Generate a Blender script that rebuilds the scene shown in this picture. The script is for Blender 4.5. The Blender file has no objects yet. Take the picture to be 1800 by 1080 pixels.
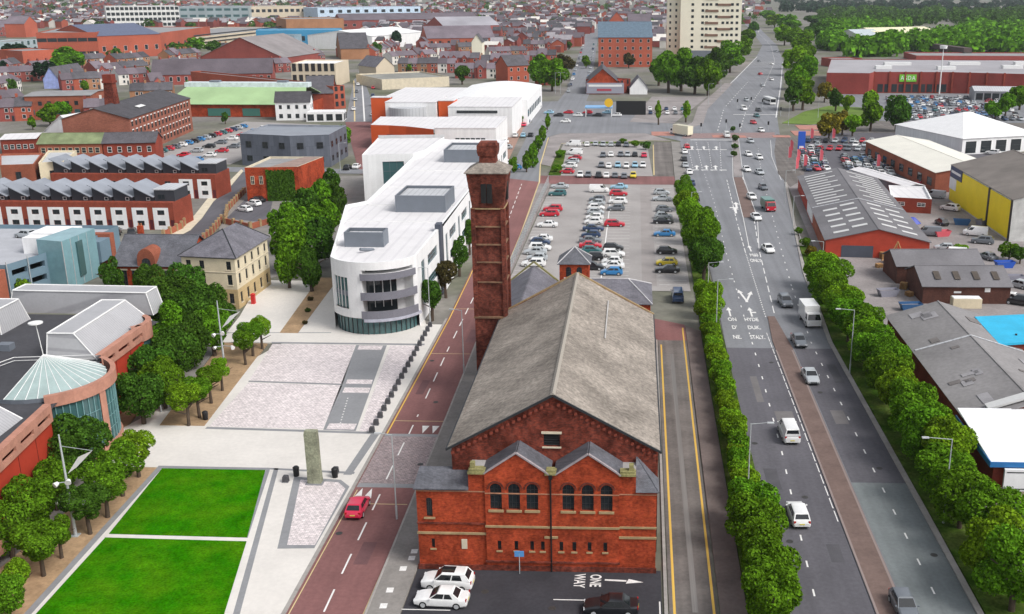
import bpy, bmesh, math, random
from mathutils import Vector, Matrix
R = math.radians
random.seed(7)
scene = bpy.context.scene
COL = scene.collection

# ------------------------------------------------------------------ camera
CAM_H, FPX, CX, CY = 50.0, 1835.0, 1050.0, 540.0
PITCH = math.atan(565 / FPX)
YAW = R(2.03)
cam_d = bpy.data.cameras.new('camera')
cam = bpy.data.objects.new('camera', cam_d); COL.objects.link(cam)
cam_d.sensor_width = 36.0
cam_d.lens = 36.0 * FPX / 1800.0
cam_d.shift_x = (900.0 - CX) / 1800.0
cam_d.clip_start = 1.0
cam_d.clip_end = 20000.0
cam.location = (0, 0, CAM_H)
cam.rotation_euler = (math.pi / 2 - PITCH, 0, YAW)
scene.camera = cam

# ------------------------------------------------------------------ sky + sun (bright overcast)
SUN_EL, SUN_AZ = R(48), R(118)          # azimuth clockwise from +Y: veiled sun off to the right, a little behind the camera
world = bpy.data.worlds.new('World'); scene.world = world
world.use_nodes = True
wn = world.node_tree.nodes; wl = world.node_tree.links
for n in list(wn): wn.remove(n)
sky = wn.new('ShaderNodeTexSky'); sky.sky_type = 'NISHITA'; sky.sun_disc = False
sky.sun_elevation = SUN_EL; sky.sun_rotation = SUN_AZ
sky.air_density = 1.0; sky.dust_density = 3.0; sky.ozone_density = 1.0
hs = wn.new('ShaderNodeHueSaturation'); hs.inputs['Saturation'].default_value = 0.30
bg = wn.new('ShaderNodeBackground'); bg.inputs['Strength'].default_value = 0.125
wo = wn.new('ShaderNodeOutputWorld')
wl.new(sky.outputs[0], hs.inputs['Color']); wl.new(hs.outputs[0], bg.inputs[0]); wl.new(bg.outputs[0], wo.inputs[0])
sun_d = bpy.data.lights.new('sun', 'SUN'); sun_d.energy = 1.5; sun_d.angle = R(22); sun_d.color = (1.0, 0.965, 0.92)
sun = bpy.data.objects.new('sun', sun_d); COL.objects.link(sun)
sdir = Vector((math.sin(SUN_AZ) * math.cos(SUN_EL), math.cos(SUN_AZ) * math.cos(SUN_EL), math.sin(SUN_EL)))
sun.rotation_euler = sdir.to_track_quat('Z', 'Y').to_euler()
scene.view_settings.view_transform = 'Standard'
scene.view_settings.look = 'None'
scene.view_settings.gamma = 1.0
scene.view_settings.use_curve_mapping = False
scene.view_settings.exposure = 0.54
scene.render.engine = 'CYCLES'
scene.cycles.max_bounces = 6
scene.cycles.diffuse_bounces = 3
scene.cycles.transparent_max_bounces = 4
scene.cycles.use_denoising = True

# ------------------------------------------------------------------ survey: where a sight line meets a level plane
def g(px, py, z=0.0):
    u = (px - CX) / FPX; v = (py - CY) / FPX
    f = math.cos(PITCH) - v * math.sin(PITCH); d = math.sin(PITCH) + v * math.cos(PITCH)
    t = (CAM_H - z) / d
    return ((u * math.cos(YAW) - f * math.sin(YAW)) * t, (u * math.sin(YAW) + f * math.cos(YAW)) * t)

# ------------------------------------------------------------------ materials
MATS = {}
def sl(r, gr, b):
    f = lambda c: ((c / 255 + 0.055) / 1.055) ** 2.4 if c > 10 else c / 255 / 12.92
    return (f(r), f(gr), f(b))
def mat(name, col, rough=0.85, var=0.18, scale=0.6, fine=0.1, fscale=9.0, spec=0.3, metal=0.0, bump=0.0, kind=None, col2=None, p=None, rnd=0.0, streak=None):
    if name in MATS: return MATS[name]
    m = bpy.data.materials.new(name); m.use_nodes = True
    nt = m.node_tree; N = nt.nodes; L = nt.links
    b = N['Principled BSDF']
    b.inputs['Roughness'].default_value = rough
    b.inputs['Specular IOR Level'].default_value = spec
    b.inputs['Metallic'].default_value = metal
    tc = N.new('ShaderNodeTexCoord')
    vec = tc.outputs['Object']
    col4 = (*col, 1)
    base = None
    if kind in ('brick', 'brick_coarse', 'ashlar', 'sheet', 'slate', 'rib_y', 'rib_x', 'setts'):
        sx = N.new('ShaderNodeSeparateXYZ'); L.new(vec, sx.inputs[0])
        ad = N.new('ShaderNodeMath'); ad.operation = 'ADD'; L.new(sx.outputs[0], ad.inputs[0]); L.new(sx.outputs[1], ad.inputs[1])
        cb = N.new('ShaderNodeCombineXYZ')
        if kind in ('brick', 'brick_coarse', 'ashlar'):
            L.new(ad.outputs[0], cb.inputs[0]); L.new(sx.outputs[2], cb.inputs[1])
        elif kind == 'setts':
            L.new(sx.outputs[0], cb.inputs[0]); L.new(sx.outputs[1], cb.inputs[1])
        elif kind == 'slate':
            L.new(ad.outputs[0], cb.inputs[0])
            su = N.new('ShaderNodeMath'); su.operation = 'MULTIPLY_ADD'; su.inputs[1].default_value = 1.6
            L.new(sx.outputs[2], su.inputs[0]); L.new(sx.outputs[1], su.inputs[2]); L.new(su.outputs[0], cb.inputs[1])
        if kind in ('brick', 'brick_coarse', 'ashlar', 'slate', 'setts'):
            bt = N.new('ShaderNodeTexBrick'); L.new(cb.outputs[0], bt.inputs['Vector'])
            w, h, mo = {'brick': (0.23, 0.075, 0.008), 'brick_coarse': (0.7, 0.3, 0.02), 'ashlar': (0.9, 0.4, 0.012), 'slate': (0.35, 0.28, 0.012), 'setts': (0.42, 0.30, 0.03)}[kind]
            if p: w, h, mo = p
            bt.inputs['Scale'].default_value = 1.0
            bt.inputs['Brick Width'].default_value = w; bt.inputs['Row Height'].default_value = h
            bt.inputs['Mortar Size'].default_value = mo
            c2 = col2 or tuple(c * 0.72 for c in col)
            bt.inputs['Color1'].default_value = col4; bt.inputs['Color2'].default_value = (*c2, 1)
            mm = {'brick': 0.75, 'brick_coarse': 0.8, 'ashlar': 0.7, 'slate': 0.55, 'setts': 0.6}[kind]
            bt.inputs['Mortar'].default_value = (*[c * mm for c in col], 1)
            base = bt.outputs['Color']
        else:
            wv = N.new('ShaderNodeTexWave'); wv.wave_type = 'BANDS'; wv.bands_direction = 'X' if kind in ('rib_x', 'sheet') else 'Y'
            wv.inputs['Scale'].default_value = p or 0.55; wv.inputs['Distortion'].default_value = 0.0
            L.new(vec, wv.inputs['Vector'])
            mx = N.new('ShaderNodeMix'); mx.data_type = 'RGBA'
            mx.inputs[6].default_value = col4; mx.inputs[7].default_value = (*(col2 or tuple(c * 0.7 for c in col)), 1)
            cr = N.new('ShaderNodeValToRGB'); cr.color_ramp.elements[0].position = 0.8; cr.color_ramp.elements[1].position = 0.95
            L.new(wv.outputs['Fac'], cr.inputs[0]); L.new(cr.outputs[0], mx.inputs[0])
            base = mx.outputs[2]
    # large stains + fine grain multiply the base colour
    def noise(sc, lo, hi, det=4.0, rough_=0.6):
        n = N.new('ShaderNodeTexNoise'); n.inputs['Scale'].default_value = sc; n.inputs['Detail'].default_value = det; n.inputs['Roughness'].default_value = rough_
        L.new(vec, n.inputs['Vector'])
        mr = N.new('ShaderNodeMapRange'); mr.inputs[1].default_value = 0.3; mr.inputs[2].default_value = 0.7
        mr.inputs[3].default_value = lo; mr.inputs[4].default_value = hi
        L.new(n.outputs['Fac'], mr.inputs[0]); return mr.outputs[0]
    fac = noise(scale, 1 - var, 1 + var)
    f2 = noise(fscale, 1 - fine, 1 + fine, 2.0)
    mu = N.new('ShaderNodeMath'); mu.operation = 'MULTIPLY'; L.new(fac, mu.inputs[0]); L.new(f2, mu.inputs[1])
    out = mu.outputs[0]
    if rnd:
        oi = N.new('ShaderNodeObjectInfo')
        mr = N.new('ShaderNodeMapRange'); mr.inputs[3].default_value = 1 - rnd; mr.inputs[4].default_value = 1 + rnd
        L.new(oi.outputs['Random'], mr.inputs[0])
        mu2 = N.new('ShaderNodeMath'); mu2.operation = 'MULTIPLY'; L.new(out, mu2.inputs[0]); L.new(mr.outputs[0], mu2.inputs[1]); out = mu2.outputs[0]
    if streak:
        mp = N.new('ShaderNodeMapping'); mp.inputs['Scale'].default_value = streak[0]; L.new(vec, mp.inputs[0])
        n3 = N.new('ShaderNodeTexNoise'); n3.inputs['Scale'].default_value = 1.0; n3.inputs['Detail'].default_value = 3.0; L.new(mp.outputs[0], n3.inputs['Vector'])
        m3 = N.new('ShaderNodeMapRange'); m3.inputs[1].default_value = 0.3; m3.inputs[2].default_value = 0.7; m3.inputs[3].default_value = 1 - streak[1]; m3.inputs[4].default_value = 1 + streak[1]; L.new(n3.outputs['Fac'], m3.inputs[0])
        mu3 = N.new('ShaderNodeMath'); mu3.operation = 'MULTIPLY'; L.new(out, mu3.inputs[0]); L.new(m3.outputs[0], mu3.inputs[1]); out = mu3.outputs[0]
    if kind == 'mix':
        n4 = N.new('ShaderNodeTexNoise'); n4.inputs['Scale'].default_value = p or 0.4; n4.inputs['Detail'].default_value = 5.0; L.new(vec, n4.inputs['Vector'])
        m4 = N.new('ShaderNodeMapRange'); m4.inputs[1].default_value = 0.38; m4.inputs[2].default_value = 0.66; L.new(n4.outputs['Fac'], m4.inputs[0])
        x4 = N.new('ShaderNodeMix'); x4.data_type = 'RGBA'; x4.inputs[6].default_value = col4; x4.inputs[7].default_value = (*col2, 1); L.new(m4.outputs[0], x4.inputs[0]); base = x4.outputs[2]
    vm = N.new('ShaderNodeVectorMath'); vm.operation = 'SCALE'
    if base is not None: L.new(base, vm.inputs[0])
    else: vm.inputs[0].default_value = col
    L.new(out, vm.inputs['Scale'])
    L.new(vm.outputs[0], b.inputs['Base Color'])
    if bump:
        bp = N.new('ShaderNodeBump'); bp.inputs['Strength'].default_value = bump; bp.inputs['Distance'].default_value = 0.05
        L.new(f2, bp.inputs['Height']); L.new(bp.outputs[0], b.inputs['Normal'])
    MATS[name] = m
    return m
def flat(name, col, rough=0.5, spec=0.5, metal=0.0, coat=0.0):
    if name in MATS: return MATS[name]
    m = bpy.data.materials.new(name); m.use_nodes = True
    b = m.node_tree.nodes['Principled BSDF']
    N = m.node_tree.nodes; L = m.node_tree.links
    n = N.new('ShaderNodeTexNoise'); n.inputs['Scale'].default_value = 3.0
    tc = N.new('ShaderNodeTexCoord'); L.new(tc.outputs['Object'], n.inputs['Vector'])
    mr = N.new('ShaderNodeMapRange'); mr.inputs[3].default_value = 0.9; mr.inputs[4].default_value = 1.1; L.new(n.outputs['Fac'], mr.inputs[0])
    vm = N.new('ShaderNodeVectorMath'); vm.operation = 'SCALE'; vm.inputs[0].default_value = col; L.new(mr.outputs[0], vm.inputs['Scale'])
    L.new(vm.outputs[0], b.inputs['Base Color'])
    b.inputs['Roughness'].default_value = rough; b.inputs['Specular IOR Level'].default_value = spec
    b.inputs['Metallic'].default_value = metal; b.inputs['Coat Weight'].default_value = coat; b.inputs['Coat Roughness'].default_value = 0.08
    MATS[name] = m
    return m

# ------------------------------------------------------------------ mesh builder and object helpers
class MB:
    def __init__(s): s.v = []; s.f = []; s.m = []; s.sm = []
    def add(s, vs, fs, m=0, smooth=False):
        o = len(s.v); s.v.extend(vs)
        for f in fs:
            s.f.append([i + o for i in f]); s.m.append(m); s.sm.append(smooth)
        return s
    def box(s, x0, x1, y0, y1, z0, z1, m=0, top=True, bottom=True):
        vs = [(x0, y0, z0), (x1, y0, z0), (x1, y1, z0), (x0, y1, z0), (x0, y0, z1), (x1, y0, z1), (x1, y1, z1), (x0, y1, z1)]
        fs = [(0, 1, 5, 4), (1, 2, 6, 5), (2, 3, 7, 6), (3, 0, 4, 7)]
        if top: fs.append((4, 5, 6, 7))
        if bottom: fs.append((3, 2, 1, 0))
        return s.add(vs, fs, m)
    def prism(s, poly, z0, z1, m=0, top=True, bottom=False, mtop=None, sides=True):
        n = len(poly)
        a = sum(poly[i][0] * poly[(i + 1) % n][1] - poly[(i + 1) % n][0] * poly[i][1] for i in range(n))
        if a < 0: poly = poly[::-1]
        o = [(x, y, z0) for x, y in poly] + [(x, y, z1) for x, y in poly]
        if sides: s.add(o, [(i, (i + 1) % n, n + (i + 1) % n, n + i) for i in range(n)], m)
        if top: s.add([(x, y, z1) for x, y in poly], [tuple(range(n))], m if mtop is None else mtop)
        if bottom: s.add([(x, y, z0) for x, y in poly], [tuple(range(n))[::-1]], m)
        return s
    def cyl(s, x, y, z0, z1, r0, r1=None, n=10, m=0, cap=True, smooth=True):
        if r1 is None: r1 = r0
        vs = [(x + r0 * math.cos(2 * math.pi * i / n), y + r0 * math.sin(2 * math.pi * i / n), z0) for i in range(n)]
        vs += [(x + r1 * math.cos(2 * math.pi * i / n), y + r1 * math.sin(2 * math.pi * i / n), z1) for i in range(n)]
        s.add(vs, [(i, (i + 1) % n, n + (i + 1) % n, n + i) for i in range(n)], m, smooth)
        if cap: s.add(vs[n:], [tuple(range(n))], m)
        return s
    def tube(s, a, b, r0, r1=None, n=6, m=0, cap=True):
        if r1 is None: r1 = r0
        a = Vector(a); b = Vector(b); d = (b - a).normalized()
        u = d.orthogonal().normalized(); w = d.cross(u)
        vs = []
        for c, r in ((a, r0), (b, r1)):
            for i in range(n):
                t = 2 * math.pi * i / n
                vs.append(tuple(c + u * (r * math.cos(t)) + w * (r * math.sin(t))))
        s.add(vs, [(i, (i + 1) % n, n + (i + 1) % n, n + i) for i in range(n)], m, True)
        if cap:
            s.add(vs[n:], [tuple(range(n))], m); s.add(vs[:n], [tuple(range(n))[::-1]], m)
        return s
    def quad(s, a, b, c, d, m=0): return s.add([a, b, c, d], [(0, 1, 2, 3)], m)
    def mesh(s, name):
        me = bpy.data.meshes.new(name)
        me.from_pydata(s.v, [], s.f)
        me.polygons.foreach_set('material_index', s.m)
        me.polygons.foreach_set('use_smooth', s.sm)
        me.update()
        return me
    def build(s, name, mats, parent=None, loc=None, rz=None):
        me = s.mesh(name)
        for m in (mats if isinstance(mats, (list, tuple)) else [mats]): me.materials.append(m)
        return place(name, me, parent, loc, rz)
def place(name, me, parent=None, loc=None, rz=None):
    o = bpy.data.objects.new(name, me); COL.objects.link(o)
    if parent is not None: o.parent = parent
    if loc is not None: o.location = loc
    if rz is not None: o.rotation_euler = (0, 0, rz)
    return o
def tag(o, label=None, cat=None, group=None, kind=None):
    if label: o['label'] = label
    if cat: o['category'] = cat
    if group: o['group'] = group
    if kind: o['kind'] = kind
    return o
def thing(name, label, cat, loc=(0, 0, 0), rz=0.0, group=None):
    o = bpy.data.objects.new(name, None); COL.objects.link(o)
    o.location = loc; o.rotation_euler = (0, 0, rz); o.empty_display_size = 0.5
    return tag(o, label, cat, group)
def copy_tree(o, parent=None):
    c = o.copy(); COL.objects.link(c)
    if parent is not None: c.parent = parent
    for ch in o.children: copy_tree(ch, c)
    return c
def struct(name, mb, m, parent=None):
    o = mb.build(name, m, parent)
    if parent is None: o['kind'] = 'structure'
    return o
ORD = ['zeroth', 'first', 'second', 'third', 'fourth', 'fifth', 'sixth', 'seventh', 'eighth', 'ninth', 'tenth', 'eleventh', 'twelfth', 'thirteenth', 'fourteenth', 'fifteenth', 'sixteenth', 'seventeenth', 'eighteenth', 'nineteenth', 'twentieth']
def nth(i):
    if i < len(ORD): return ORD[i]
    t = {2: 'twenty', 3: 'thirty', 4: 'forty', 5: 'fifty', 6: 'sixty', 7: 'seventy', 8: 'eighty', 9: 'ninety'}.get(i // 10, 'hundred')
    return t + ('th' if i % 10 == 0 else '-' + ORD[i % 10])

# base palette
BRICK = mat('brick_red', (0.405, 0.070, 0.026), 0.92, 0.42, 0.45, 0.30, 3.2, kind='brick', col2=(0.26, 0.040, 0.020), spec=0.15)
BRICK2 = mat('brick_dark', (0.27, 0.050, 0.030), 0.9, 0.28, 0.25, 0.12, 12, kind='brick', rnd=0.18)
BRICK3 = mat('brick_orange', (0.37, 0.115, 0.066), 0.9, 0.22, 0.25, 0.12, 12, kind='brick', rnd=0.15)
BRICKC = mat('brick_sooty', (0.21, 0.046, 0.028), 0.92, 0.55, 0.45, 0.4, 2.6, kind='brick', col2=(0.09, 0.032, 0.025), spec=0.15)
STONE = mat('stone_band', (0.36, 0.26, 0.14), 0.85, 0.2, 1.2, 0.1, 8)
BRICKM = mat('brick_modern', (0.33, 0.078, 0.048), 0.9, 0.2, 0.3, 0.12, 4, kind='brick', spec=0.15)
BRICKH = mat('brick_chimney', (0.185, 0.050, 0.033), 0.92, 0.5, 0.4, 0.4, 2.4, kind='brick', col2=(0.085, 0.033, 0.026), spec=0.15)
STONEP = mat('stone_pale', (0.62, 0.55, 0.42), 0.85, 0.12, 0.7, 0.08, 8)
SLATE = mat('slate', (0.17, 0.165, 0.19), 0.7, 0.25, 0.5, 0.16, 5, kind='slate')
SLATEB = mat('slate_blue', (0.135, 0.138, 0.158), 0.65, 0.25, 0.5, 0.16, 5, kind='slate', rnd=0.15)
SLATED = mat('slate_dark', (0.105, 0.10, 0.112), 0.75, 0.25, 0.4, 0.14, 5, kind='slate', rnd=0.25)
OLDROOF = mat('weathered_slate', (0.305, 0.268, 0.232), 0.9, 0.32, 0.20, 0.26, 2.6, kind='slate', col2=(0.245, 0.218, 0.19), spec=0.1, p=(0.45, 0.3, 0.008))
WHITE = mat('white_render', (0.80, 0.80, 0.80), 0.7, 0.05, 0.3, 0.03, 4, streak=((1.2, 1.2, 0.08), 0.06))
WHITER = mat('white_roof_sheet', (0.70, 0.685, 0.69), 0.55, 0.06, 0.2, 0.03, 4, kind='rib_x', p=0.16, col2=(0.635, 0.62, 0.63))
GREYC = mat('grey_cladding', (0.16, 0.18, 0.21), 0.5, 0.08, 0.3, 0.03, 4)
GREYD = mat('dark_cladding', (0.075, 0.085, 0.11), 0.55, 0.10, 0.3, 0.03, 4)
GLASS = flat('window_glass', (0.025, 0.032, 0.036), 0.08, 0.6)
GLASSG = flat('green_glass', (0.05, 0.12, 0.125), 0.07, 0.7)
FRAMEW = flat('white_frame', (0.75, 0.75, 0.74), 0.5, 0.4)
FRAMED = flat('dark_frame', (0.03, 0.033, 0.037), 0.5, 0.4)
STEEL = flat('galvanised_steel', (0.42, 0.45, 0.46), 0.45, 0.5)
BLACK = flat('black_paint', (0.012, 0.012, 0.013), 0.5, 0.4)
# ================================================================== SETTING: ground, roads, pavements, plaza
ASPH = mat('asphalt', (0.112, 0.108, 0.122), 0.9, 0.14, 0.08, 0.10, 2.5, streak=((0.75, 0.012, 1.0), 0.11))
ASPHD = mat('asphalt_fresh', (0.040, 0.039, 0.046), 0.9, 0.2, 0.25, 0.12, 3)
ASPHG = mat('asphalt_greenish', (0.175, 0.195, 0.198), 0.9, 0.10, 0.12, 0.08, 2.5, streak=((0.75, 0.012, 1.0), 0.11))
ASPHF = mat('asphalt_pale', (0.20, 0.205, 0.22), 0.9, 0.10, 0.06, 0.08, 2, streak=((0.75, 0.012, 1.0), 0.11))
ASPHW = mat('asphalt_worn', (0.150, 0.135, 0.125), 0.9, 0.25, 0.2, 0.12, 2.5, streak=((0.9, 0.02, 1.0), 0.2))
BROWN = mat('red_asphalt', (0.205, 0.096, 0.092), 0.9, 0.16, 0.09, 0.10, 2.5, streak=((0.75, 0.012, 1.0), 0.11))
PAVE = mat('pavement_grey', (0.24, 0.225, 0.21), 0.9, 0.16, 0.3, 0.10, 3)
PAVEB = mat('pavement_brown', (0.155, 0.125, 0.115), 0.9, 0.2, 0.25, 0.10, 3)
PALE = mat('plaza_paving', (0.66, 0.63, 0.59), 0.85, 0.07, 0.15, 0.04, 2)
SETT = mat('granite_setts', (0.78, 0.71, 0.705), 0.85, 0.07, 0.25, 0.20, 2.6, kind='setts', col2=(0.62, 0.555, 0.56))
SETTR = mat('road_setts', (0.36, 0.29, 0.29), 0.85, 0.10, 0.4, 0.25, 2.6, kind='setts', col2=(0.27, 0.225, 0.23))
GREYST = mat('grey_paving', (0.25, 0.255, 0.265), 0.85, 0.08, 0.3, 0.06, 3)
KERB = mat('kerb_stone', (0.33, 0.31, 0.29), 0.9, 0.12, 0.8, 0.08, 4)
SOIL = mat('bed_soil', (0.37, 0.25, 0.145), 0.95, 0.2, 0.4, 0.15, 3)
GRASS = mat('lawn_grass', (0.023, 0.155, 0.001), 0.95, 0.20, 0.9, 0.32, 5, spec=0.0, bump=0.5, kind='mix', col2=(0.058, 0.180, 0.003), p=0.30, streak=((0.45, 0.05, 1), 0.08))
VERGE = mat('verge_grass', (0.040, 0.090, 0.010), 0.95, 0.3, 0.5, 0.3, 4, spec=0.0, bump=0.5, kind='mix', col2=(0.095, 0.125, 0.03), p=0.3)
PAINT = mat('white_road_paint', (0.72, 0.71, 0.69), 0.8, 0.14, 1.2, 0.12, 6)
YELLOW = mat('yellow_road_paint', (0.66, 0.42, 0.085), 0.8, 0.18, 0.8, 0.12, 6)
YPALE = mat('pale_yellow_paint', (0.62, 0.49, 0.26), 0.8, 0.18, 0.8, 0.12, 6)
URBAN = mat('urban_ground', (0.20, 0.185, 0.175), 0.95, 0.25, 0.05, 0.14, 0.6, kind='mix', col2=(0.115, 0.125, 0.075), p=0.022)
CARPK = mat('car_park_tarmac', (0.325, 0.305, 0.295), 0.9, 0.13, 0.1, 0.07, 2.5)
CONC = mat('yard_concrete', (0.27, 0.245, 0.24), 0.9, 0.22, 0.12, 0.12, 2)
BRPK = mat('brick_paved_yard', (0.30, 0.19, 0.15), 0.9, 0.15, 0.3, 0.10, 3)

struct('ground', MB().quad((-7000, -800, -0.08), (7000, -800, -0.08), (7000, 9000, -0.08), (-7000, 9000, -0.08)), URBAN)

def sheet(name, pts, m, z=0.0, parent=None):
    mb = MB(); n = len(pts)
    a = sum(pts[i][0] * pts[(i + 1) % n][1] - pts[(i + 1) % n][0] * pts[i][1] for i in range(n))
    if a < 0: pts = pts[::-1]
    mb.add([(x, y, z) for x, y in pts], [tuple(range(n))])
    return struct(name, mb, m, parent)
def ribbon(name, left, right, m, z=0.0, parent=None):
    mb = MB()
    for i in range(len(left) - 1):
        a, b, c, d = left[i], right[i], right[i + 1], left[i + 1]
        mb.quad((*a, z), (*b, z), (*c, z), (*d, z))
    return struct(name, mb, m, parent)
def slab(name, pts, m, z1=0.11, z0=-0.08, mk=None, parent=None):
    mb = MB().prism(pts, z0, z1, 0 if mk is None else 1, mtop=0)
    return struct(name, mb, [m] + ([mk] if mk else []), parent)
def rect(x0, x1, y0, y1): return [(x0, y0), (x1, y0), (x1, y1), (x0, y1)]

UNITQ = MB().quad((-.5, -.5, 0), (.5, -.5, 0), (.5, .5, 0), (-.5, .5, 0)).mesh('painted_dash'); UNITQ.materials.append(PAINT)
UNITY = UNITQ.copy(); UNITY.materials.clear(); UNITY.materials.append(YELLOW)
UNITP = UNITQ.copy(); UNITP.materials.clear(); UNITP.materials.append(YPALE)
def dash(parent, x, y, w, l, ang=0.0, z=0.004, me=None, name='painted_dash'):
    o = place(name, me or UNITQ, parent, (x, y, z), ang); o.scale = (w, l, 1); return o
def dashes(parent, pts, l, gap, w, z=0.004, me=None, off=0.0, name='painted_dash'):
    t = off
    for (a, b) in zip(pts[:-1], pts[1:]):
        dx, dy = b[0] - a[0], b[1] - a[1]; L_ = math.hypot(dx, dy); ang = math.atan2(dy, dx) - math.pi / 2
        while t < L_:
            e = min(t + l, L_)
            mx = (t + e) / 2 / L_
            dash(parent, a[0] + dx * mx, a[1] + dy * mx, w, e - t, ang, z, me, name)
            t += l + gap
        t -= L_
def line(parent, pts, w, z=0.004, me=None, name='painted_line'):
    for (a, b) in zip(pts[:-1], pts[1:]):
        dx, dy = b[0] - a[0], b[1] - a[1]; L_ = math.hypot(dx, dy)
        dash(parent, (a[0] + b[0]) / 2, (a[1] + b[1]) / 2, w, L_, math.atan2(dy, dx) - math.pi / 2, z, me, name)
def text(parent, s, x, y, z, sx, sy, ang=0.0, m=None, name='painted_word', rot=None, ext=0.0):
    c = bpy.data.curves.new(name, 'FONT'); c.body = s; c.size = 1.0; c.align_x = 'CENTER'; c.align_y = 'CENTER'; c.extrude = ext; c.offset = 0.022 if ext == 0 else 0.0; c.space_character = 1.0 if ext == 0 else 1.2
    c.materials.append(m or PAINT)
    t_ = bpy.data.objects.new(name, c); me = bpy.data.meshes.new_from_object(t_)
    bpy.data.objects.remove(t_)
    if not me.materials: me.materials.append(m or PAINT)
    o = place(name, me, parent, (x, y, z)); o.rotation_euler = rot or (0, 0, ang); o.scale = (sx, sy, 1)
    return o

# ---- red-brown street left of the brick building
bl = [(-28.6, 40), (-28.6, 75), (-28.8, 118), (-29.0, 155), (-29.6, 180), (-31.2, 220), (-34.2, 280)]
brr = [(-21.9, 40), (-21.9, 75), (-22.4, 118), (-22.9, 150), (-23.2, 180), (-24.0, 235), (-25.2, 275)]
red_street = ribbon('red_street', bl, brr, BROWN)
ribbon('side_street', [(-34.2, 280), (-35.5, 303), (-38.5, 402)], [(-25.2, 275), (-27.4, 303), (-29.8, 363)], ASPHF, -0.004)
sheet('side_street', [(-48, 372), (-29.8, 362), (-26, 371), (4, 372), (16, 352), (30, 366), (14, 400), (-38.5, 404)], ASPHF, -0.008)
# centre dashes of the red street (4 m marks)
cen = [(-25.3, 62), (-25.6, 80), (-26.0, 117), (-26.5, 142), (-26.7, 168), (-27.5, 215), (-29.6, 272)]
dashes(red_street, cen, 3.4, 2.5, 0.16, off=1.2)
line(red_street, [(-28.35, 60), (-28.35, 97)], 0.10, me=UNITP, name='edge_line')
line(red_street, [(-28.5, 110.5), (-28.75, 155), (-29.3, 180), (-30.8, 220)], 0.16, me=UNITY, name='edge_line')
line(red_street, [(-22.15, 60), (-22.15, 97)], 0.08, me=UNITP, name='edge_line')
line(red_street, [(-23.1, 165), (-23.7, 215), (-25.2, 275), (-27.4, 303), (-29.6, 360)], 0.35, me=UNITP, name='edge_line')
sheet('road_table', [(-28.6, 98.5), (-22.3, 98.5), (-22.3, 110.5), (-28.7, 110.5)], SETTR, 0.006, red_street)
sheet('road_table_edge', rect(-28.6, -22.3, 97.6, 98.5), GREYST, 0.006, red_street)
sheet('road_table_edge', rect(-28.7, -22.3, 110.5, 111.2), GREYST, 0.006, red_street)
dashes(red_street, [(-25.9, 98.6), (-26.0, 110.5)], 3.4, 2.5, 0.16, off=0.9, z=0.010)
tri_me = MB().add([(-.5, 0, 0), (.5, 0, 0), (0, 1, 0)], [(0, 1, 2)]).mesh('hump_triangle'); tri_me.materials.append(PAINT)
for tx, ty, s in ((-27.9, 95.2, 1), (-26.9, 95.2, 1), (-24.4, 113.6, -1), (-23.2, 113.6, -1)):
    o = place('hump_triangle', tri_me, red_street, (tx, ty, 0.008)); o.scale = (0.85, 2.2 * s, 1)
for yy in (94.0, 115.0, 139.0, 160.5):
    line(red_street, [(-28.6, yy), (-22.5, yy)], 0.10, me=UNITP, name='cross_line')

# ---- pavement between red street and the brick building
slab('pavement', [(-21.9, 40), (-19.1, 40), (-19.1, 82), (-18.9, 90), (-17.2, 90), (-17.2, 132), (-22.9, 150), (-22.4, 118), (-21.9, 75)], PAVE, 0.10, mk=KERB)
for k, (x, y) in enumerate([(-19.9, 84.8), (-19.9, 83.6), (-20.3, 81.8), (-20.7, 78.3), (-20.7, 75.9), (-20.9, 73.2)]):
    dash(bpy.data.objects['pavement'], x, y, 0.6, 0.75, 0.05, 0.104, None, 'pale_slab')
slab('kerb', [(-22.05, 40), (-21.85, 40), (-21.85, 75), (-22.35, 118), (-22.85, 150), (-23.05, 150), (-22.55, 118), (-22.05, 75)], KERB, 0.125)
# left kerb + plaza
slab('kerb', [(-28.95, 40), (-28.6, 40), (-28.6, 75), (-28.8, 118), (-29.0, 155), (-29.35, 155), (-29.15, 118), (-28.95, 75)], KERB, 0.115)
plaza = slab('plaza', [(-50.0, 40), (-28.95, 40), (-28.95, 75), (-29.15, 118), (-29.35, 152), (-31.8, 152), (-33.5, 158), (-33.5, 176), (-66, 176), (-62, 155), (-60.5, 142.6), (-51, 142.6), (-60, 111.5), (-57.5, 101.3), (-51, 101.3)], PALE, 0.10)
PZ = 0.104
def pz(name, pts, m, k=0): return sheet(name, pts, m, PZ + 0.004 * k, plaza)
pz('grey_band', [(-52.8, 142.9), (-30.2, 142.9), (-30.2, 142.2), (-52.6, 142.2)], GREYST)
pz('setts_panel', [(-52.4, 142.0), (-40.2, 142.0), (-37.9, 126.6), (-50.6, 127.4)], SETT)
pz('setts_panel', [(-50.4, 126.6), (-37.8, 126.0), (-36.3, 112.0), (-50.0, 112.3)], SETT)
pz('grey_band', [(-50.6, 127.3), (-37.9, 126.6), (-37.8, 126.1), (-50.5, 126.8)], GREYST, 1)
pz('grey_strip', [(-40.1, 142.0), (-35.6, 142.0), (-32.3, 111.6), (-36.2, 111.8)], GREYST)
pz('grey_band', [(-50.2, 112.2), (-30.2, 111.4), (-30.2, 110.8), (-50.2, 111.6)], GREYST)
pz('setts_strip', [(-35.1, 142.0), (-30.6, 142.0), (-30.3, 111.6), (-31.9, 111.6)], SETT)
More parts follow.
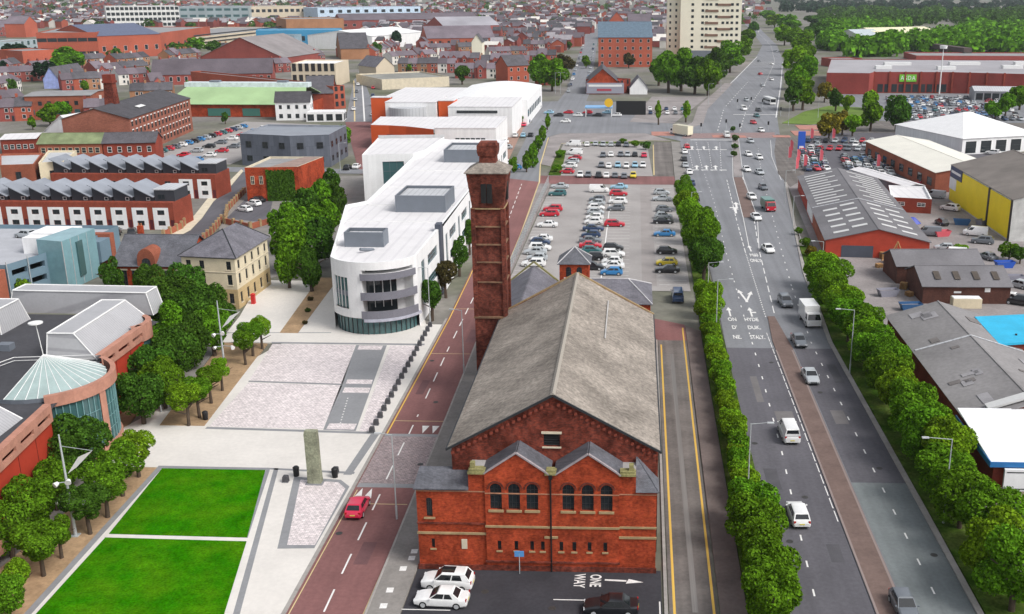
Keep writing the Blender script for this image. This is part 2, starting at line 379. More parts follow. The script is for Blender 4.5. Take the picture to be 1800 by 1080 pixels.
for a, b, c, d, y0, y1 in ((-39.6, -36.1, -39.4, -36.0, 141.8, 140.0), (-37.7, -34.3, -37.5, -34.1, 128.2, 126.6), (-37.3, -33.9, -37.1, -33.7, 125.3, 123.5), (-36.0, -32.7, -35.9, -32.6, 113.7, 112.0)):
    pz('pale_inset', [(a, y0), (b, y0), (d, y1), (c, y1)], SETT, 1)
for k in range(11):
    o = dash(plaza, -35.9 + 0.13 * k, 121.6 - 0.85 * k, 0.14, 0.3, 0, PZ + 0.008, None, 'stud')
pz('grey_band', [(-63, 146.6), (-45.3, 147.3), (-45.3, 147.6), (-63, 146.9)], GREYST)
# planted strip between the two pale walks behind the plaza
slab('planting_bed', [(-53.0, 147.0), (-50.2, 147.0), (-52.5, 178), (-56.0, 178)], SOIL, 0.13, mk=KERB)
# monument pad
pz('grey_border', [(-35.8, 99.6), (-30.6, 99.0), (-29.3, 97.5), (-29.3, 85.0), (-32.7, 84.8)], GREYST)
pz('setts_panel', [(-34.9, 98.9), (-30.7, 98.4), (-29.6, 97.0), (-29.4, 85.6), (-32.0, 85.5)], SETT, 1)
pz('grey_band', [(-39.4, 101.6), (-29.6, 100.9), (-29.6, 100.4), (-39.3, 101.2)], GREYST)
pz('grey_band', [(-29.3, 111.2), (-29.8, 100.2), (-30.7, 100.2), (-30.3, 111.2)], GREYST, 1)
# lawn with stone edging
edge = slab('lawn_edging', [(-51.3, 101.6), (-39.0, 101.5), (-31.0, 60), (-32.4, 60), (-39.3, 101.0), (-50.7, 101.0), (-49.3, 64), (-49.9, 64)], GREYST, 0.14)
pz('pale_band', [(-38.6, 101.5), (-31.2, 66), (-30.6, 66), (-38.1, 101.5)], GREYST)
slab('lawn', [(-50.65, 100.95), (-39.35, 100.95), (-36.2, 86.65), (-49.6, 86.9)], GRASS, 0.15)
slab('lawn', [(-49.6, 86.2), (-36.0, 85.95), (-31.6, 64), (-49.0, 64)], GRASS, 0.15)
slab('lawn_edging', [(-49.7, 86.85), (-36.1, 86.6), (-36.0, 86.0), (-49.7, 86.25)], PALE, 0.145)
# tree beds along the left of the plaza
slab('tree_bed', [(-55.6, 101.2), (-51.3, 101.2), (-49.95, 64), (-49.9, 40), (-58.0, 40)], SOIL, 0.12)
slab('tree_bed', [(-60.0, 142.3), (-53.2, 142.2), (-50.6, 112.4), (-56.0, 112.4)], SOIL, 0.12)
slab('footpath', [(-59.5, 40), (-55.9, 40), (-55.7, 101.2), (-56.2, 112.4), (-60.2, 142.3), (-64.5, 160), (-69.0, 160), (-63.5, 142), (-59.6, 112), (-59.0, 101)], PAVE, 0.085)
slab('tree_bed', [(-64.5, 40), (-59.6, 40), (-59.2, 101), (-59.8, 112), (-63.6, 142), (-70, 160), (-76, 160), (-66, 130), (-63, 100)], SOIL, 0.07)

# ---- yard in front of the brick building
sheet('yard', rect(-19.0, 2.75, 45, 82.4), ASPHD, 0.0)
yard = bpy.data.objects['yard']
dash(yard, -17.2, 75.6, 4.4, 0.12); dash(yard, -3.2, 77.5, 6.6, 0.12); dash(yard, 2.55, 70, 0.12, 15, 0)
dash(yard, 0.1, 74.9, 0.12, 5.3)
text(yard, 'WAY', *g(1018, 1021), 0.006, 0.95, 1.35, -math.pi / 2); text(yard, 'ONE', *g(1046, 1021), 0.006, 0.95, 1.35, -math.pi / 2)
mb = MB().quad((-2.2, 80.6, .005), (-0.3, 80.5, .005), (-0.3, 80.75, .005), (-2.2, 80.85, .005)).add([(-0.35, 80.2, .005), (1.2, 80.45, .005), (-0.1, 80.95, .005)], [(0, 1, 2)])
struct('painted_arrow', mb, PAINT, yard)
# ---- service lane right of the brick building
lane = ribbon('service_lane', [(2.9, 40), (3.3, 75), (3.8, 146)], [(7.2, 40), (7.3, 75), (8.0, 146)], ASPHW, 0.0)
slab('kerb', [(2.75, 40), (3.0, 40), (3.2, 75), (3.7, 146), (3.5, 146), (2.9, 75)], KERB, 0.10)
line(lane, [(3.45, 50), (3.75, 75), (4.2, 144)], 0.22, me=UNITY, name='edge_line')
line(lane, [(7.0, 50), (7.05, 75), (7.65, 152)], 0.22, me=UNITY, name='edge_line')
line(lane, [(5.5, 76), (5.6, 140)], 0.5, me=None, name='worn_strip')
for o in lane.children[-1:]:
    o.data = UNITQ.copy(); o.data.materials.clear(); o.data.materials.append(mat('worn_strip', (0.20, 0.19, 0.18), 0.9, 0.3, 0.5))
sheet('service_lane_end', [(3.8, 146), (8.0, 146), (8.0, 153.5), (2.6, 157), (2.6, 149)], BROWN, 0.002)
slab('pavement', [(7.35, 40), (9.6, 40), (10.2, 146), (10.3, 150), (8.1, 153)], PAVEB, 0.10, mk=KERB)
slab('hedge_bank', [(9.65, 40), (13.25, 40), (13.5, 150), (13.9, 205), (11.0, 205), (10.35, 150)], VERGE, 0.12)
# ---- main dual carriageway
MLl = [(13.3, 30), (13.3, 94), (13.6, 146), (14.1, 176), (14.4, 230), (14.6, 294), (15.2, 350), (29.0, 453), (55, 596), (89, 792), (111, 946), (140, 1330), (158, 1700)]
MLr = [(28.7, 30), (28.9, 94), (28.7, 146), (30.9, 185), (35.7, 234), (40.0, 277), (45.5, 320), (56.5, 420), (77.3, 562), (101, 733), (124, 946), (152, 1330), (172, 1700)]
main_road = ribbon('main_road', MLl, MLr, ASPHF, -0.004)
ribbon('near_carriageway', [(13.3, 30), (13.3, 94), (13.6, 143)], [(20.4, 30), (20.5, 94), (20.4, 143)], ASPH, 0.0, main_road)
ribbon('far_carriageway', [(23.2, 100.5), (23.3, 143)], [(28.9, 100.5), (28.7, 143)], ASPH, 0.0, main_road)
ribbon('resurfaced_patch', [(23.2, 30), (23.2, 100.5)], [(28.8, 30), (28.9, 100.5)], ASPHG, 0.0, main_road)
slab('central_reserve', [(20.5, 30), (23.0, 30), (23.1, 143), (22.4, 158), (21.3, 158), (20.6, 146), (20.6, 94)], mat('reserve_paving', (0.165, 0.115, 0.10), 0.9, 0.15, 0.4, 0.1, 3), 0.10, mk=mat('kerb_pink', (0.27, 0.215, 0.20), 0.9, 0.1))
for xx in (20.62, 22.92): dash(bpy.data.objects['central_reserve'], xx, 86, 0.22, 112, 0, 0.105, None, 'kerb_line').data = (bpy.data.meshes.get('kerbline') or (lambda m: (m.materials.clear(), m.materials.append(MATS['kerb_pink']), setattr(m, 'name', 'kerbline'), m)[-1])(UNITQ.copy()))
slab('central_reserve', [(27.3, 285), (29.6, 285), (35.8, 365), (33.9, 365)], CONC, 0.10, mk=KERB)
slab('central_reserve', [(24.8, 232), (27.8, 232), (29.5, 284), (27.2, 284)], MATS['reserve_paving'], 0.03)
dashes(main_road, [(15.2, 60), (16.1, 87), (16.9, 108), (17.4, 132), (17.6, 150)], 1.1, 3.6, 0.16, 0.006)
dashes(main_road, [(17.6, 158), (18.2, 200), (19.4, 250), (19.6, 290)], 1.0, 4.0, 0.15, 0.002)
dashes(main_road, [(26.2, 60), (26.2, 95), (26.2, 146), (27.6, 176)], 1.1, 3.6, 0.16, 0.006, off=0.7)
dashes(main_road, [(27.6, 176), (29.5, 205), (32.6, 250), (35.4, 290), (40.0, 340)], 1.0, 4.2, 0.16, 0.002)
dashes(main_road, [(20.25, 92), (20.25, 108), (20.2, 150)], 2.2, 0.5, 0.10, 0.006)
dashes(main_road, [(21.0, 158), (22.0, 200)], 0.55, 0.7, 0.16, 0.002)
dashes(main_road, [(22.0, 200), (22.8, 225), (25.0, 280)], 3.2, 1.6, 0.16, 0.002)
dashes(main_road, [(22.6, 160), (24.9, 202), (27.3, 235), (29.6, 284)], 4.0, 2.0, 0.16, 0.002)
line(main_road, [(23.2, 205), (24.7, 232), (27.0, 284), (33.8, 365)], 0.12, 0.002, None)
line(main_road, [(24.9, 202), (27.9, 232), (29.8, 284), (36.0, 365)], 0.12, 0.002, None)
for xa, xb in ((16.8, 17.6), (19.4, 20.6), (22.0, 24.6), (24.6, 28.6)):
    dashes(main_road, [(xa, 294), (xb, 352)], 2.0, 2.5, 0.14, 0.002)
line(main_road, [(26.0, 150), (26.0, 150.1)], 0.1, 0.002)
line(main_road, [(35.8, 232), (33.9, 200), (31.5, 176)], 0.10, 0.002)
line(main_road, [(39.6, 280), (42, 320), (46, 356)], 0.12, 0.002)
for w, yy in (('HYDE', 156.4), ('DUK.', 152.4), ('STALY.', 147.8)):
    text(main_road, w, 18.6, yy, 0.012, 0.86 if len(w) < 5 else 0.72, 2.4)
for w, yy in (('ON', 156.4), ("D'", 152.4), ('NE.', 147.8)):
    text(main_road, w, 15.6, yy, 0.012, 0.86, 2.4)
def arrow(x, y, l, ang=0.0, w=0.28, hw=0.9, hl=1.8, bx=0):
    mb = MB().quad((-w / 2, -l / 2, 0), (w / 2, -l / 2, 0), (w / 2, l / 2 - hl, 0), (-w / 2, l / 2 - hl, 0)).add([(-hw / 2, l / 2 - hl, 0), (hw / 2, l / 2 - hl, 0), (0, l / 2, 0)], [(0, 1, 2)])
    o = mb.build('painted_arrow', PAINT, main_road, (x, y, 0.010), ang); return o
arrow(15.5, 160.5, 5); arrow(18.9, 160.5, 5)
dash(main_road, 19.4, 160.2, 0.7, 0.6, 0, 0.011)
arrow(18.5, 169.6, 7.5, R(7), 0.36, 1.0, 2.0); arrow(19.5, 169.1, 6.6, R(-13), 0.36, 1.0, 2.0).location.z = 0.016
arrow(23.2, 203, 5, R(0)); text(main_road, 'M60', 23.4, 197.5, 0.012, 0.9, 3.2); text(main_road, 'ONLY', 23.3, 193.3, 0.012, 0.8, 3.2)
for xx, yy in ((18.0, 300), (20.8, 300), (23.4, 300), (18.6, 338), (22.4, 338), (26.4, 338), (24.4, 246), (23.7, 240)):
    arrow(xx, yy, 7, R(-3), 0.5, 1.6, 2.6)
for yy, a, b in ((295.5, 16.4, 26.4), (334, 17.0, 30.0), (243, 22.6, 26.2)):
    dashes(main_road, [(a, yy), (b, yy)], 2.0, 0.6, 0.9, 0.003)
for yy, a, b in ((356, 19, 33), (430, 40, 58)):
    line(main_road, [(a, yy), (b, yy)], 0.9, 0.004)
REDT = mat('red_crossing', (0.42, 0.20, 0.16), 0.9, 0.15)
sheet('crossing_surface', [(16, 359), (48, 362), (50, 376), (18, 372)], mat('crossing_asphalt', (0.26, 0.185, 0.18), 0.9, 0.15), 0.002, main_road)
for a, b, c, d in ((27, 31, 362, 368), (35.5, 38.5, 362, 367), (48, 54, 363, 368), (56, 66, 368, 380), (60, 72, 384, 396), (-4, 6, 360, 366), (6, 14, 366, 376)):
    slab('red_refuge', rect(a, b, c, d), REDT, 0.06)
# footway on the far side
slab('pavement', [(28.9, 30), (29.3, 30), (29.5, 94), (29.3, 146), (31.6, 184), (33.2, 205), (36.2, 232), (40.6, 276), (40.0, 277), (35.7, 234), (30.9, 185), (28.7, 146), (28.9, 94)], KERB, 0.12)
slab('verge', [(29.6, 30), (34.5, 30), (34.0, 94), (33.4, 130), (33.6, 165), (35.5, 190), (36.0, 205), (33.3, 205), (31.7, 184), (29.4, 146), (29.6, 94)], VERGE, 0.14)
slab('verge', [(56, 402), (66, 398), (92, 420), (108, 452), (84, 462), (70, 440), (62, 418)], mat('bright_grass', (0.12, 0.19, 0.03), 0.95, 0.2, 0.1, 0.2, 2), 0.10)
sheet('forecourt_road', [(40.6, 270), (46, 282), (58, 356), (50, 372), (44, 330), (40, 290)], ASPHW, 0.002)
slab('pavement', [(14.5, 372), (26, 400), (31, 450), (52, 570), (48, 572), (27, 455), (22, 402), (12, 374)], CONC, 0.1)
# ---- car parks behind the brick building
sheet('car_park', [(-22.0, 172), (9.9, 172), (10.3, 272), (-21.6, 272)], CARPK, 0.0)
car_park = bpy.data.objects['car_park']
slab('pavement', [(-23.0, 160), (-22.2, 160), (-22.0, 272), (-25.0, 272), (-24, 235), (-23.2, 180)], CONC, 0.10)
sheet('car_park_road', [(-25.2, 272.2), (11, 272.2), (11, 284.5), (-26, 284.5)], BROWN, 0.002)
sheet('car_park', [(-23.5, 284.8), (5.2, 284.8), (4.0, 352), (-23.4, 345)], CARPK, 0.0)
sheet('side_street', [(5.4, 284.6), (10.9, 284.6), (12.2, 350), (6.5, 352)], ASPHW, 0.0)
slab('pavement', [(10.9, 262), (14.3, 262), (14.6, 294), (15.1, 350), (12.3, 352), (11.1, 285)], PAVE, 0.10, mk=KERB)
slab('pavement', [(-27.2, 303), (-24.2, 300), (-24.2, 346), (4.4, 354), (12.5, 352.5), (4, 371), (-25.5, 370), (-29.2, 361)], CONC, 0.10, mk=mat('pale_kerb', (0.5, 0.44, 0.34), 0.9))
slab('planting_bed', [(-23.6, 285.2), (-20.2, 285.2), (-21.6, 330), (-24.0, 332)], VERGE, 0.14)
slab('planting_bed', [(-17, 346), (4.2, 346.5), (4.0, 350.5), (-17, 349)], VERGE, 0.14)
line(car_park, [(10.9, 262), (11.5, 285), (12.4, 340)], 0.35, 0.006, UNITP)
line(bpy.data.objects['car_park_road'], [(5.5, 286.5), (6.2, 344)], 0.3, 0.006, UNITP)
for (xa, y0, y1, n, w) in ((-21.8, 176, 268, 33, 4.6), (-10.6, 176, 268, 33, 4.6), (-5.4, 176, 268, 33, 4.6), (4.6, 176, 268, 33, 4.9)):
    for k in range(n):
        dash(car_park, xa + w / 2, y0 + (y1 - y0) * k / (n - 1), w, 0.10, 0, 0.004, None, 'bay_line')
line(car_park, [(-5.7, 176), (-5.7, 268)], 0.22, 0.005)
sheet('faded_strip', rect(1.6, 4.2, 175, 268), mat('faded_tarmac', (0.30, 0.275, 0.265), 0.9, 0.12, 0.2), 0.003, car_park)
# small car park beside the white buildings
sheet('car_park', [(-60, 296), (-37.2, 300), (-41.5, 402), (-66, 396)], BRPK, 0.0)
# ---- town streets further back
sheet('street', [(-76, 285), (-62, 285), (-98, 402), (-111, 400)], BROWN, 0.0)
sheet('street', [(-111, 400), (-98, 402), (-143, 560), (-175, 800), (-184, 800), (-157, 590)], ASPHF, 0.002)
line(bpy.data.objects['street.001'], [(-104, 402), (-150, 580)], 0.6, 0.006); line(bpy.data.objects['street.001'], [(-107.8, 402), (-155, 582)], 0.5, 0.006, UNITP)
sheet('street', [(-36, 404), (-22, 404), (-22, 527), (-40, 1165), (-65, 2215), (-86, 2215), (-54, 1165), (-34, 527)], ASPHF, 0.0)
sheet('street', [(-60, 404), (14, 400), (16, 470), (-26, 480), (-66, 470)], ASPHF, -0.004)
sheet('service_yard', [(-2, 404), (15, 400), (34, 500), (8, 500)], CONC, 0.002)
ribbon('street', [(-160, 214), g(262, 428), g(305, 422), g(335, 406), g(355, 385), g(375, 356), g(408, 326), g(428, 302)], [(-160, 204), g(290, 452), g(335, 438), g(366, 412), g(386, 386), g(402, 362), g(428, 334), g(446, 306)], ASPH, 0.0)
ribbon('pavement_edge', [g(245, 420), g(298, 413), g(324, 398), g(344, 376), g(366, 348), g(402, 320), g(424, 298)], [g(262, 427), g(305, 421), g(335, 405), g(355, 384), g(375, 355), g(408, 325), g(428, 301)], STONEP, 0.03)
sheet('street', [(-120, 288), (-60, 285), (-60, 292), (-120, 296)], ASPHF, 0.004)
slab('pavement', [g(385, 402), (-72, 178), (-66, 176), (-60, 186), (-56, 200), (-62, 282), (-80, 282), (-84, 262), g(432, 340), g(406, 366)], PAVE, 0.06)
sheet('car_park', [g(398, 385), g(470, 392), g(480, 352), g(430, 352)], ASPH, 0.07)
# ---- right-hand yards
sheet('yard_ground', [(34.8, 40), (120, 40), (160, 330), (46, 330), (40.5, 276), (36.2, 206), (33.8, 165), (34.2, 94)], CONC, -0.03)
sheet('forecourt', [(46.5, 318), (47, 288), (75, 283), (120, 330), (125, 400), (85, 410), (58, 366)], ASPH, 0.0)
sheet('car_park', [(84, 412), (205, 400), (240, 520), (95, 520)], ASPHF, 0.0)
sheet('access_road', [(60, 395), (70, 376), (200, 380), (210, 398), (84, 410)], ASPHW, 0.004)

dashes(main_road, [(38, 380), (46, 440), (68, 562), (96, 740), (118, 940), (145, 1330)], 3.0, 6.0, 0.3, 0.004)
dashes(main_road, [(30, 380), (38, 452), (62, 585)], 3.0, 6.0, 0.3, 0.004)
line(main_road, [(22, 402), (29.6, 453), (55.6, 596), (89.6, 792)], 0.35, 0.004)
line(main_road, [(56.0, 420), (76.6, 562), (100.3, 733)], 0.35, 0.004)
sheet('mill_yard', [(-150, 296), (-118, 300), (-118, 392), (-150, 400)], CARPK, 0.003)

PATCH = mat('tarmac_patch', (0.085, 0.083, 0.092), 0.9, 0.15, 0.6); PATCHL = mat('tarmac_patch_pale', (0.165, 0.155, 0.155), 0.9, 0.15, 0.6); IRON = flat('iron_cover', (0.04, 0.038, 0.036), 0.6)
for k, (x, y, w, l, m_) in enumerate([(15.0, 101, 1.4, 5.0, PATCH), (18.6, 118, 2.2, 3.2, PATCHL), (16.2, 127, 0.9, 9, PATCHL), (25.2, 118, 1.6, 4.2, PATCHL), (27.4, 133, 1.2, 7, PATCH), (24.6, 90, 1.3, 6, ASPHG), (18.9, 86, 1.2, 3.2, PATCH)]):
    sheet('tarmac_patch', rect(x - w / 2, x + w / 2, y - l / 2, y + l / 2), m_, 0.0045, main_road)
for k, (x, y, w, l) in enumerate([(-24.4, 84.5, 1.3, 4), (-27.2, 126, 1.0, 5), (-23.9, 147, 1.2, 6)]): sheet('tarmac_patch', rect(x - w / 2, x + w / 2, y - l / 2, y + l / 2), mat('red_patch', (0.155, 0.078, 0.08), 0.9, 0.15, 0.6), 0.003, red_street)
cov = MB().cyl(0, 0, 0, 0.006, 0.34, None, 12).mesh('drain_cover'); cov.materials.append(IRON)
for x, y in ((17.8, 97), (14.1, 110), (26.9, 104), (24.2, 126), (19.3, 137), (27.9, 86), (15.0, 88)): place('drain_cover', cov, main_road, (x, y, 0.0048))
for x, y in ((-27.8, 88), (-23.0, 103.2), (-24.6, 121), (-27.9, 136)): place('drain_cover', cov, red_street, (x, y, 0.0108))
for x, y in ((-12.5, 78.5), (-6.5, 76.2)): place('drain_cover', cov, yard, (x, y, 0.002))
# ================================================================== BUILDING HELPERS
WCACHE = {}
def window_mesh(w, h, style='w', bars=(1, 1), arch=False, depth=0.10):
    """frame proud of the pane; local X along the wall, outward -Y, origin at the bottom centre"""
    key = (round(w, 2), round(h, 2), style, bars, arch, depth)
    if key in WCACHE: return WCACHE[key]
    mb = MB(); t = min(0.09, w * 0.12)
    if style in ('bare', 'bareg'): t = 0.0
    fr, gl = {'w': (FRAMEW, GLASS), 'd': (FRAMED, GLASS), 's': (STONEP, GLASS), 'g': (GREYC, GLASSG), 'bare': (FRAMED, GLASS), 'bareg': (FRAMED, GLASSG)}[style]
    y = -0.05 if depth > 0 else 0.0
    if arch:
        r = w / 2; n = 8
        pts = [(-r, 0), (r, 0), (r, h - r)] + [(r * math.cos(math.pi * k / n), h - r + r * math.sin(math.pi * k / n)) for k in range(1, n)] + [(-r, h - r)]
        mb.add([(x, 0.0, z) for x, z in pts], [tuple(range(len(pts)))], 1)
        for bx in (-w / 6, w / 6): mb.box(bx - 0.02, bx + 0.02, -0.04, -0.005, 0.02, h - r * 0.35, 0)
        for k in range(1, 4): mb.box(-r, r, -0.04, -0.005, h * k / 4 - 0.02, h * k / 4 + 0.02, 0)
    else:
        mb.quad((-w / 2, y * 0.2, 0), (w / 2, y * 0.2, 0), (w / 2, y * 0.2, h), (-w / 2, y * 0.2, h), 1)
        if t:
            yf = y - 0.02
            for a, b, c, d in ((-w / 2, w / 2, 0, t), (-w / 2, w / 2, h - t, h), (-w / 2, -w / 2 + t, t, h - t), (w / 2 - t, w / 2, t, h - t)):
                mb.box(a, b, yf, 0.0, c, d, 0)
            for k in range(1, bars[0] + 1):
                x = -w / 2 + w * k / (bars[0] + 1); mb.box(x - t / 3, x + t / 3, yf + 0.01, 0.0, t, h - t, 0)
            for k in range(1, bars[1] + 1):
                z = h * k / (bars[1] + 1); mb.box(-w / 2 + t, w / 2 - t, yf + 0.012, 0.0, z - t / 3, z + t / 3, 0)
    me = mb.mesh('window'); me.materials.append(fr); me.materials.append(gl)
    WCACHE[key] = me
    return me
def window(parent, x, y, z, ang, w, h, style='w', bars=(1, 1), arch=False, name='window'):
    return place(name, window_mesh(w, h, style, bars, arch), parent, (x, y, z), ang)
SILLS = {}
def sill(parent, x, y, z, ang, w, m=None, h=0.14, d=0.16, name='sill'):
    key = (round(w, 2), h, d, (m or STONEP).name)
    if key not in SILLS:
        me = MB().box(-w / 2, w / 2, -d, 0.0, -h, 0.0).mesh('sill'); me.materials.append(m or STONEP); SILLS[key] = me
    return place(name, SILLS[key], parent, (x, y, z), ang)
def wall_panel(mb, p0, p1, z0, z1, ops=(), depth=0.18, m=0, mr=None):
    """wall from p0 to p1 (outside on the right-hand side of the walk), with real recessed openings (u0,u1,v0,v1[,'arch'])"""
    mr = m if mr is None else mr
    dx, dy = p1[0] - p0[0], p1[1] - p0[1]; L_ = math.hypot(dx, dy); dx /= L_; dy /= L_
    nx, ny = -dy, dx                       # inward
    P = lambda u, v, d=0.0: (p0[0] + dx * u + nx * d, p0[1] + dy * u + ny * d, v)
    us = sorted({0.0, L_, *[o[0] for o in ops], *[o[1] for o in ops]}); vs = sorted({z0, z1, *[o[2] for o in ops], *[o[3] for o in ops]})
    for i in range(len(us) - 1):
        for j in range(len(vs) - 1):
            cu, cv = (us[i] + us[i + 1]) / 2, (vs[j] + vs[j + 1]) / 2
            if any(o[0] < cu < o[1] and o[2] < cv < o[3] for o in ops): continue
            mb.quad(P(us[i], vs[j]), P(us[i + 1], vs[j]), P(us[i + 1], vs[j + 1]), P(us[i], vs[j + 1]), m)
    for o in ops:
        u0, u1, v0, v1 = o[:4]
        if len(o) > 4:
            r = (u1 - u0) / 2; uc = (u0 + u1) / 2; n = 8
            arc = [(uc + r * math.cos(math.pi * k / n), v1 - r + r * math.sin(math.pi * k / n)) for k in range(n + 1)]
            for k in range(n // 2):
                mb.add([P(u1, v1), P(*arc[k + 1]), P(*arc[k])], [(0, 1, 2)], m)
                mb.add([P(u0, v1), P(*arc[n - k]), P(*arc[n - k - 1])], [(0, 1, 2)], m)
            loop = [(u0, v0), (u1, v0)] + arc
        else:
            loop = [(u0, v0), (u1, v0), (u1, v1), (u0, v1)]
        for k in range(len(loop)):
            a, b = loop[k], loop[(k + 1) % len(loop)]
            mb.quad(P(*a), P(*b), P(*b, depth), P(*a, depth), mr)
def slope(mb, a, b, c, d, t=0.12, m=0):
    """a thick sloping roof plane, a-b along the eave, c-d along the ridge (b next to c)"""
    A, B, C, D = map(Vector, (a, b, c, d)); n = (B - A).cross(D - A).normalized()
    if n.z < 0: n = -n
    lo = [tuple(v) for v in (A, B, C, D)]; hi = [tuple(v + n * t) for v in (A, B, C, D)]
    mb.add(lo + hi, [(4, 5, 6, 7), (3, 2, 1, 0), (0, 1, 5, 4), (1, 2, 6, 5), (2, 3, 7, 6), (3, 0, 4, 7)], m)
def frame_of(A, B):
    dx, dy = B[0] - A[0], B[1] - A[1]
    return math.hypot(dx, dy), math.atan2(dy, dx)
def local(A, ang, p):
    x, y = p[0] - A[0], p[1] - A[1]
    return (x * math.cos(ang) + y * math.sin(ang), -x * math.sin(ang) + y * math.cos(ang))
def row_windows(root, x0, x1, n, y, z, ang, w, h, style='w', bars=(0, 1), sillm=None, arch=False, skip=()):
    for k in range(n):
        if k in skip: continue
        x = x0 + (x1 - x0) * (k + 0.5) / n
        wd = window(root, x, y, z, ang, w, h, style, bars, arch)
        if sillm: sill(root, x, y, z, ang, w + 0.2, sillm)
def col_windows(root, x, y0, y1, n, z, ang, w, h, style='w', bars=(0, 1), sillm=None):
    for k in range(n):
        y = y0 + (y1 - y0) * (k + 0.5) / n
        window(root, x, y, z, ang, w, h, style, bars)
        if sillm: sill(root, x, y, z, ang, w + 0.2, sillm)
def gabled(name, label, cat, A, B, depth, ze, zr, wall=BRICK2, roof=SLATED, ridge='x', hip=0.0, over=0.35, group=None, front=(), side=(), chim=(), z0=-0.08, rooft=0.12, lean=False):
    """rectangular building; A-B front eave line seen left to right; ridge along x (A-B) or y. front/side: window rows (n,z,w,h[,style])"""
    W, ang = frame_of(A, B)
    root = thing(name, label, cat, (A[0], A[1], 0), ang, group)
    mb = MB(); rf = MB(); D = depth
    if lean:
        mb.add([(0, 0, z0), (W, 0, z0), (W, D, z0), (0, D, z0), (0, 0, ze), (W, 0, ze), (W, D, zr), (0, D, zr)], [(0, 1, 5, 4), (1, 2, 6, 5), (2, 3, 7, 6), (3, 0, 4, 7)])
        slope(rf, (-over, -over, ze - over * (zr - ze) / D), (W + over, -over, ze - over * (zr - ze) / D), (W + over, D, zr), (-over, D, zr), rooft)
    elif ridge == 'x':
        hw = D / 2; k = (zr - ze) / hw; e = over
        mb.box(0, W, 0, D, z0, ze, top=False, bottom=False)
        if not hip: mb.add([(0, D, ze), (0, 0, ze), (0, hw, zr)], [(0, 1, 2)]); mb.add([(W, 0, ze), (W, D, ze), (W, hw, zr)], [(0, 1, 2)])
        h = hip
        x0, x1 = (-e, W + e)
        if h:
            for q in (((x0, -e, ze - e * k), (x1, -e, ze - e * k), (W - h, hw, zr), (h, hw, zr)), ((x1, D + e, ze - e * k), (x0, D + e, ze - e * k), (h, hw, zr), (W - h, hw, zr)),
                      ((x0, D + e, ze - e * k), (x0, -e, ze - e * k), (h, hw, zr), (h, hw, zr)), ((x1, -e, ze - e * k), (x1, D + e, ze - e * k), (W - h, hw, zr), (W - h, hw, zr))): slope(rf, *q, rooft)
        else:
            slope(rf, (x0, -e, ze - e * k), (x1, -e, ze - e * k), (x1, hw, zr), (x0, hw, zr), rooft)
            slope(rf, (x1, D + e, ze - e * k), (x0, D + e, ze - e * k), (x0, hw, zr), (x1, hw, zr), rooft)
        rf.box(x0 + h, x1 - h, hw - 0.12, hw + 0.12, zr, zr + rooft + 0.06)
    else:
        hw = W / 2; k = (zr - ze) / hw; e = over
        mb.box(0, W, 0, D, z0, ze, top=False, bottom=False)
        mb.add([(0, 0, ze), (W, 0, ze), (hw, 0, zr)], [(0, 1, 2)]); mb.add([(W, D, ze), (0, D, ze), (hw, D, zr)], [(0, 1, 2)])
        slope(rf, (-e, D + e, ze - e * k), (-e, -e, ze - e * k), (hw, -e, zr), (hw, D + e, zr), rooft)
        slope(rf, (W + e, -e, ze - e * k), (W + e, D + e, ze - e * k), (hw, D + e, zr), (hw, -e, zr), rooft)
        rf.box(hw - 0.12, hw + 0.12, -e, D + e, zr, zr + rooft + 0.06)
    mb.build('wall', wall, root)
    ro = rf.build('roof', roof, root)
    for r in front: row_windows(root, 0.4, W - 0.4, r[0], 0.0, r[1], 0, r[2], r[3], r[4] if len(r) > 4 else 'w')
    for r in side:
        col_windows(root, 0.0, 0.4, D - 0.4, r[0], r[1], -math.pi / 2, r[2], r[3], r[4] if len(r) > 4 else 'w')
        col_windows(root, W, 0.4, D - 0.4, r[0], r[1], math.pi / 2, r[2], r[3], r[4] if len(r) > 4 else 'w')
    for cx, cy, ch in chim:
        c = MB().box(cx - 0.45, cx + 0.45, cy - 0.3, cy + 0.3, ze, ch); 
        for q in (-0.22, 0.22): c.cyl(cx + q, cy, ch, ch + 0.45, 0.12, 0.1, 6, 1)
        c.build('chimney', [wall, mat('terracotta', (0.42, 0.17, 0.08), 0.9)], ro)
    return root
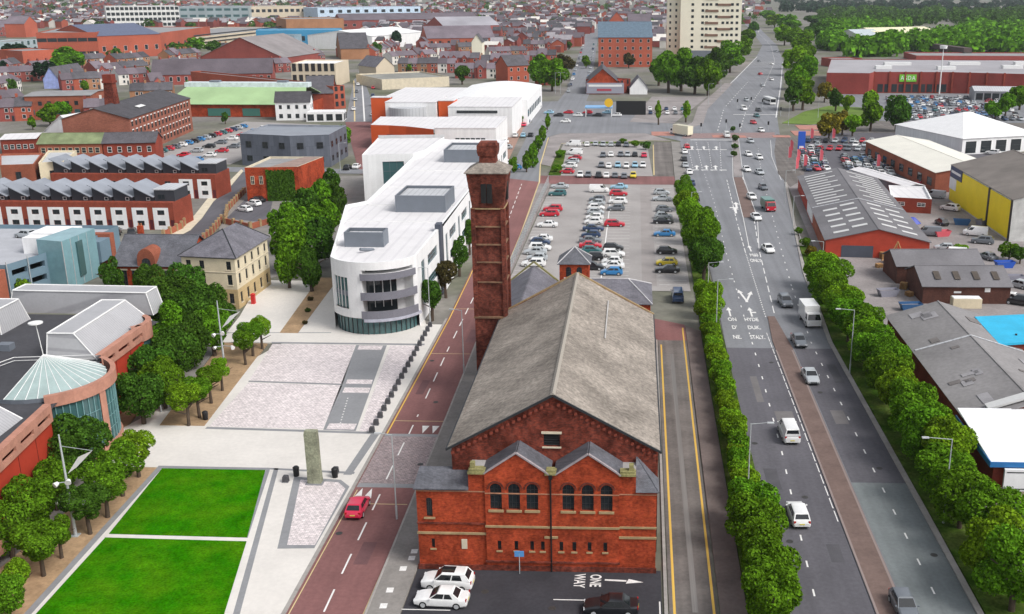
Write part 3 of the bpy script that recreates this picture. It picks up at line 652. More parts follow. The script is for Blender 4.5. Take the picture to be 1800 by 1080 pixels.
def flatblock(name, label, cat, poly, h, wall=BRICK2, roof=None, z0=-0.08, par=0.5, cope=None, group=None, rows=(), edges=None, parent=None, gap=3.2):
    """flat-roofed block on any footprint; rows: (z, w, h, style[, spacing]) on the edges that face the viewer (or the listed ones)"""
    n = len(poly)
    a = sum(poly[i][0] * poly[(i + 1) % n][1] - poly[(i + 1) % n][0] * poly[i][1] for i in range(n))
    if a < 0: poly = poly[::-1]
    ox, oy = poly[0]
    P = [(x - ox, y - oy) for x, y in poly]
    root = thing(name, label, cat, (ox, oy, 0), 0, group) if parent is None else parent
    mb = MB().prism(P, z0, h, 0, top=False)
    cxm, cym = sum(p[0] for p in P) / n, sum(p[1] for p in P) / n
    wl_ = mb.build('wall', wall, root)
    rf = MB().add([(x, y, h - par) for x, y in P], [tuple(range(n))])
    t = 0.28
    ins = []
    for i in range(n):
        p, c, q = Vector(P[i - 1]), Vector(P[i]), Vector(P[(i + 1) % n])
        d1 = (c - p).normalized(); d2 = (q - c).normalized(); n1 = Vector((-d1.y, d1.x)); n2 = Vector((-d2.y, d2.x))
        b = (n1 + n2); b = b / max(0.3, b.dot(n1)); ins.append(c + b * t)
    cp = MB()
    for i in range(n):
        j = (i + 1) % n
        a0, b0, b1, a1 = P[i], P[j], ins[j], ins[i]
        cp.quad((a0[0], a0[1], h), (b0[0], b0[1], h), (b1[0], b1[1], h), (a1[0], a1[1], h))
        cp.quad((a1[0], a1[1], h), (b1[0], b1[1], h), (b1[0], b1[1], h - par), (a1[0], a1[1], h - par))
    rf.build('roof', roof or mat('felt_roof', (0.27, 0.27, 0.275), 0.9, 0.15, 0.2, 0.08, 2), root)
    cp.build('parapet', cope or wall, root)
    if rows:
        for i in range(n):
            j = (i + 1) % n
            dx, dy = P[j][0] - P[i][0], P[j][1] - P[i][1]; L_ = math.hypot(dx, dy)
            ny = -dx / L_; nx = dy / L_                       # outward normal
            mx, my = ox + (P[i][0] + P[j][0]) / 2, oy + (P[i][1] + P[j][1]) / 2
            if edges is not None:
                if i not in edges: continue
            elif nx * (0 - mx) + ny * (0 - my) <= 0 or L_ < 3: continue
            for r in rows:
                sp = r[4] if len(r) > 4 else gap
                k = max(1, int(L_ / sp))
                for q in range(k):
                    u = (q + 0.5) / k
                    window(root, P[i][0] + dx * u + nx * 0.03, P[i][1] + dy * u + ny * 0.03, r[0], math.atan2(dy, dx), r[1], r[2], r[3])
    return root

# ================================================================== THE BRICK ENGINE HOUSE
EH = thing('brick_engine_house', 'long red brick hall with grey slate roof, twin-gabled front and tall square chimney', 'building', (-8.3, 82.2, 0))
def LX(x): return x + 8.3
hx0, hx1, hy0, hy1, zE, zR = LX(-16.0), LX(2.2), 2.5, 42.4, 10.9, 15.95
xm = (hx0 + hx1) / 2
hall = MB()
wall_panel(hall, (hx0, hy0), (hx1, hy0), -0.1, 10.4, ())
# the gable above, with its rectangular opening built from strips
def gable_z(x): return zE + (zR - zE) * (1 - abs(x - xm) / (xm - hx0)) - 0.12
cuts = [hx0, xm - 4, xm - 0.87, xm, xm + 0.57, xm + 4, hx1]
for a, b in zip(cuts[:-1], cuts[1:]):
    za, zb = gable_z(a), gable_z(b)
    if a >= xm - 0.88 and b <= xm + 0.58:
        hall.quad((a, hy0, 10.4), (b, hy0, 10.4), (b, hy0, 10.9), (a, hy0, 10.9)); hall.quad((a, hy0, 12.15), (b, hy0, 12.15), (b, hy0, zb), (a, hy0, za))
    else: hall.quad((a, hy0, 10.4), (b, hy0, 10.4), (b, hy0, zb), (a, hy0, za))
for (x0, x1, za, zb, yy) in ((xm - 0.87, xm + 0.57, 10.9, 10.9, 0), (xm - 0.87, xm + 0.57, 12.15, 12.15, 0)):
    hall.quad((x0, hy0, za), (x1, hy0, za), (x1, hy0 + 0.3, zb), (x0, hy0 + 0.3, zb))
for x0 in (xm - 0.87, xm + 0.57): hall.quad((x0, hy0, 10.9), (x0, hy0 + 0.3, 10.9), (x0, hy0 + 0.3, 12.15), (x0, hy0, 12.15))
hall.quad((hx1, hy0, -0.1), (hx1, hy1, -0.1), (hx1, hy1, zE), (hx1, hy0, zE)); hall.quad((hx0, hy1, -0.1), (hx0, hy0, -0.1), (hx0, hy0, zE), (hx0, hy1, zE))
hall.add([(hx1, hy1, -0.1), (hx0, hy1, -0.1), (hx0, hy1, zE), (xm, hy1, zR - 0.1), (hx1, hy1, zE)], [(0, 1, 2, 3, 4)])
for k in range(9):                                                     # pilasters along the sides
    yy = hy0 + 1.5 + k * (hy1 - hy0 - 3) / 8
    hall.box(hx1, hx1 + 0.22, yy - 0.45, yy + 0.45, -0.1, 10.0); hall.box(hx0 - 0.22, hx0, yy - 0.45, yy + 0.45, -0.1, 10.0)
hall.build('wall', BRICKC, EH)
# stepped brick corbels under the verge
cb_me = MB().box(-0.14, 0.14, -0.16, 0.05, -0.16, 0.16).mesh('corbel'); cb_me.materials.append(BRICKC)
for k in range(1, 19):
    for s in (-1, 1):
        x = xm + s * k * 0.5
        place('corbel', cb_me, EH, (x, hy0, gable_z(x) - 0.62))
o = 0.38; kk = (zR - zE) / (xm - hx0)
for s, nm in ((-1, 0), (1, 1)):
    xe = (hx0 - o) if s < 0 else (hx1 + o)
    rs = MB()
    ny = 24                                                            # gently uneven old roof
    z_e = zE - o * kk
    vs = []; rnd = random.Random(5 + nm)
    nu = 8
    for i in range(ny + 1):
        for j in range(nu + 1):
            t = j / nu; y = hy0 - 0.25 + (hy1 - hy0 + 0.5) * i / ny
            sag = -0.10 * math.sin(math.pi * t) + rnd.uniform(-0.02, 0.02) if 0 < j < nu else rnd.uniform(-0.015, 0.015)
            vs.append((xe + (xm - xe) * t, y, z_e + (zR - z_e) * t + sag))
    fs = []
    for i in range(ny):
        for j in range(nu):
            q = (i * (nu + 1) + j, i * (nu + 1) + j + 1, (i + 1) * (nu + 1) + j + 1, (i + 1) * (nu + 1) + j)
            fs.append(q if s > 0 else q)
    rs.add(vs, fs)
    rs.box(min(xe, xe + s * 0.12), max(xe, xe + s * 0.12), hy0 - 0.3, hy1 + 0.3, z_e - 0.2, z_e + 0.02, 1)     # gutter
    slope(rs, (xe, hy0 - 0.27, z_e - 0.2), (xe, hy0 - 0.12, z_e - 0.2), (xm, hy0 - 0.12, zR - 0.2), (xm, hy0 - 0.27, zR - 0.2), 0.2, 1)
    slope(rs, (xe, hy1 + 0.1, z_e - 0.1), (xe, hy1 + 0.32, z_e - 0.1), (xm, hy1 + 0.32, zR - 0.1), (xm, hy1 + 0.1, zR - 0.1), 0.22, 2)
    sl_o = rs.build('roof_slope', [OLDROOF, FRAMED, STONE], EH)
ridge_me = MB().add([(-0.24, 0, -0.12), (0, 0, 0.08), (0.24, 0, -0.12), (-0.24, 0.62, -0.12), (0, 0.62, 0.08), (0.24, 0.62, -0.12)], [(0, 1, 4, 3), (1, 2, 5, 4), (0, 2, 1), (3, 4, 5)]).mesh('ridge_tile')
ridge_me.materials.append(mat('ridge_tiles', (0.34, 0.31, 0.27), 0.9, 0.25, 0.8))
for k in range(64): place('ridge_tile', ridge_me, EH, (xm, hy0 - 0.25 + k * 0.626, zR + 0.1))
MB().add([(xm + 3.9, 24, zR - 3.9 * kk + 0.06), (xm + 4.05, 24, zR - 4.05 * kk + 0.06), (xm + 4.05, 38, zR - 4.05 * kk + 0.06), (xm + 3.9, 38, zR - 3.9 * kk + 0.06)], [(0, 1, 2, 3)]).build('lead_flashing', mat('lead', (0.36, 0.35, 0.34), 0.8), EH)
w = MB().quad((-0.72, 0.28, 0), (0.72, 0.28, 0), (0.72, 0.28, 1.25), (-0.72, 0.28, 1.25), 0)
for k in range(5): w.box(-0.72, 0.72, 0.16, 0.24, 0.1 + k * 0.24, 0.16 + k * 0.24, 1)
w.build('louvre_window', [BLACK, FRAMED], EH, (xm - 0.15, hy0, 10.9))
sill(EH, xm - 0.15, hy0, 10.9, 0, 1.7, STONEP, 0.12, 0.12); sill(EH, xm - 0.15, hy0, 12.35, 0, 1.8, STONEP, 0.2, 0.10, 'lintel')

# front pavilion with twin gables
px0, px1 = LX(-14.2), LX(0.44); pm = (px0 + px1) / 2
fw = MB()
aw = [(-11.8, 0), (-10.2, 0), (-8.6, 0), (-5.45, 0), (-3.75, 0), (-2.1, 0)]
slits = [-11.6, -10.1, -8.7, -7.75, -6.1, -4.95, -3.6, -2.2]
cx0, cx1 = LX(-12.75), LX(-1.0)           # the middle part stands a little proud
ops = [(LX(x) - cx0 - 0.52, LX(x) - cx0 + 0.52, 6.0, 8.55, 'arch') for x, _ in aw] + [(LX(x) - cx0 - 0.17, LX(x) - cx0 + 0.17, 2.0, 2.95) for x in slits]
wall_panel(fw, (cx0, -0.18), (cx1, -0.18), -0.1, 9.5, ops, 0.3)
for a, b in ((px0, cx0), (cx1, px1)):
    wall_panel(fw, (a, 0), (b, 0), -0.1, 9.5, ())
fw.quad((cx0, 0, -.1), (cx0, -0.18, -.1), (cx0, -0.18, 9.5), (cx0, 0, 9.5)); fw.quad((cx1, -0.18, -.1), (cx1, 0, -.1), (cx1, 0, 9.5), (cx1, -0.18, 9.5))
# gable tops: end pier - gable - valley - gable - end pier
gp = [LX(-9.95), LX(-3.7)]; gy = -0.18; zv = 9.5; zp = 11.35; gh = 2.75
for c in gp:
    fw.add([(c - gh, gy, zv), (c + gh, gy, zv), (c, gy, zp)], [(0, 1, 2)])
wing_front = fw.build('front_wall', BRICK, EH)
for (x, _) in aw:
    wd = window(EH, LX(x), gy + 0.26, 6.0, 0, 1.04, 2.55, 'd', (1, 1), True, 'arched_window')
    sill(EH, LX(x), gy, 6.02, 0, 1.35, STONE, 0.2, 0.14)
    # brick hood over the arch
    hd = MB(); n = 10; r0, r1 = 0.60, 0.76
    for k in range(n):
        t0, t1 = math.pi * k / n, math.pi * (k + 1) / n
        q = [(r * math.cos(t), r * math.sin(t)) for t in (t0, t1) for r in (r0, r1)]
        hd.quad((q[0][0], -0.07, q[0][1]), (q[1][0], -0.07, q[1][1]), (q[3][0], -0.07, q[3][1]), (q[2][0], -0.07, q[2][1]))
        hd.quad((q[1][0], -0.07, q[1][1]), (q[1][0], 0, q[1][1]), (q[3][0], 0, q[3][1]), (q[3][0], -0.07, q[3][1]))
    hd.build('arch_hood', BRICKC, EH, (LX(x), gy, 8.03))
for x in slits:
    window(EH, LX(x), gy + 0.26, 2.0, 0, 0.34, 0.95, 'bare', name='slit_window'); sill(EH, LX(x), gy, 2.0, 0, 0.55, STONE, 0.14, 0.10)
# slate gable roofs running back to the hall, with copings
for c in gp:
    for s in (-1, 1):
        rf = MB()
        slope(rf, (c + s * (gh + 0.15), gy - 0.05, zv - 0.1), (c + s * (gh + 0.15), hy0, zv - 0.1), (c, hy0, zp), (c, gy - 0.05, zp), 0.14, 0)
        slope(rf, (c + s * (gh + 0.05), gy - 0.16, zv - 0.02), (c + s * (gh + 0.05), gy + 0.10, zv - 0.02), (c, gy + 0.10, zp + 0.10), (c, gy - 0.16, zp + 0.10), 0.12, 1)
        rf.build('front_roof_slope', [SLATEB, mat('coping_lead', (0.33, 0.29, 0.30), 0.8, 0.2, 1.0)], EH)
OLDST = mat('mossy_stone', (0.25, 0.23, 0.10), 0.95, 0.35, 1.2, 0.2, 6)
for x, ww in ((px0 + 0.75, 1.5), (pm - 0.1, 1.0), (px1 - 0.75, 1.5)):
    cp = MB().box(-ww / 2, ww / 2, -0.32, 0.7, 0, 0.22).box(-ww / 2 + 0.12, ww / 2 - 0.12, -0.24, 0.55, 0.22, 0.42)
    if ww > 1.2: cp.box(-ww / 2 + (0.2 if x < pm else 0.9), -ww / 2 + (0.6 if x < pm else 1.3), 0.0, 0.5, 0.42, 0.95)
    cp.build('kneeler_stone', OLDST, EH, (x, 0, 9.45))
mb = MB().quad((px0, 0, 9.5), (px0, hy0, 9.5), (px0, hy0, -0.1), (px0, 0, -0.1))
mb2 = MB().quad((px1, 0, -0.1), (px1, hy0, -0.1), (px1, hy0, 9.5), (px1, 0, 9.5))
mb.quad((px0, 0, 9.5), (gp[0] - gh, 0, 9.5), (gp[0] - gh, hy0, 9.5), (px0, hy0, 9.5), 1); mb2.quad((gp[1] + gh, 0, 9.5), (px1, 0, 9.5), (px1, hy0, 9.5), (gp[1] + gh, hy0, 9.5), 1)
mb.build('side_wall', [BRICK, MATS['lead']], EH); mb2.build('side_wall', [BRICK, MATS['lead']], EH)
# low wings
lw0, lw1 = LX(-18.85), px0; rw0, rw1 = px1, LX(2.25)
wg = MB(); wall_panel(wg, (lw0, 0), (lw1, 0), -0.1, 7.9, [(LX(-17.75) - lw0 - 0.28, LX(-17.75) - lw0 + 0.28, 5.1, 7.0, 'arch'), (LX(-17.55) - lw0 - 0.15, LX(-17.55) - lw0 + 0.15, 2.0, 2.95)], 0.25)
wg.quad((lw0, 2.9, -0.1), (lw0, 0, -0.1), (lw0, 0, 7.9), (lw0, 2.9, 7.9)).quad((lw1, 2.9, -.1), (lw0, 2.9, -.1), (lw0, 2.9, 8.4), (lw1, 2.9, 8.4))
wg.add([(lw0, 2.9, 7.9), (lw0, 0, 7.9), (lw0, 2.9, 8.4)], [(0, 1, 2)])
wg.build('wing_wall', BRICK, EH)
mb = MB(); slope(mb, (lw0 - 0.2, -0.25, 7.85), (lw1, -0.25, 7.85), (lw1, 3.0, 8.45), (lw0 - 0.2, 3.0, 8.45), 0.14); mb.build('wing_roof', SLATEB, EH)
window(EH, LX(-17.75), 0.22, 5.1, 0, 0.56, 1.9, 'd', (1, 1), True, 'arched_window'); window(EH, LX(-17.55), 0.22, 2.0, 0, 0.3, 0.95, 'bare', name='slit_window')
sill(EH, LX(-17.75), 0, 5.1, 0, 1.0, STONE, 0.16, 0.12); sill(EH, LX(-17.55), 0, 2.0, 0, 0.55, STONE, 0.14, 0.1)
st = MB().box(-0.25, 0.25, 0.0, 0.12, 0, 0.95); st.build('bricked_slit', STONEP, EH, (LX(-14.75), -0.06, 2.0))
wg = MB(); wall_panel(wg, (rw0, 0), (rw1, 0), -0.1, 7.9, ()); wg.quad((rw1, 0, -0.1), (rw1, hy0, -0.1), (rw1, hy0, 7.9), (rw1, 0, 7.9)); wg.build('wing_wall', BRICK, EH)
mb = MB(); slope(mb, (rw0, -0.2, 7.85), (rw1 + 0.15, -0.2, 7.85), (rw0, hy0, 10.0), (rw0, hy0, 10.0), 0.12); slope(mb, (rw1 + 0.15, -0.2, 7.85), (rw1 + 0.15, hy0, 7.85), (rw0, hy0, 10.0), (rw0, hy0, 10.0), 0.12); mb.build('wing_roof', SLATEB, EH)
# bands
def band(x0, x1, z, h, d, m, y=0.0, name='stone_band'): MB().box(x0, x1, -d, 0.02, 0, h).build(name, m, EH, (0, y, z))
IMP = mat('impost_stone', (0.40, 0.20, 0.12), 0.9, 0.25, 1.5)
band(cx0, cx1, 7.55, 0.10, 0.04, IMP, gy); band(lw0, cx0, 7.6, 0.10, 0.04, IMP); band(cx1, rw1, 7.55, 0.10, 0.04, IMP)
band(lw0 - .05, cx0 - .05, 4.45, 0.16, 0.10, BRICKC); band(cx0 - .05, cx1 + .05, 4.3, 0.18, 0.12, STONE, gy); band(cx1 + .05, rw1 + .05, 4.3, 0.18, 0.10, STONE)
band(lw0 - .06, cx0, 3.45, 0.2, 0.12, STONE); band(cx1, rw1 + .06, 3.3, 0.2, 0.12, STONE)
band(cx0 - .1, cx1 + .1, 0.85, 0.14, 0.16, BRICKC, gy); band(lw0 - .08, rw1 + .08, -0.05, 0.55, 0.08, BRICKC, gy, 'plinth')
dp = MB().tube((0, -0.12, 0), (0, -0.12, 9.3), 0.075, n=8).box(-0.16, 0.16, -0.26, 0.0, 9.1, 9.5); dp.box(-0.6, 0.6, -0.12, 0.0, 3.3, 3.5, 1)
dp.build('downpipe', [BLACK, STONE], EH, (pm - 0.1, gy, 0))

# square chimney tower
CHX, CHY = LX(-17.4), 41.6
ch = MB(); hb = 1.98
ch.box(CHX - hb, CHX + hb, CHY - hb, CHY + hb, -0.1, 11.0); 
a0, a1 = 1.82, 1.72
def frus(mb, h0, h1, z0, z1, m=0, top=False):
    vs = [(CHX + sx * h, CHY + sy * h, z) for h, z in ((h0, z0), (h1, z1)) for sx, sy in ((-1, -1), (1, -1), (1, 1), (-1, 1))]
    mb.add(vs, [(0, 1, 5, 4), (1, 2, 6, 5), (2, 3, 7, 6), (3, 0, 4, 7)] + ([(4, 5, 6, 7)] if top else []), m)
frus(ch, a0, a1, 11.0, 24.6)
for sx in (-1, 1):
    for sy in (-1, 1):                                                # corner pilasters leave recessed panels
        ch.box(CHX + sx * 1.80 - 0.26, CHX + sx * 1.80 + 0.26, CHY + sy * 1.80 - 0.26, CHY + sy * 1.80 + 0.26, 11.0, 24.6)
for k in range(5): frus(ch, a1 + 0.16 + 0.10 * k, a1 + 0.24 + 0.10 * k, 24.6 + 0.8 * k, 25.4 + 0.8 * k, 0, True)
frus(ch, 2.38, 2.42, 28.6, 28.95, 0, True)
ch.build('chimney_shaft', BRICKH, EH)
SOOTST = mat('sooty_stone', (0.20, 0.115, 0.07), 0.92, 0.45, 1.2)
for z in (15.4, 17.9, 20.1, 22.3, 24.5):
    b = MB(); frus(b, 1.98, 1.98, z, z + 0.13, 0, True); b.box(CHX - 1.98, CHX + 1.98, CHY - 1.98, CHY + 1.98, z - 0.02, z, 0); b.build('chimney_band', STONE if z == 24.5 else SOOTST, EH)
b = MB(); frus(b, 2.12, 2.12, 10.9, 11.1, 0, True); b.box(CHX - 2.12, CHX + 2.12, CHY - 2.12, CHY + 2.12, 10.88, 10.9); b.build('chimney_band', SOOTST, EH)
for sx in (-0.55, 0.15):
    MB().box(-0.16, 0.46, -0.06, 0.5, 0, 2.3).build('belfry_slot', BLACK, EH, (CHX + sx, CHY - 2.22, 25.3))
MB().box(0, 0.5, -0.5, 0.5, 0, 2.2).build('belfry_slot', BLACK, EH, (CHX + 1.75, CHY, 25.4))
b = MB(); frus(b, 2.62, 1.05, 28.95, 29.9, 0, True); b.box(CHX - 2.62, CHX + 2.62, CHY - 2.62, CHY + 2.62, 28.85, 28.95); b.build('chimney_roof', OLDROOF, EH)
b = MB(); frus(b, 1.0, 0.95, 29.85, 30.7, 0); frus(b, 1.08, 1.2, 30.7, 31.2, 0, True); frus(b, 1.2, 1.2, 31.2, 32.0, 0, True); frus(b, 1.05, 0.95, 32.0, 32.3, 0, True); b.build('chimney_cap', BRICKH, EH)
# rear range
mb = MB(); X0, X1 = LX(-18.3), LX(-11.6); Y0, Y1 = 45.9, 69.5; zc = (X0 + X1) / 2
mb.box(X0, X1, 46.2, Y1, -0.1, 7.2, top=False, bottom=False); mb.add([(X0, 46.2, 7.2), (X1, 46.2, 7.2), (zc, 46.2, 9.6)], [(0, 1, 2)]); mb.add([(X1, Y1, 7.2), (X0, Y1, 7.2), (zc, Y1, 9.6)], [(0, 1, 2)])
mb.build('rear_wall', BRICK2, EH)
mb = MB()
for s, xe in ((-1, X0 - 0.25), (1, X1 + 0.25)): slope(mb, (xe, Y0, 7.1), (xe, Y1, 7.1), (zc, Y1, 9.6), (zc, Y0, 9.6), 0.12, 0); slope(mb, (xe, Y1, 7.15), (xe, Y1 + 0.4, 7.15), (zc, Y1 + 0.4, 10.1), (zc, Y1, 10.1), 0.22, 1)
mb.build('rear_roof', [SLATE, OLDST], EH)
mb = MB(); X0, X1 = LX(-10), LX(2.5); Y0, Y1 = 58.4, 68.6; ym = (Y0 + Y1) / 2
mb.box(X0, X1, Y0, Y1, -0.1, 7.2, top=False, bottom=False); mb.build('rear_wall', BRICK, EH)
mb = MB(); e = 0.25
slope(mb, (X0, Y0 - e, 7.1), (X1 + e, Y0 - e, 7.1), (X1 - 3.2, ym, 9.3), (X0, ym, 9.3), 0.12); slope(mb, (X1 + e, Y1 + e, 7.1), (X0, Y1 + e, 7.1), (X0, ym, 9.3), (X1 - 3.2, ym, 9.3), 0.12); slope(mb, (X1 + e, Y0 - e, 7.1), (X1 + e, Y1 + e, 7.1), (X1 - 3.2, ym, 9.3), (X1 - 3.2, ym, 9.3), 0.12)
for p, q in (((X1 + e, Y0 - e, 7.25), (X1 - 3.2, ym, 9.45)), ((X1 + e, Y1 + e, 7.25), (X1 - 3.2, ym, 9.45)), ((X0, ym, 9.45), (X1 - 3.2, ym, 9.45))): mb.tube(p, q, 0.10, n=5, m=1)
mb.build('rear_roof', [SLATE, mat('hip_lead', (0.5, 0.49, 0.5), 0.7)], EH)
for x in (LX(-0.2), LX(1.3)): window(EH, x, Y0 - 0.02, 4.0, 0, 0.9, 2.2, 'd', (1, 1), True, 'arched_window')
mb = MB(); X0, X1, Y0, Y1 = LX(-11.1), LX(-6.7), 69.6, 74.0
mb.box(X0, X1, Y0, Y1, -0.1, 10.0, bottom=False); mb.build('stair_tower_wall', BRICK, EH)
mb = MB(); c = ((X0 + X1) / 2, (Y0 + Y1) / 2, 12.0); q = [(X0 - .3, Y0 - .3, 9.9), (X1 + .3, Y0 - .3, 9.9), (X1 + .3, Y1 + .3, 9.9), (X0 - .3, Y1 + .3, 9.9)]
for i in range(4): slope(mb, q[i], q[(i + 1) % 4], c, c, 0.1, 0); mb.tube((q[i][0], q[i][1], 10.05), (c[0], c[1], 12.12), 0.09, n=5, m=1)
mb.build('stair_tower_roof', [SLATEB, MATS['hip_lead']], EH)
for x in (-0.8, 0.8): window(EH, (X0 + X1) / 2 + x, Y0 - 0.02, 8.0, 0, 0.8, 1.5, 'd', (1, 1), True, 'arched_window')
# ================================================================== TREES
def leaf_mat(name, col, var=0.58):
    m = bpy.data.materials.new(name); m.use_nodes = True
    nt = m.node_tree; N = nt.nodes; L = nt.links
    for n in list(N): N.remove(n)
    out = N.new('ShaderNodeOutputMaterial'); df = N.new('ShaderNodeBsdfDiffuse'); tr = N.new('ShaderNodeBsdfTranslucent'); mx = N.new('ShaderNodeMixShader')
    mx.inputs[0].default_value = 0.30
    geo = N.new('ShaderNodeNewGeometry'); tc = N.new('ShaderNodeTexCoord'); oi = N.new('ShaderNodeObjectInfo')
    n = N.new('ShaderNodeTexNoise'); n.inputs['Scale'].default_value = 2.2; n.inputs['Detail'].default_value = 2
    L.new(tc.outputs['Object'], n.inputs['Vector'])
    def rng(sock, lo, hi, a=0.0, b=1.0):
        r = N.new('ShaderNodeMapRange'); r.inputs[1].default_value = a; r.inputs[2].default_value = b; r.inputs[3].default_value = lo; r.inputs[4].default_value = hi; L.new(sock, r.inputs[0]); return r.outputs[0]
    a = rng(geo.outputs['Random Per Island'], 1 - var, 1 + var)
    b = rng(n.outputs['Fac'], 0.72, 1.28, 0.3, 0.7)
    c = rng(oi.outputs['Random'], 0.85, 1.15)
    m1 = N.new('ShaderNodeMath'); m1.operation = 'MULTIPLY'; L.new(a, m1.inputs[0]); L.new(b, m1.inputs[1])
    m2 = N.new('ShaderNodeMath'); m2.operation = 'MULTIPLY'; L.new(m1.outputs[0], m2.inputs[0]); L.new(c, m2.inputs[1])
    hsv = N.new('ShaderNodeHueSaturation'); hsv.inputs['Color'].default_value = (*col, 1)
    L.new(rng(oi.outputs['Random'], 0.492, 0.512), hsv.inputs['Hue']); L.new(m2.outputs[0], hsv.inputs['Value'])
    L.new(hsv.outputs[0], df.inputs[0]); L.new(hsv.outputs[0], tr.inputs[0])
    L.new(df.outputs[0], mx.inputs[1]); L.new(tr.outputs[0], mx.inputs[2]); L.new(mx.outputs[0], out.inputs[0])
    MATS[name] = m
    return m
LEAF = {'mid': leaf_mat('leaf_mid', (0.108, 0.228, 0.013)), 'bright': leaf_mat('leaf_bright', (0.165, 0.300, 0.015)), 'dark': leaf_mat('leaf_dark', (0.062, 0.138, 0.016)),
        'olive': leaf_mat('leaf_olive', (0.185, 0.150, 0.018)), 'copper': leaf_mat('leaf_copper', (0.075, 0.062, 0.024)), 'deep': leaf_mat('leaf_deep', (0.020, 0.050, 0.022))}
BARK = mat('bark', (0.085, 0.062, 0.045), 0.95, 0.3, 2.0)
def crown_mesh(seed, nleaf, leaf, shape='round', lumps=14):
    rd = random.Random(seed); L_ = []
    for i in range(lumps):
        while True:
            p = Vector((rd.uniform(-1, 1), rd.uniform(-1, 1), rd.uniform(-1, 1)))
            if 0.25 < p.length < 1: break
        p = p.normalized() * rd.uniform(0.42, 0.74)
        if shape == 'cone': p.x *= (0.95 - 0.5 * max(0, p.z)); p.y *= (0.95 - 0.5 * max(0, p.z)); p.z *= 1.15
        r = rd.uniform(0.20, 0.42)
        if shape == 'cone' and p.z > 0.3: r *= 0.75
        if shape == 'flat': p.z *= 0.8
        L_.append((p, r))
    L_.append((Vector((0, 0, 0)), 0.55))
    vs, fs = [], []; k = 0; tries = 0
    wts = [r * r for _, r in L_]
    while k < nleaf and tries < nleaf * 6:
        tries += 1
        c, r = rd.choices(L_, wts)[0]
        d = Vector((rd.gauss(0, 1), rd.gauss(0, 1), rd.gauss(0, 1))).normalized()
        if d.z < -0.55 and rd.random() < 0.6: continue
        p = c + d * r * rd.uniform(0.82, 1.07)
        if any((p - c2).length < r2 * 0.80 for c2, r2 in L_ if c2 is not c): continue
        nrm = (d + Vector((rd.gauss(0, .55), rd.gauss(0, .55), rd.gauss(0.25, .55)))).normalized()
        u = nrm.orthogonal().normalized(); w = nrm.cross(u)
        t = rd.uniform(0, 6.28); u, w = u * math.cos(t) + w * math.sin(t), w * math.cos(t) - u * math.sin(t)
        s = leaf * rd.uniform(0.6, 1.35)
        o = len(vs)
        vs += [tuple(p - u * s * 0.5), tuple(p + w * s * 0.42 + nrm * s * 0.12), tuple(p + u * s * 0.62), tuple(p - w * s * 0.42 + nrm * s * 0.12)]
        fs.append((o, o + 1, o + 2, o + 3)); k += 1
    me = bpy.data.meshes.new('crown'); me.from_pydata(vs, [], fs); me.update()
    return me
CROWNS = {}
for key, n, lf, shp, lm in (('near', 6200, 0.092, 'round', 26), ('mid', 2800, 0.145, 'round', 18), ('far', 1000, 0.24, 'round', 10), ('cone', 3400, 0.125, 'cone', 20), ('conef', 1100, 0.22, 'cone', 11)):
    CROWNS[key] = [crown_mesh(11 * i + len(key), n, lf, shp, lm) for i in range(6 if key == 'near' else 4)]
for i in range(3): CROWNS.setdefault('shrub', []).append(crown_mesh(70 + i, 2200, 0.135, 'flat', 16))
TRUNKS = []
for i in range(3):
    rd = random.Random(i); mb = MB()
    mb.tube((0, 0, -0.1), (0.02, 0.02, 0.55), 0.055, 0.038, 7); mb.tube((0.02, 0.02, 0.55), (0.0, 0.03, 0.95), 0.038, 0.015, 6)
    for k in range(5):
        t = rd.uniform(0, 6.28); z = rd.uniform(0.35, 0.62)
        mb.tube((0.01, 0.01, z), (0.42 * math.cos(t), 0.42 * math.sin(t), z + rd.uniform(0.15, 0.3)), 0.022, 0.006, 5)
    me = mb.mesh('trunk'); me.materials.append(BARK); TRUNKS.append(me)
CMATS = {}
NT = [0]
def tree(x, y, r, h, label, sp='mid', lod='near', clear=0.28, group=None, name='broadleaf_tree', z=0.0, cat='tree', rr=None):
    """h total height; the crown fills from clear*h to h"""
    NT[0] += 1; i = NT[0]
    root = thing(name, label, cat, (x, y, z), (i * 2.399) % 6.28, group)
    me = CROWNS[lod][i % len(CROWNS[lod])]
    key = (me.name, sp)
    if key not in CMATS:
        m2 = me if not me.materials else me.copy()
        m2.materials.clear(); m2.materials.append(LEAF[sp]); CMATS[key] = m2
    c = place('crown', CMATS[key], root)
    c.location = (0, 0, h * (1 + clear) / 2); c.scale = (r / 0.98, (rr or r) / 0.98, h * (1 - clear) / 2 / 0.98)
    c.rotation_euler = (0, 0, i * 1.1)
    if clear > 0.02:
        t = place('trunk', TRUNKS[i % 3], root); t.scale = (h * 0.75, h * 0.75, h * 0.8)
    return root

# ================================================================== CARS
def paint(name, col, metal=0.0): return flat('paint_' + name, col, 0.28, 0.5, metal, 0.6)
CARP = {'white': paint('white', (0.80, 0.80, 0.79)), 'silver': paint('silver', (0.42, 0.45, 0.47)), 'grey': paint('grey', (0.14, 0.155, 0.175)), 'black': paint('black', (0.012, 0.013, 0.016)),
        'blue': paint('blue', (0.03, 0.20, 0.46)), 'navy': paint('navy', (0.02, 0.045, 0.11)), 'red': paint('red', (0.52, 0.012, 0.03)), 'crimson': paint('crimson', (0.62, 0.02, 0.07)),
        'yellow': paint('yellow', (0.72, 0.56, 0.03)), 'teal': paint('teal', (0.03, 0.13, 0.14)), 'pale blue': paint('pale_blue', (0.30, 0.52, 0.66)), 'cream': paint('cream', (0.78, 0.74, 0.56)), 'green': paint('green', (0.02, 0.16, 0.12))}
CGLASS = flat('car_glass', (0.015, 0.018, 0.021), 0.06, 0.7)
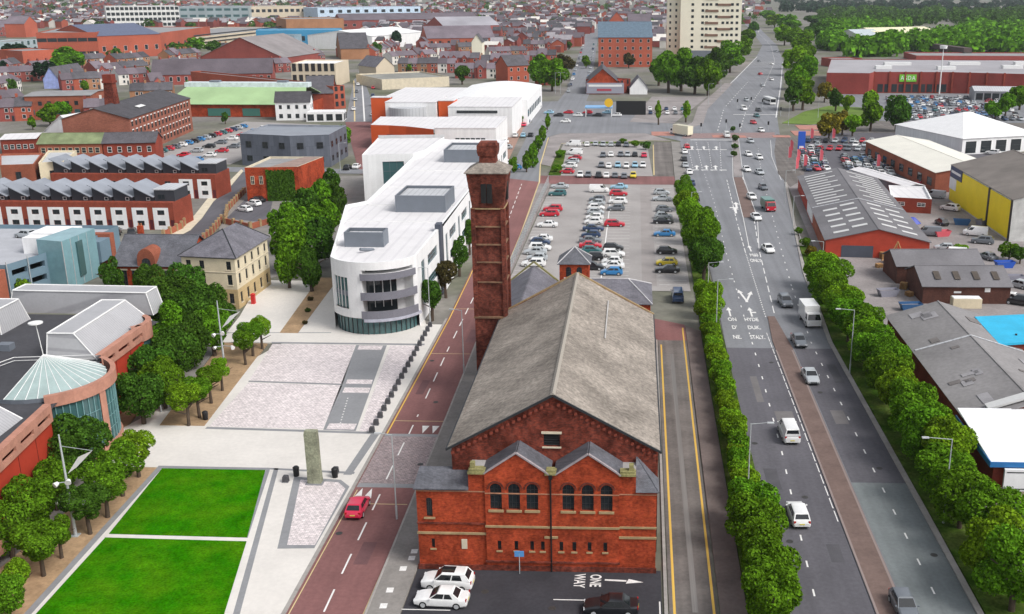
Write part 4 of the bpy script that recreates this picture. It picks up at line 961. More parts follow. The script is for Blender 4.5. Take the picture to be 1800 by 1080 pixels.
TYRE = flat('tyre', (0.012, 0.012, 0.012), 0.8, 0.2); ALLOY = flat('alloy', (0.45, 0.46, 0.47), 0.35, 0.5)
HLAMP = flat('headlamp', (0.72, 0.74, 0.76), 0.1, 0.6); TLAMP = flat('tail_lamp', (0.40, 0.012, 0.012), 0.2, 0.6); PLATE = flat('number_plate', (0.7, 0.6, 0.12), 0.5, 0.3); TRIM = flat('car_trim', (0.02, 0.02, 0.021), 0.6, 0.3)
# profile: length, half width, belt z, roof z, windscreen base/roof front/roof rear/rear base (y), bonnet nose z, tail z
CARK = {'hatchback': (4.1, 0.86, 0.92, 1.48, 1.02, 0.28, -1.35, -1.92, 0.66, 0.86), 'saloon': (4.6, 0.89, 0.90, 1.44, 0.98, 0.20, -1.05, -1.70, 0.64, 0.92),
        'estate': (4.6, 0.90, 0.95, 1.55, 1.08, 0.35, -1.80, -2.20, 0.70, 0.88), 'SUV': (4.5, 0.93, 1.05, 1.68, 1.12, 0.40, -1.62, -2.10, 0.82, 0.98), 'van': (5.0, 0.98, 1.15, 1.98, 1.72, 0.95, -2.42, -2.46, 0.92, 1.1)}
def car_parts(kind):
    Ln, hw, zb, zr, yw, yf, yr, yb, zn, zt = CARK[kind]; h = Ln / 2
    st = [(-h, 0.80, 0.38, zt - 0.22), (-h + 0.10, 0.93, 0.26, zt), (-h + 0.45, 0.99, 0.20, zb - 0.01), (-0.4, 1.0, 0.18, zb), (yw - 0.1, 1.0, 0.18, zb), (yw + 0.35, 0.99, 0.19, zb - 0.05), (h - 0.45, 0.97, 0.20, zn + 0.12), (h - 0.10, 0.90, 0.24, zn), (h, 0.74, 0.34, zn - 0.2)]
    mb = MB(); vs = []; n = 10
    for y, f, z0, z1 in st:
        w = hw * f; cr = 0.04
        half = [(w * 0.88, z0), (w, z0 + 0.14), (w * 1.0, (z0 + z1) / 2 + 0.08), (w * 0.965, z1 - 0.06), (w * 0.80, z1)]
        ring = half + [(-a, b) for a, b in reversed(half)]
        vs += [(a, y, b + (cr if 4 <= q <= 5 else 0)) for q, (a, b) in enumerate(ring)]
    fs = []
    for i in range(len(st) - 1):
        for q in range(n - 1):
            fs.append((i * n + q + 1, i * n + q, (i + 1) * n + q, (i + 1) * n + q + 1))
    fs.append(tuple(range(n))); fs.append(tuple(range((len(st) - 1) * n + n - 1, (len(st) - 1) * n - 1, -1)))
    mb.add(vs, fs, 0, True)
    wb, wr = hw * 0.93, hw * 0.70
    # roof cabin with rounded roof edge
    ys_b = (yw, yf, yr, yb)
    lo = [(yw, zb - 0.02), (yb, zt - 0.03 if kind != 'van' else zb)]
    cab = [(wb, yw, zb - 0.03), (wb, yb, zb - 0.03), (wr + 0.05, yr, zr - 0.06), (wr + 0.05, yf, zr - 0.06), (wr - 0.1, yr + 0.08, zr), (wr - 0.1, yf - 0.08, zr)]
    full = cab + [(-x, y, z) for x, y, z in cab]
    mb.add(full, [(0, 1, 2, 3)[::-1], (6, 7, 8, 9), (3, 2, 4, 5)[::-1], (9, 8, 10, 11), (5, 4, 10, 11)[::-1], (0, 3, 9, 6), (1, 7, 8, 2), (3, 5, 11, 9), (2, 8, 10, 4)], 0, False)
    for s in (-1, 1): mb.box(min(s * (hw), s * (hw + 0.16)), max(s * hw, s * (hw + 0.16)), yw - 0.25, yw - 0.13, zb + 0.0, zb + 0.13)
    body = mb.mesh('body')
    bm = bmesh.new(); bm.from_mesh(body); bmesh.ops.remove_doubles(bm, verts=bm.verts, dist=0.001)
    eds = [e for e in bm.edges if len(e.link_faces) == 2 and e.calc_face_angle(0) > R(22)]
    bmesh.ops.bevel(bm, geom=eds, offset=0.055, segments=2, profile=0.6, affect='EDGES', clamp_overlap=True)
    for f in bm.faces: f.smooth = True
    bm.to_mesh(body); bm.free(); body.set_sharp_from_angle(angle=R(38))
    av, af = [], []
    for sx in (-1, 1):
        for sy in (h * 0.62, -h * 0.62):
            o_ = len(av); av += [(sx * (hw * 1.006), sy + 0.39 * math.cos(math.pi * q / 8), 0.30 + 0.39 * math.sin(math.pi * q / 8)) for q in range(9)]; af.append(tuple(range(o_, o_ + 9)) if sx < 0 else tuple(range(o_ + 8, o_ - 1, -1)))
    ar = bpy.data.meshes.new('arch'); ar.from_pydata(av, [], af)
    bm = bmesh.new(); bm.from_mesh(body); nb = len(bm.faces); bm.from_mesh(ar); bm.faces.ensure_lookup_table()
    for f in bm.faces[nb:]: f.material_index = 1; f.smooth = False
    bm.to_mesh(body); bm.free()
    def lerp(a, b, t): return tuple(a[i] + (b[i] - a[i]) * t for i in range(3))
    def patch(a, b, c, d, u0, u1, v0, v1, off):
        q = []
        for u, v in ((u0, v0), (u1, v0), (u1, v1), (u0, v1)):
            p = lerp(lerp(a, b, u), lerp(d, c, u), v); q.append(Vector(p))
        nrm = (q[1] - q[0]).cross(q[3] - q[0]).normalized()
        if nrm.dot(Vector(off)) < 0: nrm = -nrm
        return [tuple(p + nrm * 0.012) for p in q]
    W = MB().add(patch(full[6], full[0], full[3], full[9], 0.05, 0.95, 0.10, 0.95, (0, 1, 0.5)), [(0, 1, 2, 3)])
    Rw = MB().add(patch(full[7], full[1], full[2], full[8], 0.08, 0.92, 0.25 if kind != 'van' else 0.4, 0.92, (0, -1, 0.5)), [(0, 1, 2, 3)])
    S = []
    for k in (0, 6):
        sgn = 1 if k == 0 else -1
        segs = ((0.04, 0.46), (0.50, 0.80)) if kind != 'van' else ((0.03, 0.24),)
        for u0, u1 in segs: S.append(MB().add(patch(full[k], full[k + 1], full[k + 2], full[k + 3], u0, u1, 0.14, 0.88, (sgn, 0, 0.3)), [(0, 1, 2, 3)]))
    res = {'body': body}
    for nm, mbx in (('windscreen', W), ('rear_window', Rw)): me = mbx.mesh(nm); me.materials.append(CGLASS); res[nm] = me
    res['side'] = []
    for sx in S: me = sx.mesh('side_window'); me.materials.append(CGLASS); res['side'].append(me)
    gl = MB()
    for mbx in [W, Rw] + S: gl.add(mbx.v, [tuple(f) for f in mbx.f])
    me = gl.mesh('glazing'); me.materials.append(CGLASS); res['glazing'] = me
    return res
CARM = {k: car_parts(k) for k in CARK}
def wheel_mesh(r=0.32, w=0.21):
    mb = MB(); n = 14
    for s, m in ((1, 0),):
        vs = [(sx * w / 2, r * math.cos(2 * math.pi * i / n), r * math.sin(2 * math.pi * i / n)) for sx in (-1, 1) for i in range(n)]
        mb.add(vs, [(i, (i + 1) % n, n + (i + 1) % n, n + i) for i in range(n)], 0, True)
        for sx in (-1, 1):
            mb.add([(sx * w / 2, r * math.cos(2 * math.pi * i / n), r * math.sin(2 * math.pi * i / n)) for i in range(n)], [tuple(range(n))], 0)
            mb.add([(sx * (w / 2 + 0.006), r * 0.66 * math.cos(2 * math.pi * i / n), r * 0.66 * math.sin(2 * math.pi * i / n)) for i in range(n)], [tuple(range(n))], 1)
    me = mb.mesh('wheel'); me.materials.append(TYRE); me.materials.append(ALLOY); return me
WHEEL = wheel_mesh(0.32, 0.22); WHEELB = wheel_mesh(0.46, 0.28)
BOXQ = {}
def bq(sx, sy, sz, m, name):
    k = (sx, sy, sz, m.name)
    if k not in BOXQ:
        me = MB().box(-sx / 2, sx / 2, -sy / 2, sy / 2, -sz / 2, sz / 2).mesh(name); me.materials.append(m); BOXQ[k] = me
    return BOXQ[k]
PAINTED = {}
def car(kind, colour, x, y, heading, label, group=None, lod=0, z=0.004):
    """heading: degrees, 0 = pointing away (+Y), 90 = pointing left (-X)"""
    P = CARM[kind]; Ln, hw, zb, zr, yw, yf, yr, yb, zn, zt = CARK[kind]; h = Ln / 2
    root = thing('parked_car' if group and 'park' in group else 'car', label, 'van' if kind == 'van' else 'car', (x, y, z), R(heading), group)
    key = (kind, colour)
    if key not in PAINTED:
        me = P['body'].copy(); me.materials.clear(); me.materials.append(CARP[colour]); me.materials.append(TRIM); PAINTED[key] = me
    place('body', PAINTED[key], root)
    if lod == 0:
        place('windscreen', P['windscreen'], root); place('rear_window', P['rear_window'], root)
        for s in P['side']: place('side_window', s, root)
        for s in (-1, 1):
            place('headlight', bq(0.34, 0.10, 0.15, HLAMP, 'headlight'), root, (s * hw * 0.66, h - 0.09, zn - 0.06))
            place('tail_light', bq(0.22, 0.08, 0.24, TLAMP, 'tail_light'), root, (s * hw * 0.78, -h + 0.07, zt - 0.08))
        place('number_plate', bq(0.5, 0.03, 0.12, PLATE, 'number_plate'), root, (0, -h - 0.005, 0.62))
        place('grille', bq(0.8, 0.04, 0.16, TRIM, 'grille'), root, (0, h - 0.0, 0.46))
    else:
        place('glazing', P['glazing'], root)
    if lod < 2:
        for sx in (-1, 1):
            for sy in (h * 0.62, -h * 0.62):
                place('wheel', WHEEL, root, (sx * (hw - 0.085), sy, 0.32))
    return root
def lorry(x, y, heading, label, box='white', cab='white', L_=6.0, bh=3.1, w=2.3):
    root = thing('lorry', label, 'truck', (x, y, 0.004), R(heading))
    mb = MB().box(-w / 2, w / 2, -L_ / 2, L_ / 2 - 1.75, 0.75, bh).box(-w / 2 + .1, w / 2 - .1, -L_ / 2 + .1, L_ / 2 - 1.9, 0.55, 0.75)
    mb.build('cargo_box', CARP[box], root)
    f = L_ / 2; cw = w / 2 - 0.06
    mb = MB().add([(-cw, f - 1.7, 0.45), (cw, f - 1.7, 0.45), (cw, f, 0.45), (-cw, f, 0.45), (-cw, f - 1.7, 2.25), (cw, f - 1.7, 2.25), (cw, f - 0.05, 1.3), (-cw, f - 0.05, 1.3), (cw - .1, f - 0.55, 2.25), (-cw + .1, f - 0.55, 2.25)],
                  [(0, 3, 2, 1), (0, 1, 5, 4), (2, 3, 7, 6), (1, 2, 6, 8, 5), (3, 0, 4, 9, 7), (4, 5, 8, 9), (6, 7, 9, 8)])
    mb.build('cab', CARP[cab], root)
    MB().quad((cw - .08, f - 0.05, 1.38), (-cw + .08, f - 0.05, 1.38), (-cw + .2, f - 0.50, 2.14), (cw - .2, f - 0.50, 2.14)).build('windscreen', CGLASS, root, (0, 0.015, 0.01))
    for s in (-1, 1):
        MB().quad((s * (cw + .012), f - 1.4, 1.35), (s * (cw + .012), f - 0.35, 1.35), (s * (cw - .03), f - 0.7, 2.1), (s * (cw - .012), f - 1.4, 2.1)).build('side_window', CGLASS, root)
        place('headlight', bq(0.3, 0.08, 0.2, HLAMP, 'headlight'), root, (s * (cw - .25), f, 0.75))
        for yy in (f - 0.95, -L_ / 2 + 1.2): place('wheel', WHEELB, root, (s * (w / 2 - 0.16), yy, 0.46))
    return root
def bus(x, y, heading, label, col='white'):
    root = thing('bus', label, 'bus', (x, y, 0.004), R(heading)); L_, w, hh = 10.5, 2.5, 3.0
    MB().box(-w / 2, w / 2, -L_ / 2, L_ / 2, 0.35, hh).build('body', CARP[col], root)
    for s in (-1, 1):
        MB().box(min(s * w / 2, s * (w / 2 + .02)), max(s * w / 2, s * (w / 2 + .02)), -L_ / 2 + .5, L_ / 2 - .5, 1.35, 2.3).build('side_window', CGLASS, root)
        for yy in (3.3, -3.0): place('wheel', WHEELB, root, (s * (w / 2 - 0.1), yy, 0.46))
    for e, nm in ((1, 'windscreen'), (-1, 'rear_window')): MB().box(-w / 2 + .12, w / 2 - .12, min(e * L_ / 2, e * (L_ / 2 + .02)), max(e * L_ / 2, e * (L_ / 2 + .02)), 1.2, 2.6).build(nm, CGLASS, root)
    return root

# ---- vehicles near the camera
def gcar(kind, colour, px, py, heading, label, **k):
    x, y = g(px, py); return car(kind, colour, x, y, heading, label, **k)
car('SUV', 'white', *g(788, 1031), 87, 'white SUV with black sunroof parked against the brick front wall', lod=0)
MB().box(-0.5, 0.5, -0.7, 0.45, 1.685, 1.70).build('sunroof', CGLASS, bpy.data.objects['car'])
car('saloon', 'white', *g(777, 1061), 87, 'white saloon parked beside the white SUV in the tarmac yard')
car('saloon', 'black', -1.55, 75.9, 90, 'black saloon parked in the marked bay at the bottom of the yard')
car('hatchback', 'crimson', -27.1, 92.4, 0, 'crimson red hatchback driving along the red street')
gcar('van', 'white', 1386, 768, 2, 'white panel van driving away beside the brown central reserve')
gcar('estate', 'white', 1402, 912, 2, 'white estate car driving away past the near hedge')
gcar('hatchback', 'grey', 1588, 1074, 182, 'dark grey hatchback on the greenish resurfaced carriageway')
gcar('saloon', 'silver', 1424, 668, 183, 'silver saloon alone behind the dark cars on the dual carriageway')
gcar('saloon', 'grey', 1404, 605, 183, 'dark blue-grey saloon just behind the white box lorry')
gcar('SUV', 'grey', 1380, 536, 185, 'dark grey SUV driving left of the white box lorry')
x, y = g(1423, 568); lorry(x, y, 184, 'white box lorry driving towards the camera beside the tree row')
ROADC = [('saloon', 'white', 1350, 442, 189, 'white saloon on the road beside the grey shed gable'), ('saloon', 'white', 1329, 386, 188, 'white saloon just left of the red lorry'),
         ('hatchback', 'white', 1321, 350, 190, 'white hatchback behind the one beside the red lorry'), ('hatchback', 'grey', 1341, 333, 190, 'grey hatchback near the slip road nose'),
         ('saloon', 'white', 1312, 301, 190, 'white saloon nearest the planted central reserve'), ('saloon', 'silver', 1335, 306, 190, 'silver saloon beside the slip road'),
         ('saloon', 'white', 1315, 274, 190, 'white saloon at the middle of the planted reserve'), ('hatchback', 'white', 1334, 280, 190, 'white hatchback in the outer lane by the planted reserve'),
         ('hatchback', 'silver', 1319, 251, 190, 'silver hatchback at the far end of the planted reserve'), ('hatchback', 'white', 1338, 232, 190, 'white hatchback just past the crossing'),
         ('hatchback', 'red', 1324, 218, 190, 'red hatchback in the middle of the junction'), ('hatchback', 'teal', 1330, 206, 190, 'teal hatchback entering the junction'),
         ('hatchback', 'black', 1333, 196, 190, 'black hatchback at the far stop line'), ('van', 'white', 1307, 194, 190, 'white van waiting at the far stop line'),
         ('hatchback', 'silver', 1312, 178, 190, 'silver hatchback queueing behind the white van'), ('van', 'white', 1277, 241, 4, 'white van waiting at the near stop line'),
         ('hatchback', 'red', 1207, 261, 4, 'red car waiting behind the cream lorry'), ('hatchback', 'white', 1203, 270, 4, 'white car second behind the cream lorry'),
         ('hatchback', 'black', 1202, 283, 4, 'black car third behind the cream lorry'), ('hatchback', 'silver', 1204, 294, 4, 'silver car fourth behind the cream lorry'),
         ('hatchback', 'white', 1211, 306, 4, 'white car fifth behind the cream lorry'), ('saloon', 'navy', 1215, 325, 4, 'navy car last in the queue by the roadside trees'),
         ('saloon', 'black', 1222, 352, 4, 'black car half hidden by the roadside trees'), ('hatchback', 'white', 1386, 110, 194, 'white car high on the curving road by the trees'),
         ('hatchback', 'silver', 1340, 152, 194, 'silver car on the far road below the white bus'), ('hatchback', 'white', 1356, 142, 194, 'white car beside the far white bus'),
         ('hatchback', 'white', 1357, 114, 194, 'white car on the far road above the white bus'), ('hatchback', 'grey', 1334, 109, 14, 'grey car climbing the far road'),
         ('hatchback', 'silver', 1364, 92, 196, 'silver car where the far road narrows'), ('hatchback', 'red', 1336, 132, 14, 'red car on the far road left lane'), ('hatchback', 'white', 1332, 57, 190, 'white car near the top of the far road'),
         ('hatchback', 'white', 994, 216, 92, 'white car turning along the far side street'), ('hatchback', 'grey', 1000, 152, 6, 'grey car entering the terraced street'), ('hatchback', 'white', 1007, 140, 6, 'white car in the mouth of the terraced street')]
for k, c in enumerate(ROADC): gcar(*c, lod=1 if c[3] > 180 else 2)
x, y = g(1197, 238); lorry(x, y, 40, 'long cream lorry turning at the corner of the junction', 'cream', 'white', 9.5, 3.6, 2.5)
x, y = g(1350, 369); lorry(x, y, 188, 'red and green lorry on the carriageway beside the grey shed', 'green', 'red', 6.0, 2.6, 2.3)
x, y = g(1352, 183); bus(x, y, 192, 'white bus on the far road beside the green verge')

# ---- car parks
COLS = ['white', 'silver', 'grey', 'black', 'blue', 'red', 'navy', 'white', 'silver', 'grey', 'teal', 'silver']
ncar = random.Random(21)
def park(rows, where, heading, lod=1, kinds=('hatchback', 'saloon', 'hatchback', 'estate')):
    """rows: list of (px, py, colour[, kind]) down one column, first one farthest"""
    for i, r in enumerate(rows):
        kd = r[3] if len(r) > 3 else ncar.choice(kinds); x, y = g(r[0], r[1])
        hd = heading + (180 if ncar.random() < 0.4 else 0)
        car(kd, r[2], x, y, hd, f'{r[2]} {kd}, {nth(i + 1)} from the far end of the {where}', 'cars parked in the big car park', lod)
park([(984, 331, 'silver'), (980, 344, 'teal'), (972, 371, 'red'), (966, 380, 'red'), (962, 399, 'white'), (952, 424, 'white'), (950, 430, 'navy'), (949, 440, 'white'), (941, 447, 'silver'), (944, 458, 'silver'), (938, 468, 'white')], 'left column, big car park', 90)
park([(1053, 338, 'white', 'van'), (1050, 354, 'grey'), (1049, 361, 'silver'), (1048, 369, 'white'), (1047, 377, 'silver'), (1045, 386, 'white'), (1043, 394, 'white'), (1043, 406, 'navy'), (1039, 417, 'navy'), (1038, 427, 'grey'), (1038, 436, 'red'), (1040, 445, 'teal'), (1040, 457, 'black'), (1040, 474, 'black')], 'second column, big car park', 90)
park([(1088, 332, 'pale blue'), (1087, 344, 'red'), (1086, 358, 'white'), (1083, 370, 'grey'), (1080, 398, 'red'), (1078, 440, 'black'), (1078, 451, 'white'), (1076, 464, 'white'), (1076, 472, 'white'), (1075, 483, 'blue')], 'third column, big car park', 90)
park([(1163, 342, 'silver'), (1163, 353, 'silver'), (1168, 372, 'grey'), (1166, 384, 'silver'), (1166, 393, 'black'), (1168, 415, 'blue'), (1172, 446, 'black'), (1172, 466, 'yellow'), (1173, 479, 'black')], 'right column, big car park', 90)
gcar('van', 'navy', 1191, 527, 0, 'navy blue van parked upright in the bay by the hedge', lod=1)
rows_u = [[(1032, 257, 'white'), (1047, 256, 'silver'), (1060, 257, 'silver'), (1074, 257, 'silver'), (1087, 257, 'black'), (1101, 258, 'grey')],
          [(1060, 276, 'grey'), (1074, 275, 'white'), (1091, 275, 'grey'), (1103, 275, 'silver'), (1116, 275, 'black'), (1132, 276, 'crimson')],
          [(1057, 294, 'grey'), (1070, 295, 'white'), (1086, 294, 'pale blue'), (1101, 295, 'white'), (1116, 294, 'pale blue'), (1130, 294, 'white')],
          [(1020, 311, 'white'), (1034, 311, 'grey'), (1052, 312, 'black'), (1066, 312, 'white'), (1081, 312, 'grey'), (1097, 313, 'grey'), (1113, 312, 'yellow')]]
for j, rw in enumerate(rows_u):
    for i, (px, py, c) in enumerate(rw):
        x, y = g(px, py); car('hatchback', c, x, y, 180 if ncar.random() < .6 else 0, f'{c} hatchback, {nth(i + 1)} from left in {nth(j + 1)} row, small car park', 'cars in the small car park', 1)
for i, (px, py, c, kd) in enumerate([(1008, 257, 'white', 'van'), (1010, 272, 'white', 'van'), (1011, 281, 'red', 'hatchback'), (1006, 287, 'silver', 'hatchback'), (1001, 295, 'white', 'estate'), (997, 305, 'red', 'hatchback')]):
    x, y = g(px, py); car(kd, c, x, y, 80, f'{c} {kd}, {nth(i + 1)} from the top beside the small car park hedge', 'cars in the small car park', 1)
for i, (px, py, c) in enumerate([(883, 240, 'red'), (896, 240, 'grey'), (906, 241, 'white'), (920, 241, 'pale blue'), (933, 240, 'black'), (884, 252, 'white'), (890, 262, 'silver'), (880, 275, 'white'), (905, 298, 'blue'), (888, 290, 'white'), (941, 196, 'silver'), (948, 190, 'grey'), (945, 184, 'silver'), (921, 222, 'crimson'), (928, 216, 'navy')]):
    x, y = g(px, py); car('hatchback', c, x, y, 0 if py < 245 else 95, f'{c} hatchback, {nth(i + 1)} counted from the row end beside the white school', 'cars beside the white school car park', 2 if py < 230 else 1)
# retail park and dealer forecourt on the right
rd = random.Random(3)
def lot(x0, x1, y0, y1, dx, dy, hd, where, fill=0.8, lod=2, skew=0.0):
    n = 0; j = 0; yv = y0
    while yv < y1:
        xv = x0 + skew * j; i = 0
        while xv < x1 + skew * j:
            if rd.random() < fill:
                c = rd.choice(COLS); kd = rd.choice(('hatchback', 'saloon', 'estate', 'hatchback'))
                car(kd, c, xv + rd.uniform(-.15, .15), yv + rd.uniform(-.3, .3), hd + (180 if rd.random() < .5 else 0) + rd.uniform(-2, 2), f'{c} {kd}, {nth(i + 1)} from left in {nth(j + 1)} row of the {where}', 'cars parked in the ' + where, lod)
            xv += dx; i += 1
        yv += dy; j += 1
lot(100, 150, 414, 505, 3.1, 15.2, 0, 'supermarket parking', 0.82, 2, 3.2)
lot(103, 152, 419.6, 505, 3.1, 15.2, 0, 'supermarket lot facing rows', 0.75, 2, 3.2)
lot(49, 55, 296, 332, 2.6, 4.8, 8, 'dealer forecourt front', 0.9, 1, 0.5)
lot(60, 71, 289, 322, 2.7, 4.9, 8, 'dealer forecourt main block', 0.93, 1, 0.6)
lot(56, 82, 334, 360, 3.0, 9.0, -20, 'dealer forecourt back rows', 0.8, 1, 1.0)
for i, (px, py, c, kd, hd) in enumerate([(1622, 326, 'red', 'estate', 90), (1650, 325, 'white', 'estate', 90), (1643, 348, 'silver', 'van', 60), (1670, 370, 'white', 'SUV', 50), (1714, 414, 'white', 'van', 70), (1727, 428, 'grey', 'SUV', 70), (1600, 306, 'black', 'estate', 60), (1718, 268, 'white', 'saloon', 90), (1745, 272, 'white', 'SUV', 60), (1765, 278, 'silver', 'saloon', 60), (1632, 414, 'grey', 'van', 80)]):
    x, y = g(px, py)
    car(kd, c, x, y, hd, f'{c} {kd} ' + ['beside the red dealer flag', 'behind the red estate by the long white shed', 'next to the blue tarpaulin', 'alone on the tarmac left of the yellow shed', 'under the yellow wall', 'in front of the white van under the yellow wall', 'at the corner of the long white shed', 'in front of the white showroom', 'right of the car before the white showroom', 'farthest right before the white showroom', 'beside the red gable of the grey shed'][i], lod=1)
for i, (px, py, c, kd, hd) in enumerate([(430, 372, 'white', 'hatchback', 60), (446, 362, 'white', 'hatchback', 60), (453, 355, 'black', 'saloon', 60), (206, 412, 'black', 'hatchback', 20), (233, 412, 'black', 'hatchback', 20), (275, 400, 'grey', 'hatchback', 70), (627, 296, 'white', 'saloon', 0), (611, 298, 'black', 'hatchback', 0), (1772, 528, 'white', 'saloon', 60), (1790, 535, 'black', 'SUV', 60)]):
    x, y = g(px, py); car(kd, c, x, y, hd, f'{c} {kd} ' + ['nearest the ivy-covered brick building wall', 'second beside the ivy-covered brick building', 'third beside the ivy-covered brick building', 'on the drive nearest the glass car park', 'on the drive of the second white house front', 'on the drive of the end white house', 'parked on the paved street by the white tower', 'parked left of the white one on the paved street', 'beside the dark brick shed corner', 'half behind the bright blue roof'][i], lod=1)
# ================================================================== MID-GROUND BUILDINGS
def zat(x, y, py):
    v = (py - CY) / FPX
    return CAM_H - (-x * math.sin(YAW) + y * math.cos(YAW)) * (math.sin(PITCH) + v * math.cos(PITCH)) / (math.cos(PITCH) - v * math.sin(PITCH))
ORANGE = mat('orange_render', (0.62, 0.10, 0.025), 0.7, 0.06, 0.3, 0.03)
LGREY = mat('pale_grey_sheet', (0.50, 0.51, 0.53), 0.55, 0.08, 0.2, 0.04, 3, kind='rib_x', p=0.3, col2=(0.40, 0.41, 0.43))
ZINC = mat('zinc_roof', (0.27, 0.29, 0.33), 0.45, 0.10, 0.3, 0.04, 3, rnd=0.1)
FELT = mat('felt_roof', (0.27, 0.27, 0.275), 0.9, 0.15, 0.2, 0.08, 2)
FELTD = mat('dark_felt', (0.062, 0.062, 0.070), 0.9, 0.2, 0.2, 0.10, 2)
CREAM = mat('cream_ashlar', (0.56, 0.42, 0.22), 0.85, 0.12, 0.5, 0.06, 4, kind='ashlar', col2=(0.50, 0.38, 0.21))
CREAML = mat('cream_render', (0.70, 0.61, 0.44), 0.85, 0.10, 0.4, 0.05, 4)
REDP = mat('red_panel', (0.40, 0.042, 0.020), 0.7, 0.10, 0.3, 0.04, 3)
PINK = mat('pink_sandstone', (0.44, 0.215, 0.155), 0.85, 0.15, 0.6, 0.08, 4)
COPPER = mat('patinated_glazing', (0.33, 0.42, 0.41), 0.35, 0.12, 0.6, 0.06, 4, spec=0.5)

# ---------------- white civic building with the rounded end
WB = thing('white_office_building', 'long white office building with rounded glazed end and grey curved balconies', 'building', (-39, 150, 0))
def wl(x, y): return (x + 39, y - 150)
# rounded front: circle through three surveyed points
ax, ay, bx, by, cx, cy = -45.3, 150.0, -38.6, 146.4, -32.6, 151.2
dd = 2 * (ax * (by - cy) + bx * (cy - ay) + cx * (ay - by))
ux = ((ax * ax + ay * ay) * (by - cy) + (bx * bx + by * by) * (cy - ay) + (cx * cx + cy * cy) * (ay - by)) / dd
uy = ((ax * ax + ay * ay) * (cx - bx) + (bx * bx + by * by) * (ax - cx) + (cx * cx + cy * cy) * (bx - ax)) / dd
ur = math.hypot(ax - ux, ay - uy); t0 = math.atan2(ay - uy, ax - ux); t1 = math.atan2(cy - uy, cx - ux)
if t0 > 0: t0 -= 2 * math.pi
if t1 > 0: t1 -= 2 * math.pi
def arc(t, off=0.0):
    a = t0 + (t1 - t0) * t; return wl(ux + (ur + off) * math.cos(a), uy + (ur + off) * math.sin(a))
def astrip(mb, ta, tb, z0, z1, off=0.0, m=0, n=None, thick=0.0):
    n = n or max(2, int((tb - ta) * 24)); P = [arc(ta + (tb - ta) * k / n, off) for k in range(n + 1)]
    for p, q in zip(P[:-1], P[1:]): mb.quad((*p, z0), (*q, z0), (*q, z1), (*p, z1), m)
    if thick:
        Q = [arc(ta + (tb - ta) * k / n, off - thick) for k in range(n + 1)]
        for k in range(n):
            mb.quad((*P[k], z1), (*P[k + 1], z1), (*Q[k + 1], z1), (*Q[k], z1), m); mb.quad((*P[k + 1], z0), (*P[k], z0), (*Q[k], z0), (*Q[k + 1], z0), m)
            mb.quad((*Q[k + 1], z0), (*Q[k], z0), (*Q[k], z1), (*Q[k + 1], z1), m)
WZ = 11.3
mb = MB()
astrip(mb, 0, 1, 10.1, WZ); astrip(mb, 0, 0.42, 2.7, 4.0); astrip(mb, 0, 0.07, 4.0, 8.8); astrip(mb, 0.27, 0.42, 4.0, 8.8); astrip(mb, 0, 0.42, 8.8, 10.1); astrip(mb, 0.93, 1, 2.7, 10.1)
for ta, z0, z1 in ((0.07, 4, 8.8), (0.27, 4, 8.8)): mb.quad((*arc(ta), z0), (*arc(ta, -0.3), z0), (*arc(ta, -0.3), z1), (*arc(ta), z1))
for ta in (0.42, 0.93): mb.quad((*arc(ta), 2.7), (*arc(ta, -1.8), 2.7), (*arc(ta, -1.8), 10.1), (*arc(ta), 10.1))
n = 24; P = [arc(k / n) for k in range(n + 1)]
for z, fl in ((2.7, 1),): mb.add([(x, y, z) for x, y in P], [tuple(range(n + 1))[::-1]])
mb.build('rounded_wall', WHITE, WB)
mb = MB()
RW = [wl(-32.6, 151.2), wl(-32.4, 168.5)]; RW2 = [wl(-32.0, 170.5), wl(-32.6, 214), wl(-33.4, 274)]
ops = []
def rwall(p, q, z0, z1, wins):
    wall_panel(mb, p, q, z0, z1, wins, 0.25)
    dx, dy = q[0] - p[0], q[1] - p[1]; L_ = math.hypot(dx, dy); a = math.atan2(dy, dx)
    for u0, u1, v0, v1 in wins:
        u = (u0 + u1) / 2 / L_
        window(WB, p[0] + dx * u - 0.22 * math.sin(a), p[1] + dy * u + 0.22 * math.cos(a), v0, a, u1 - u0, v1 - v0, 'g', (2, 1) if u1 - u0 > 3 else (0, 3))
rwall(RW[0], RW[1], 0.0, WZ, [(3.2, 5.6, 2.4, 9.4), (8.0, 15.6, 7.4, 9.2), (8.0, 15.6, 3.9, 5.6)])
w2 = []
for k in range(3):
    b = 1.0 + k * 14.3
    w2 += [(b + 1.2, b + 3.4, 2.4, 9.4), (b + 5.4, b + 12.6, 7.4, 9.2), (b + 5.4, b + 12.6, 3.9, 5.6)]
rwall(RW2[0], RW2[1], 0.0, WZ, w2)
w3 = []
for k in range(4):
    b = 0.6 + k * 14.5
    w3 += [(b + 1.2, b + 3.4, 2.4, 9.4), (b + 5.4, b + 12.6, 7.4, 9.2), (b + 5.4, b + 12.6, 3.9, 5.6)]
rwall(RW2[1], RW2[2], 0.0, WZ, w3)
for a, b in ((wl(-33.4, 274), wl(-50, 274)), (wl(-50, 274), wl(-52.5, 250)), (wl(-52.5, 250), wl(-50.2, 192)), (wl(-50.2, 192), wl(-53.2, 188)), (wl(-53.2, 188), wl(-45.3, 150))): wall_panel(mb, a, b, 0.0, WZ)
mb.build('white_wall', WHITE, WB)
MB().box(-0.6, 0.35, 0, 2.0, 0, WZ + 0.8).build('grey_slot', GREYD, WB, (*wl(-32.4, 168.5), 0))
mb = MB(); poly = [arc(k / 16, -0.35) for k in range(17)] + [wl(-32.9, 170), wl(-33.0, 214), wl(-33.8, 273.6), wl(-49.7, 273.6), wl(-52.1, 250), wl(-49.8, 192.2), wl(-52.8, 187.8)]
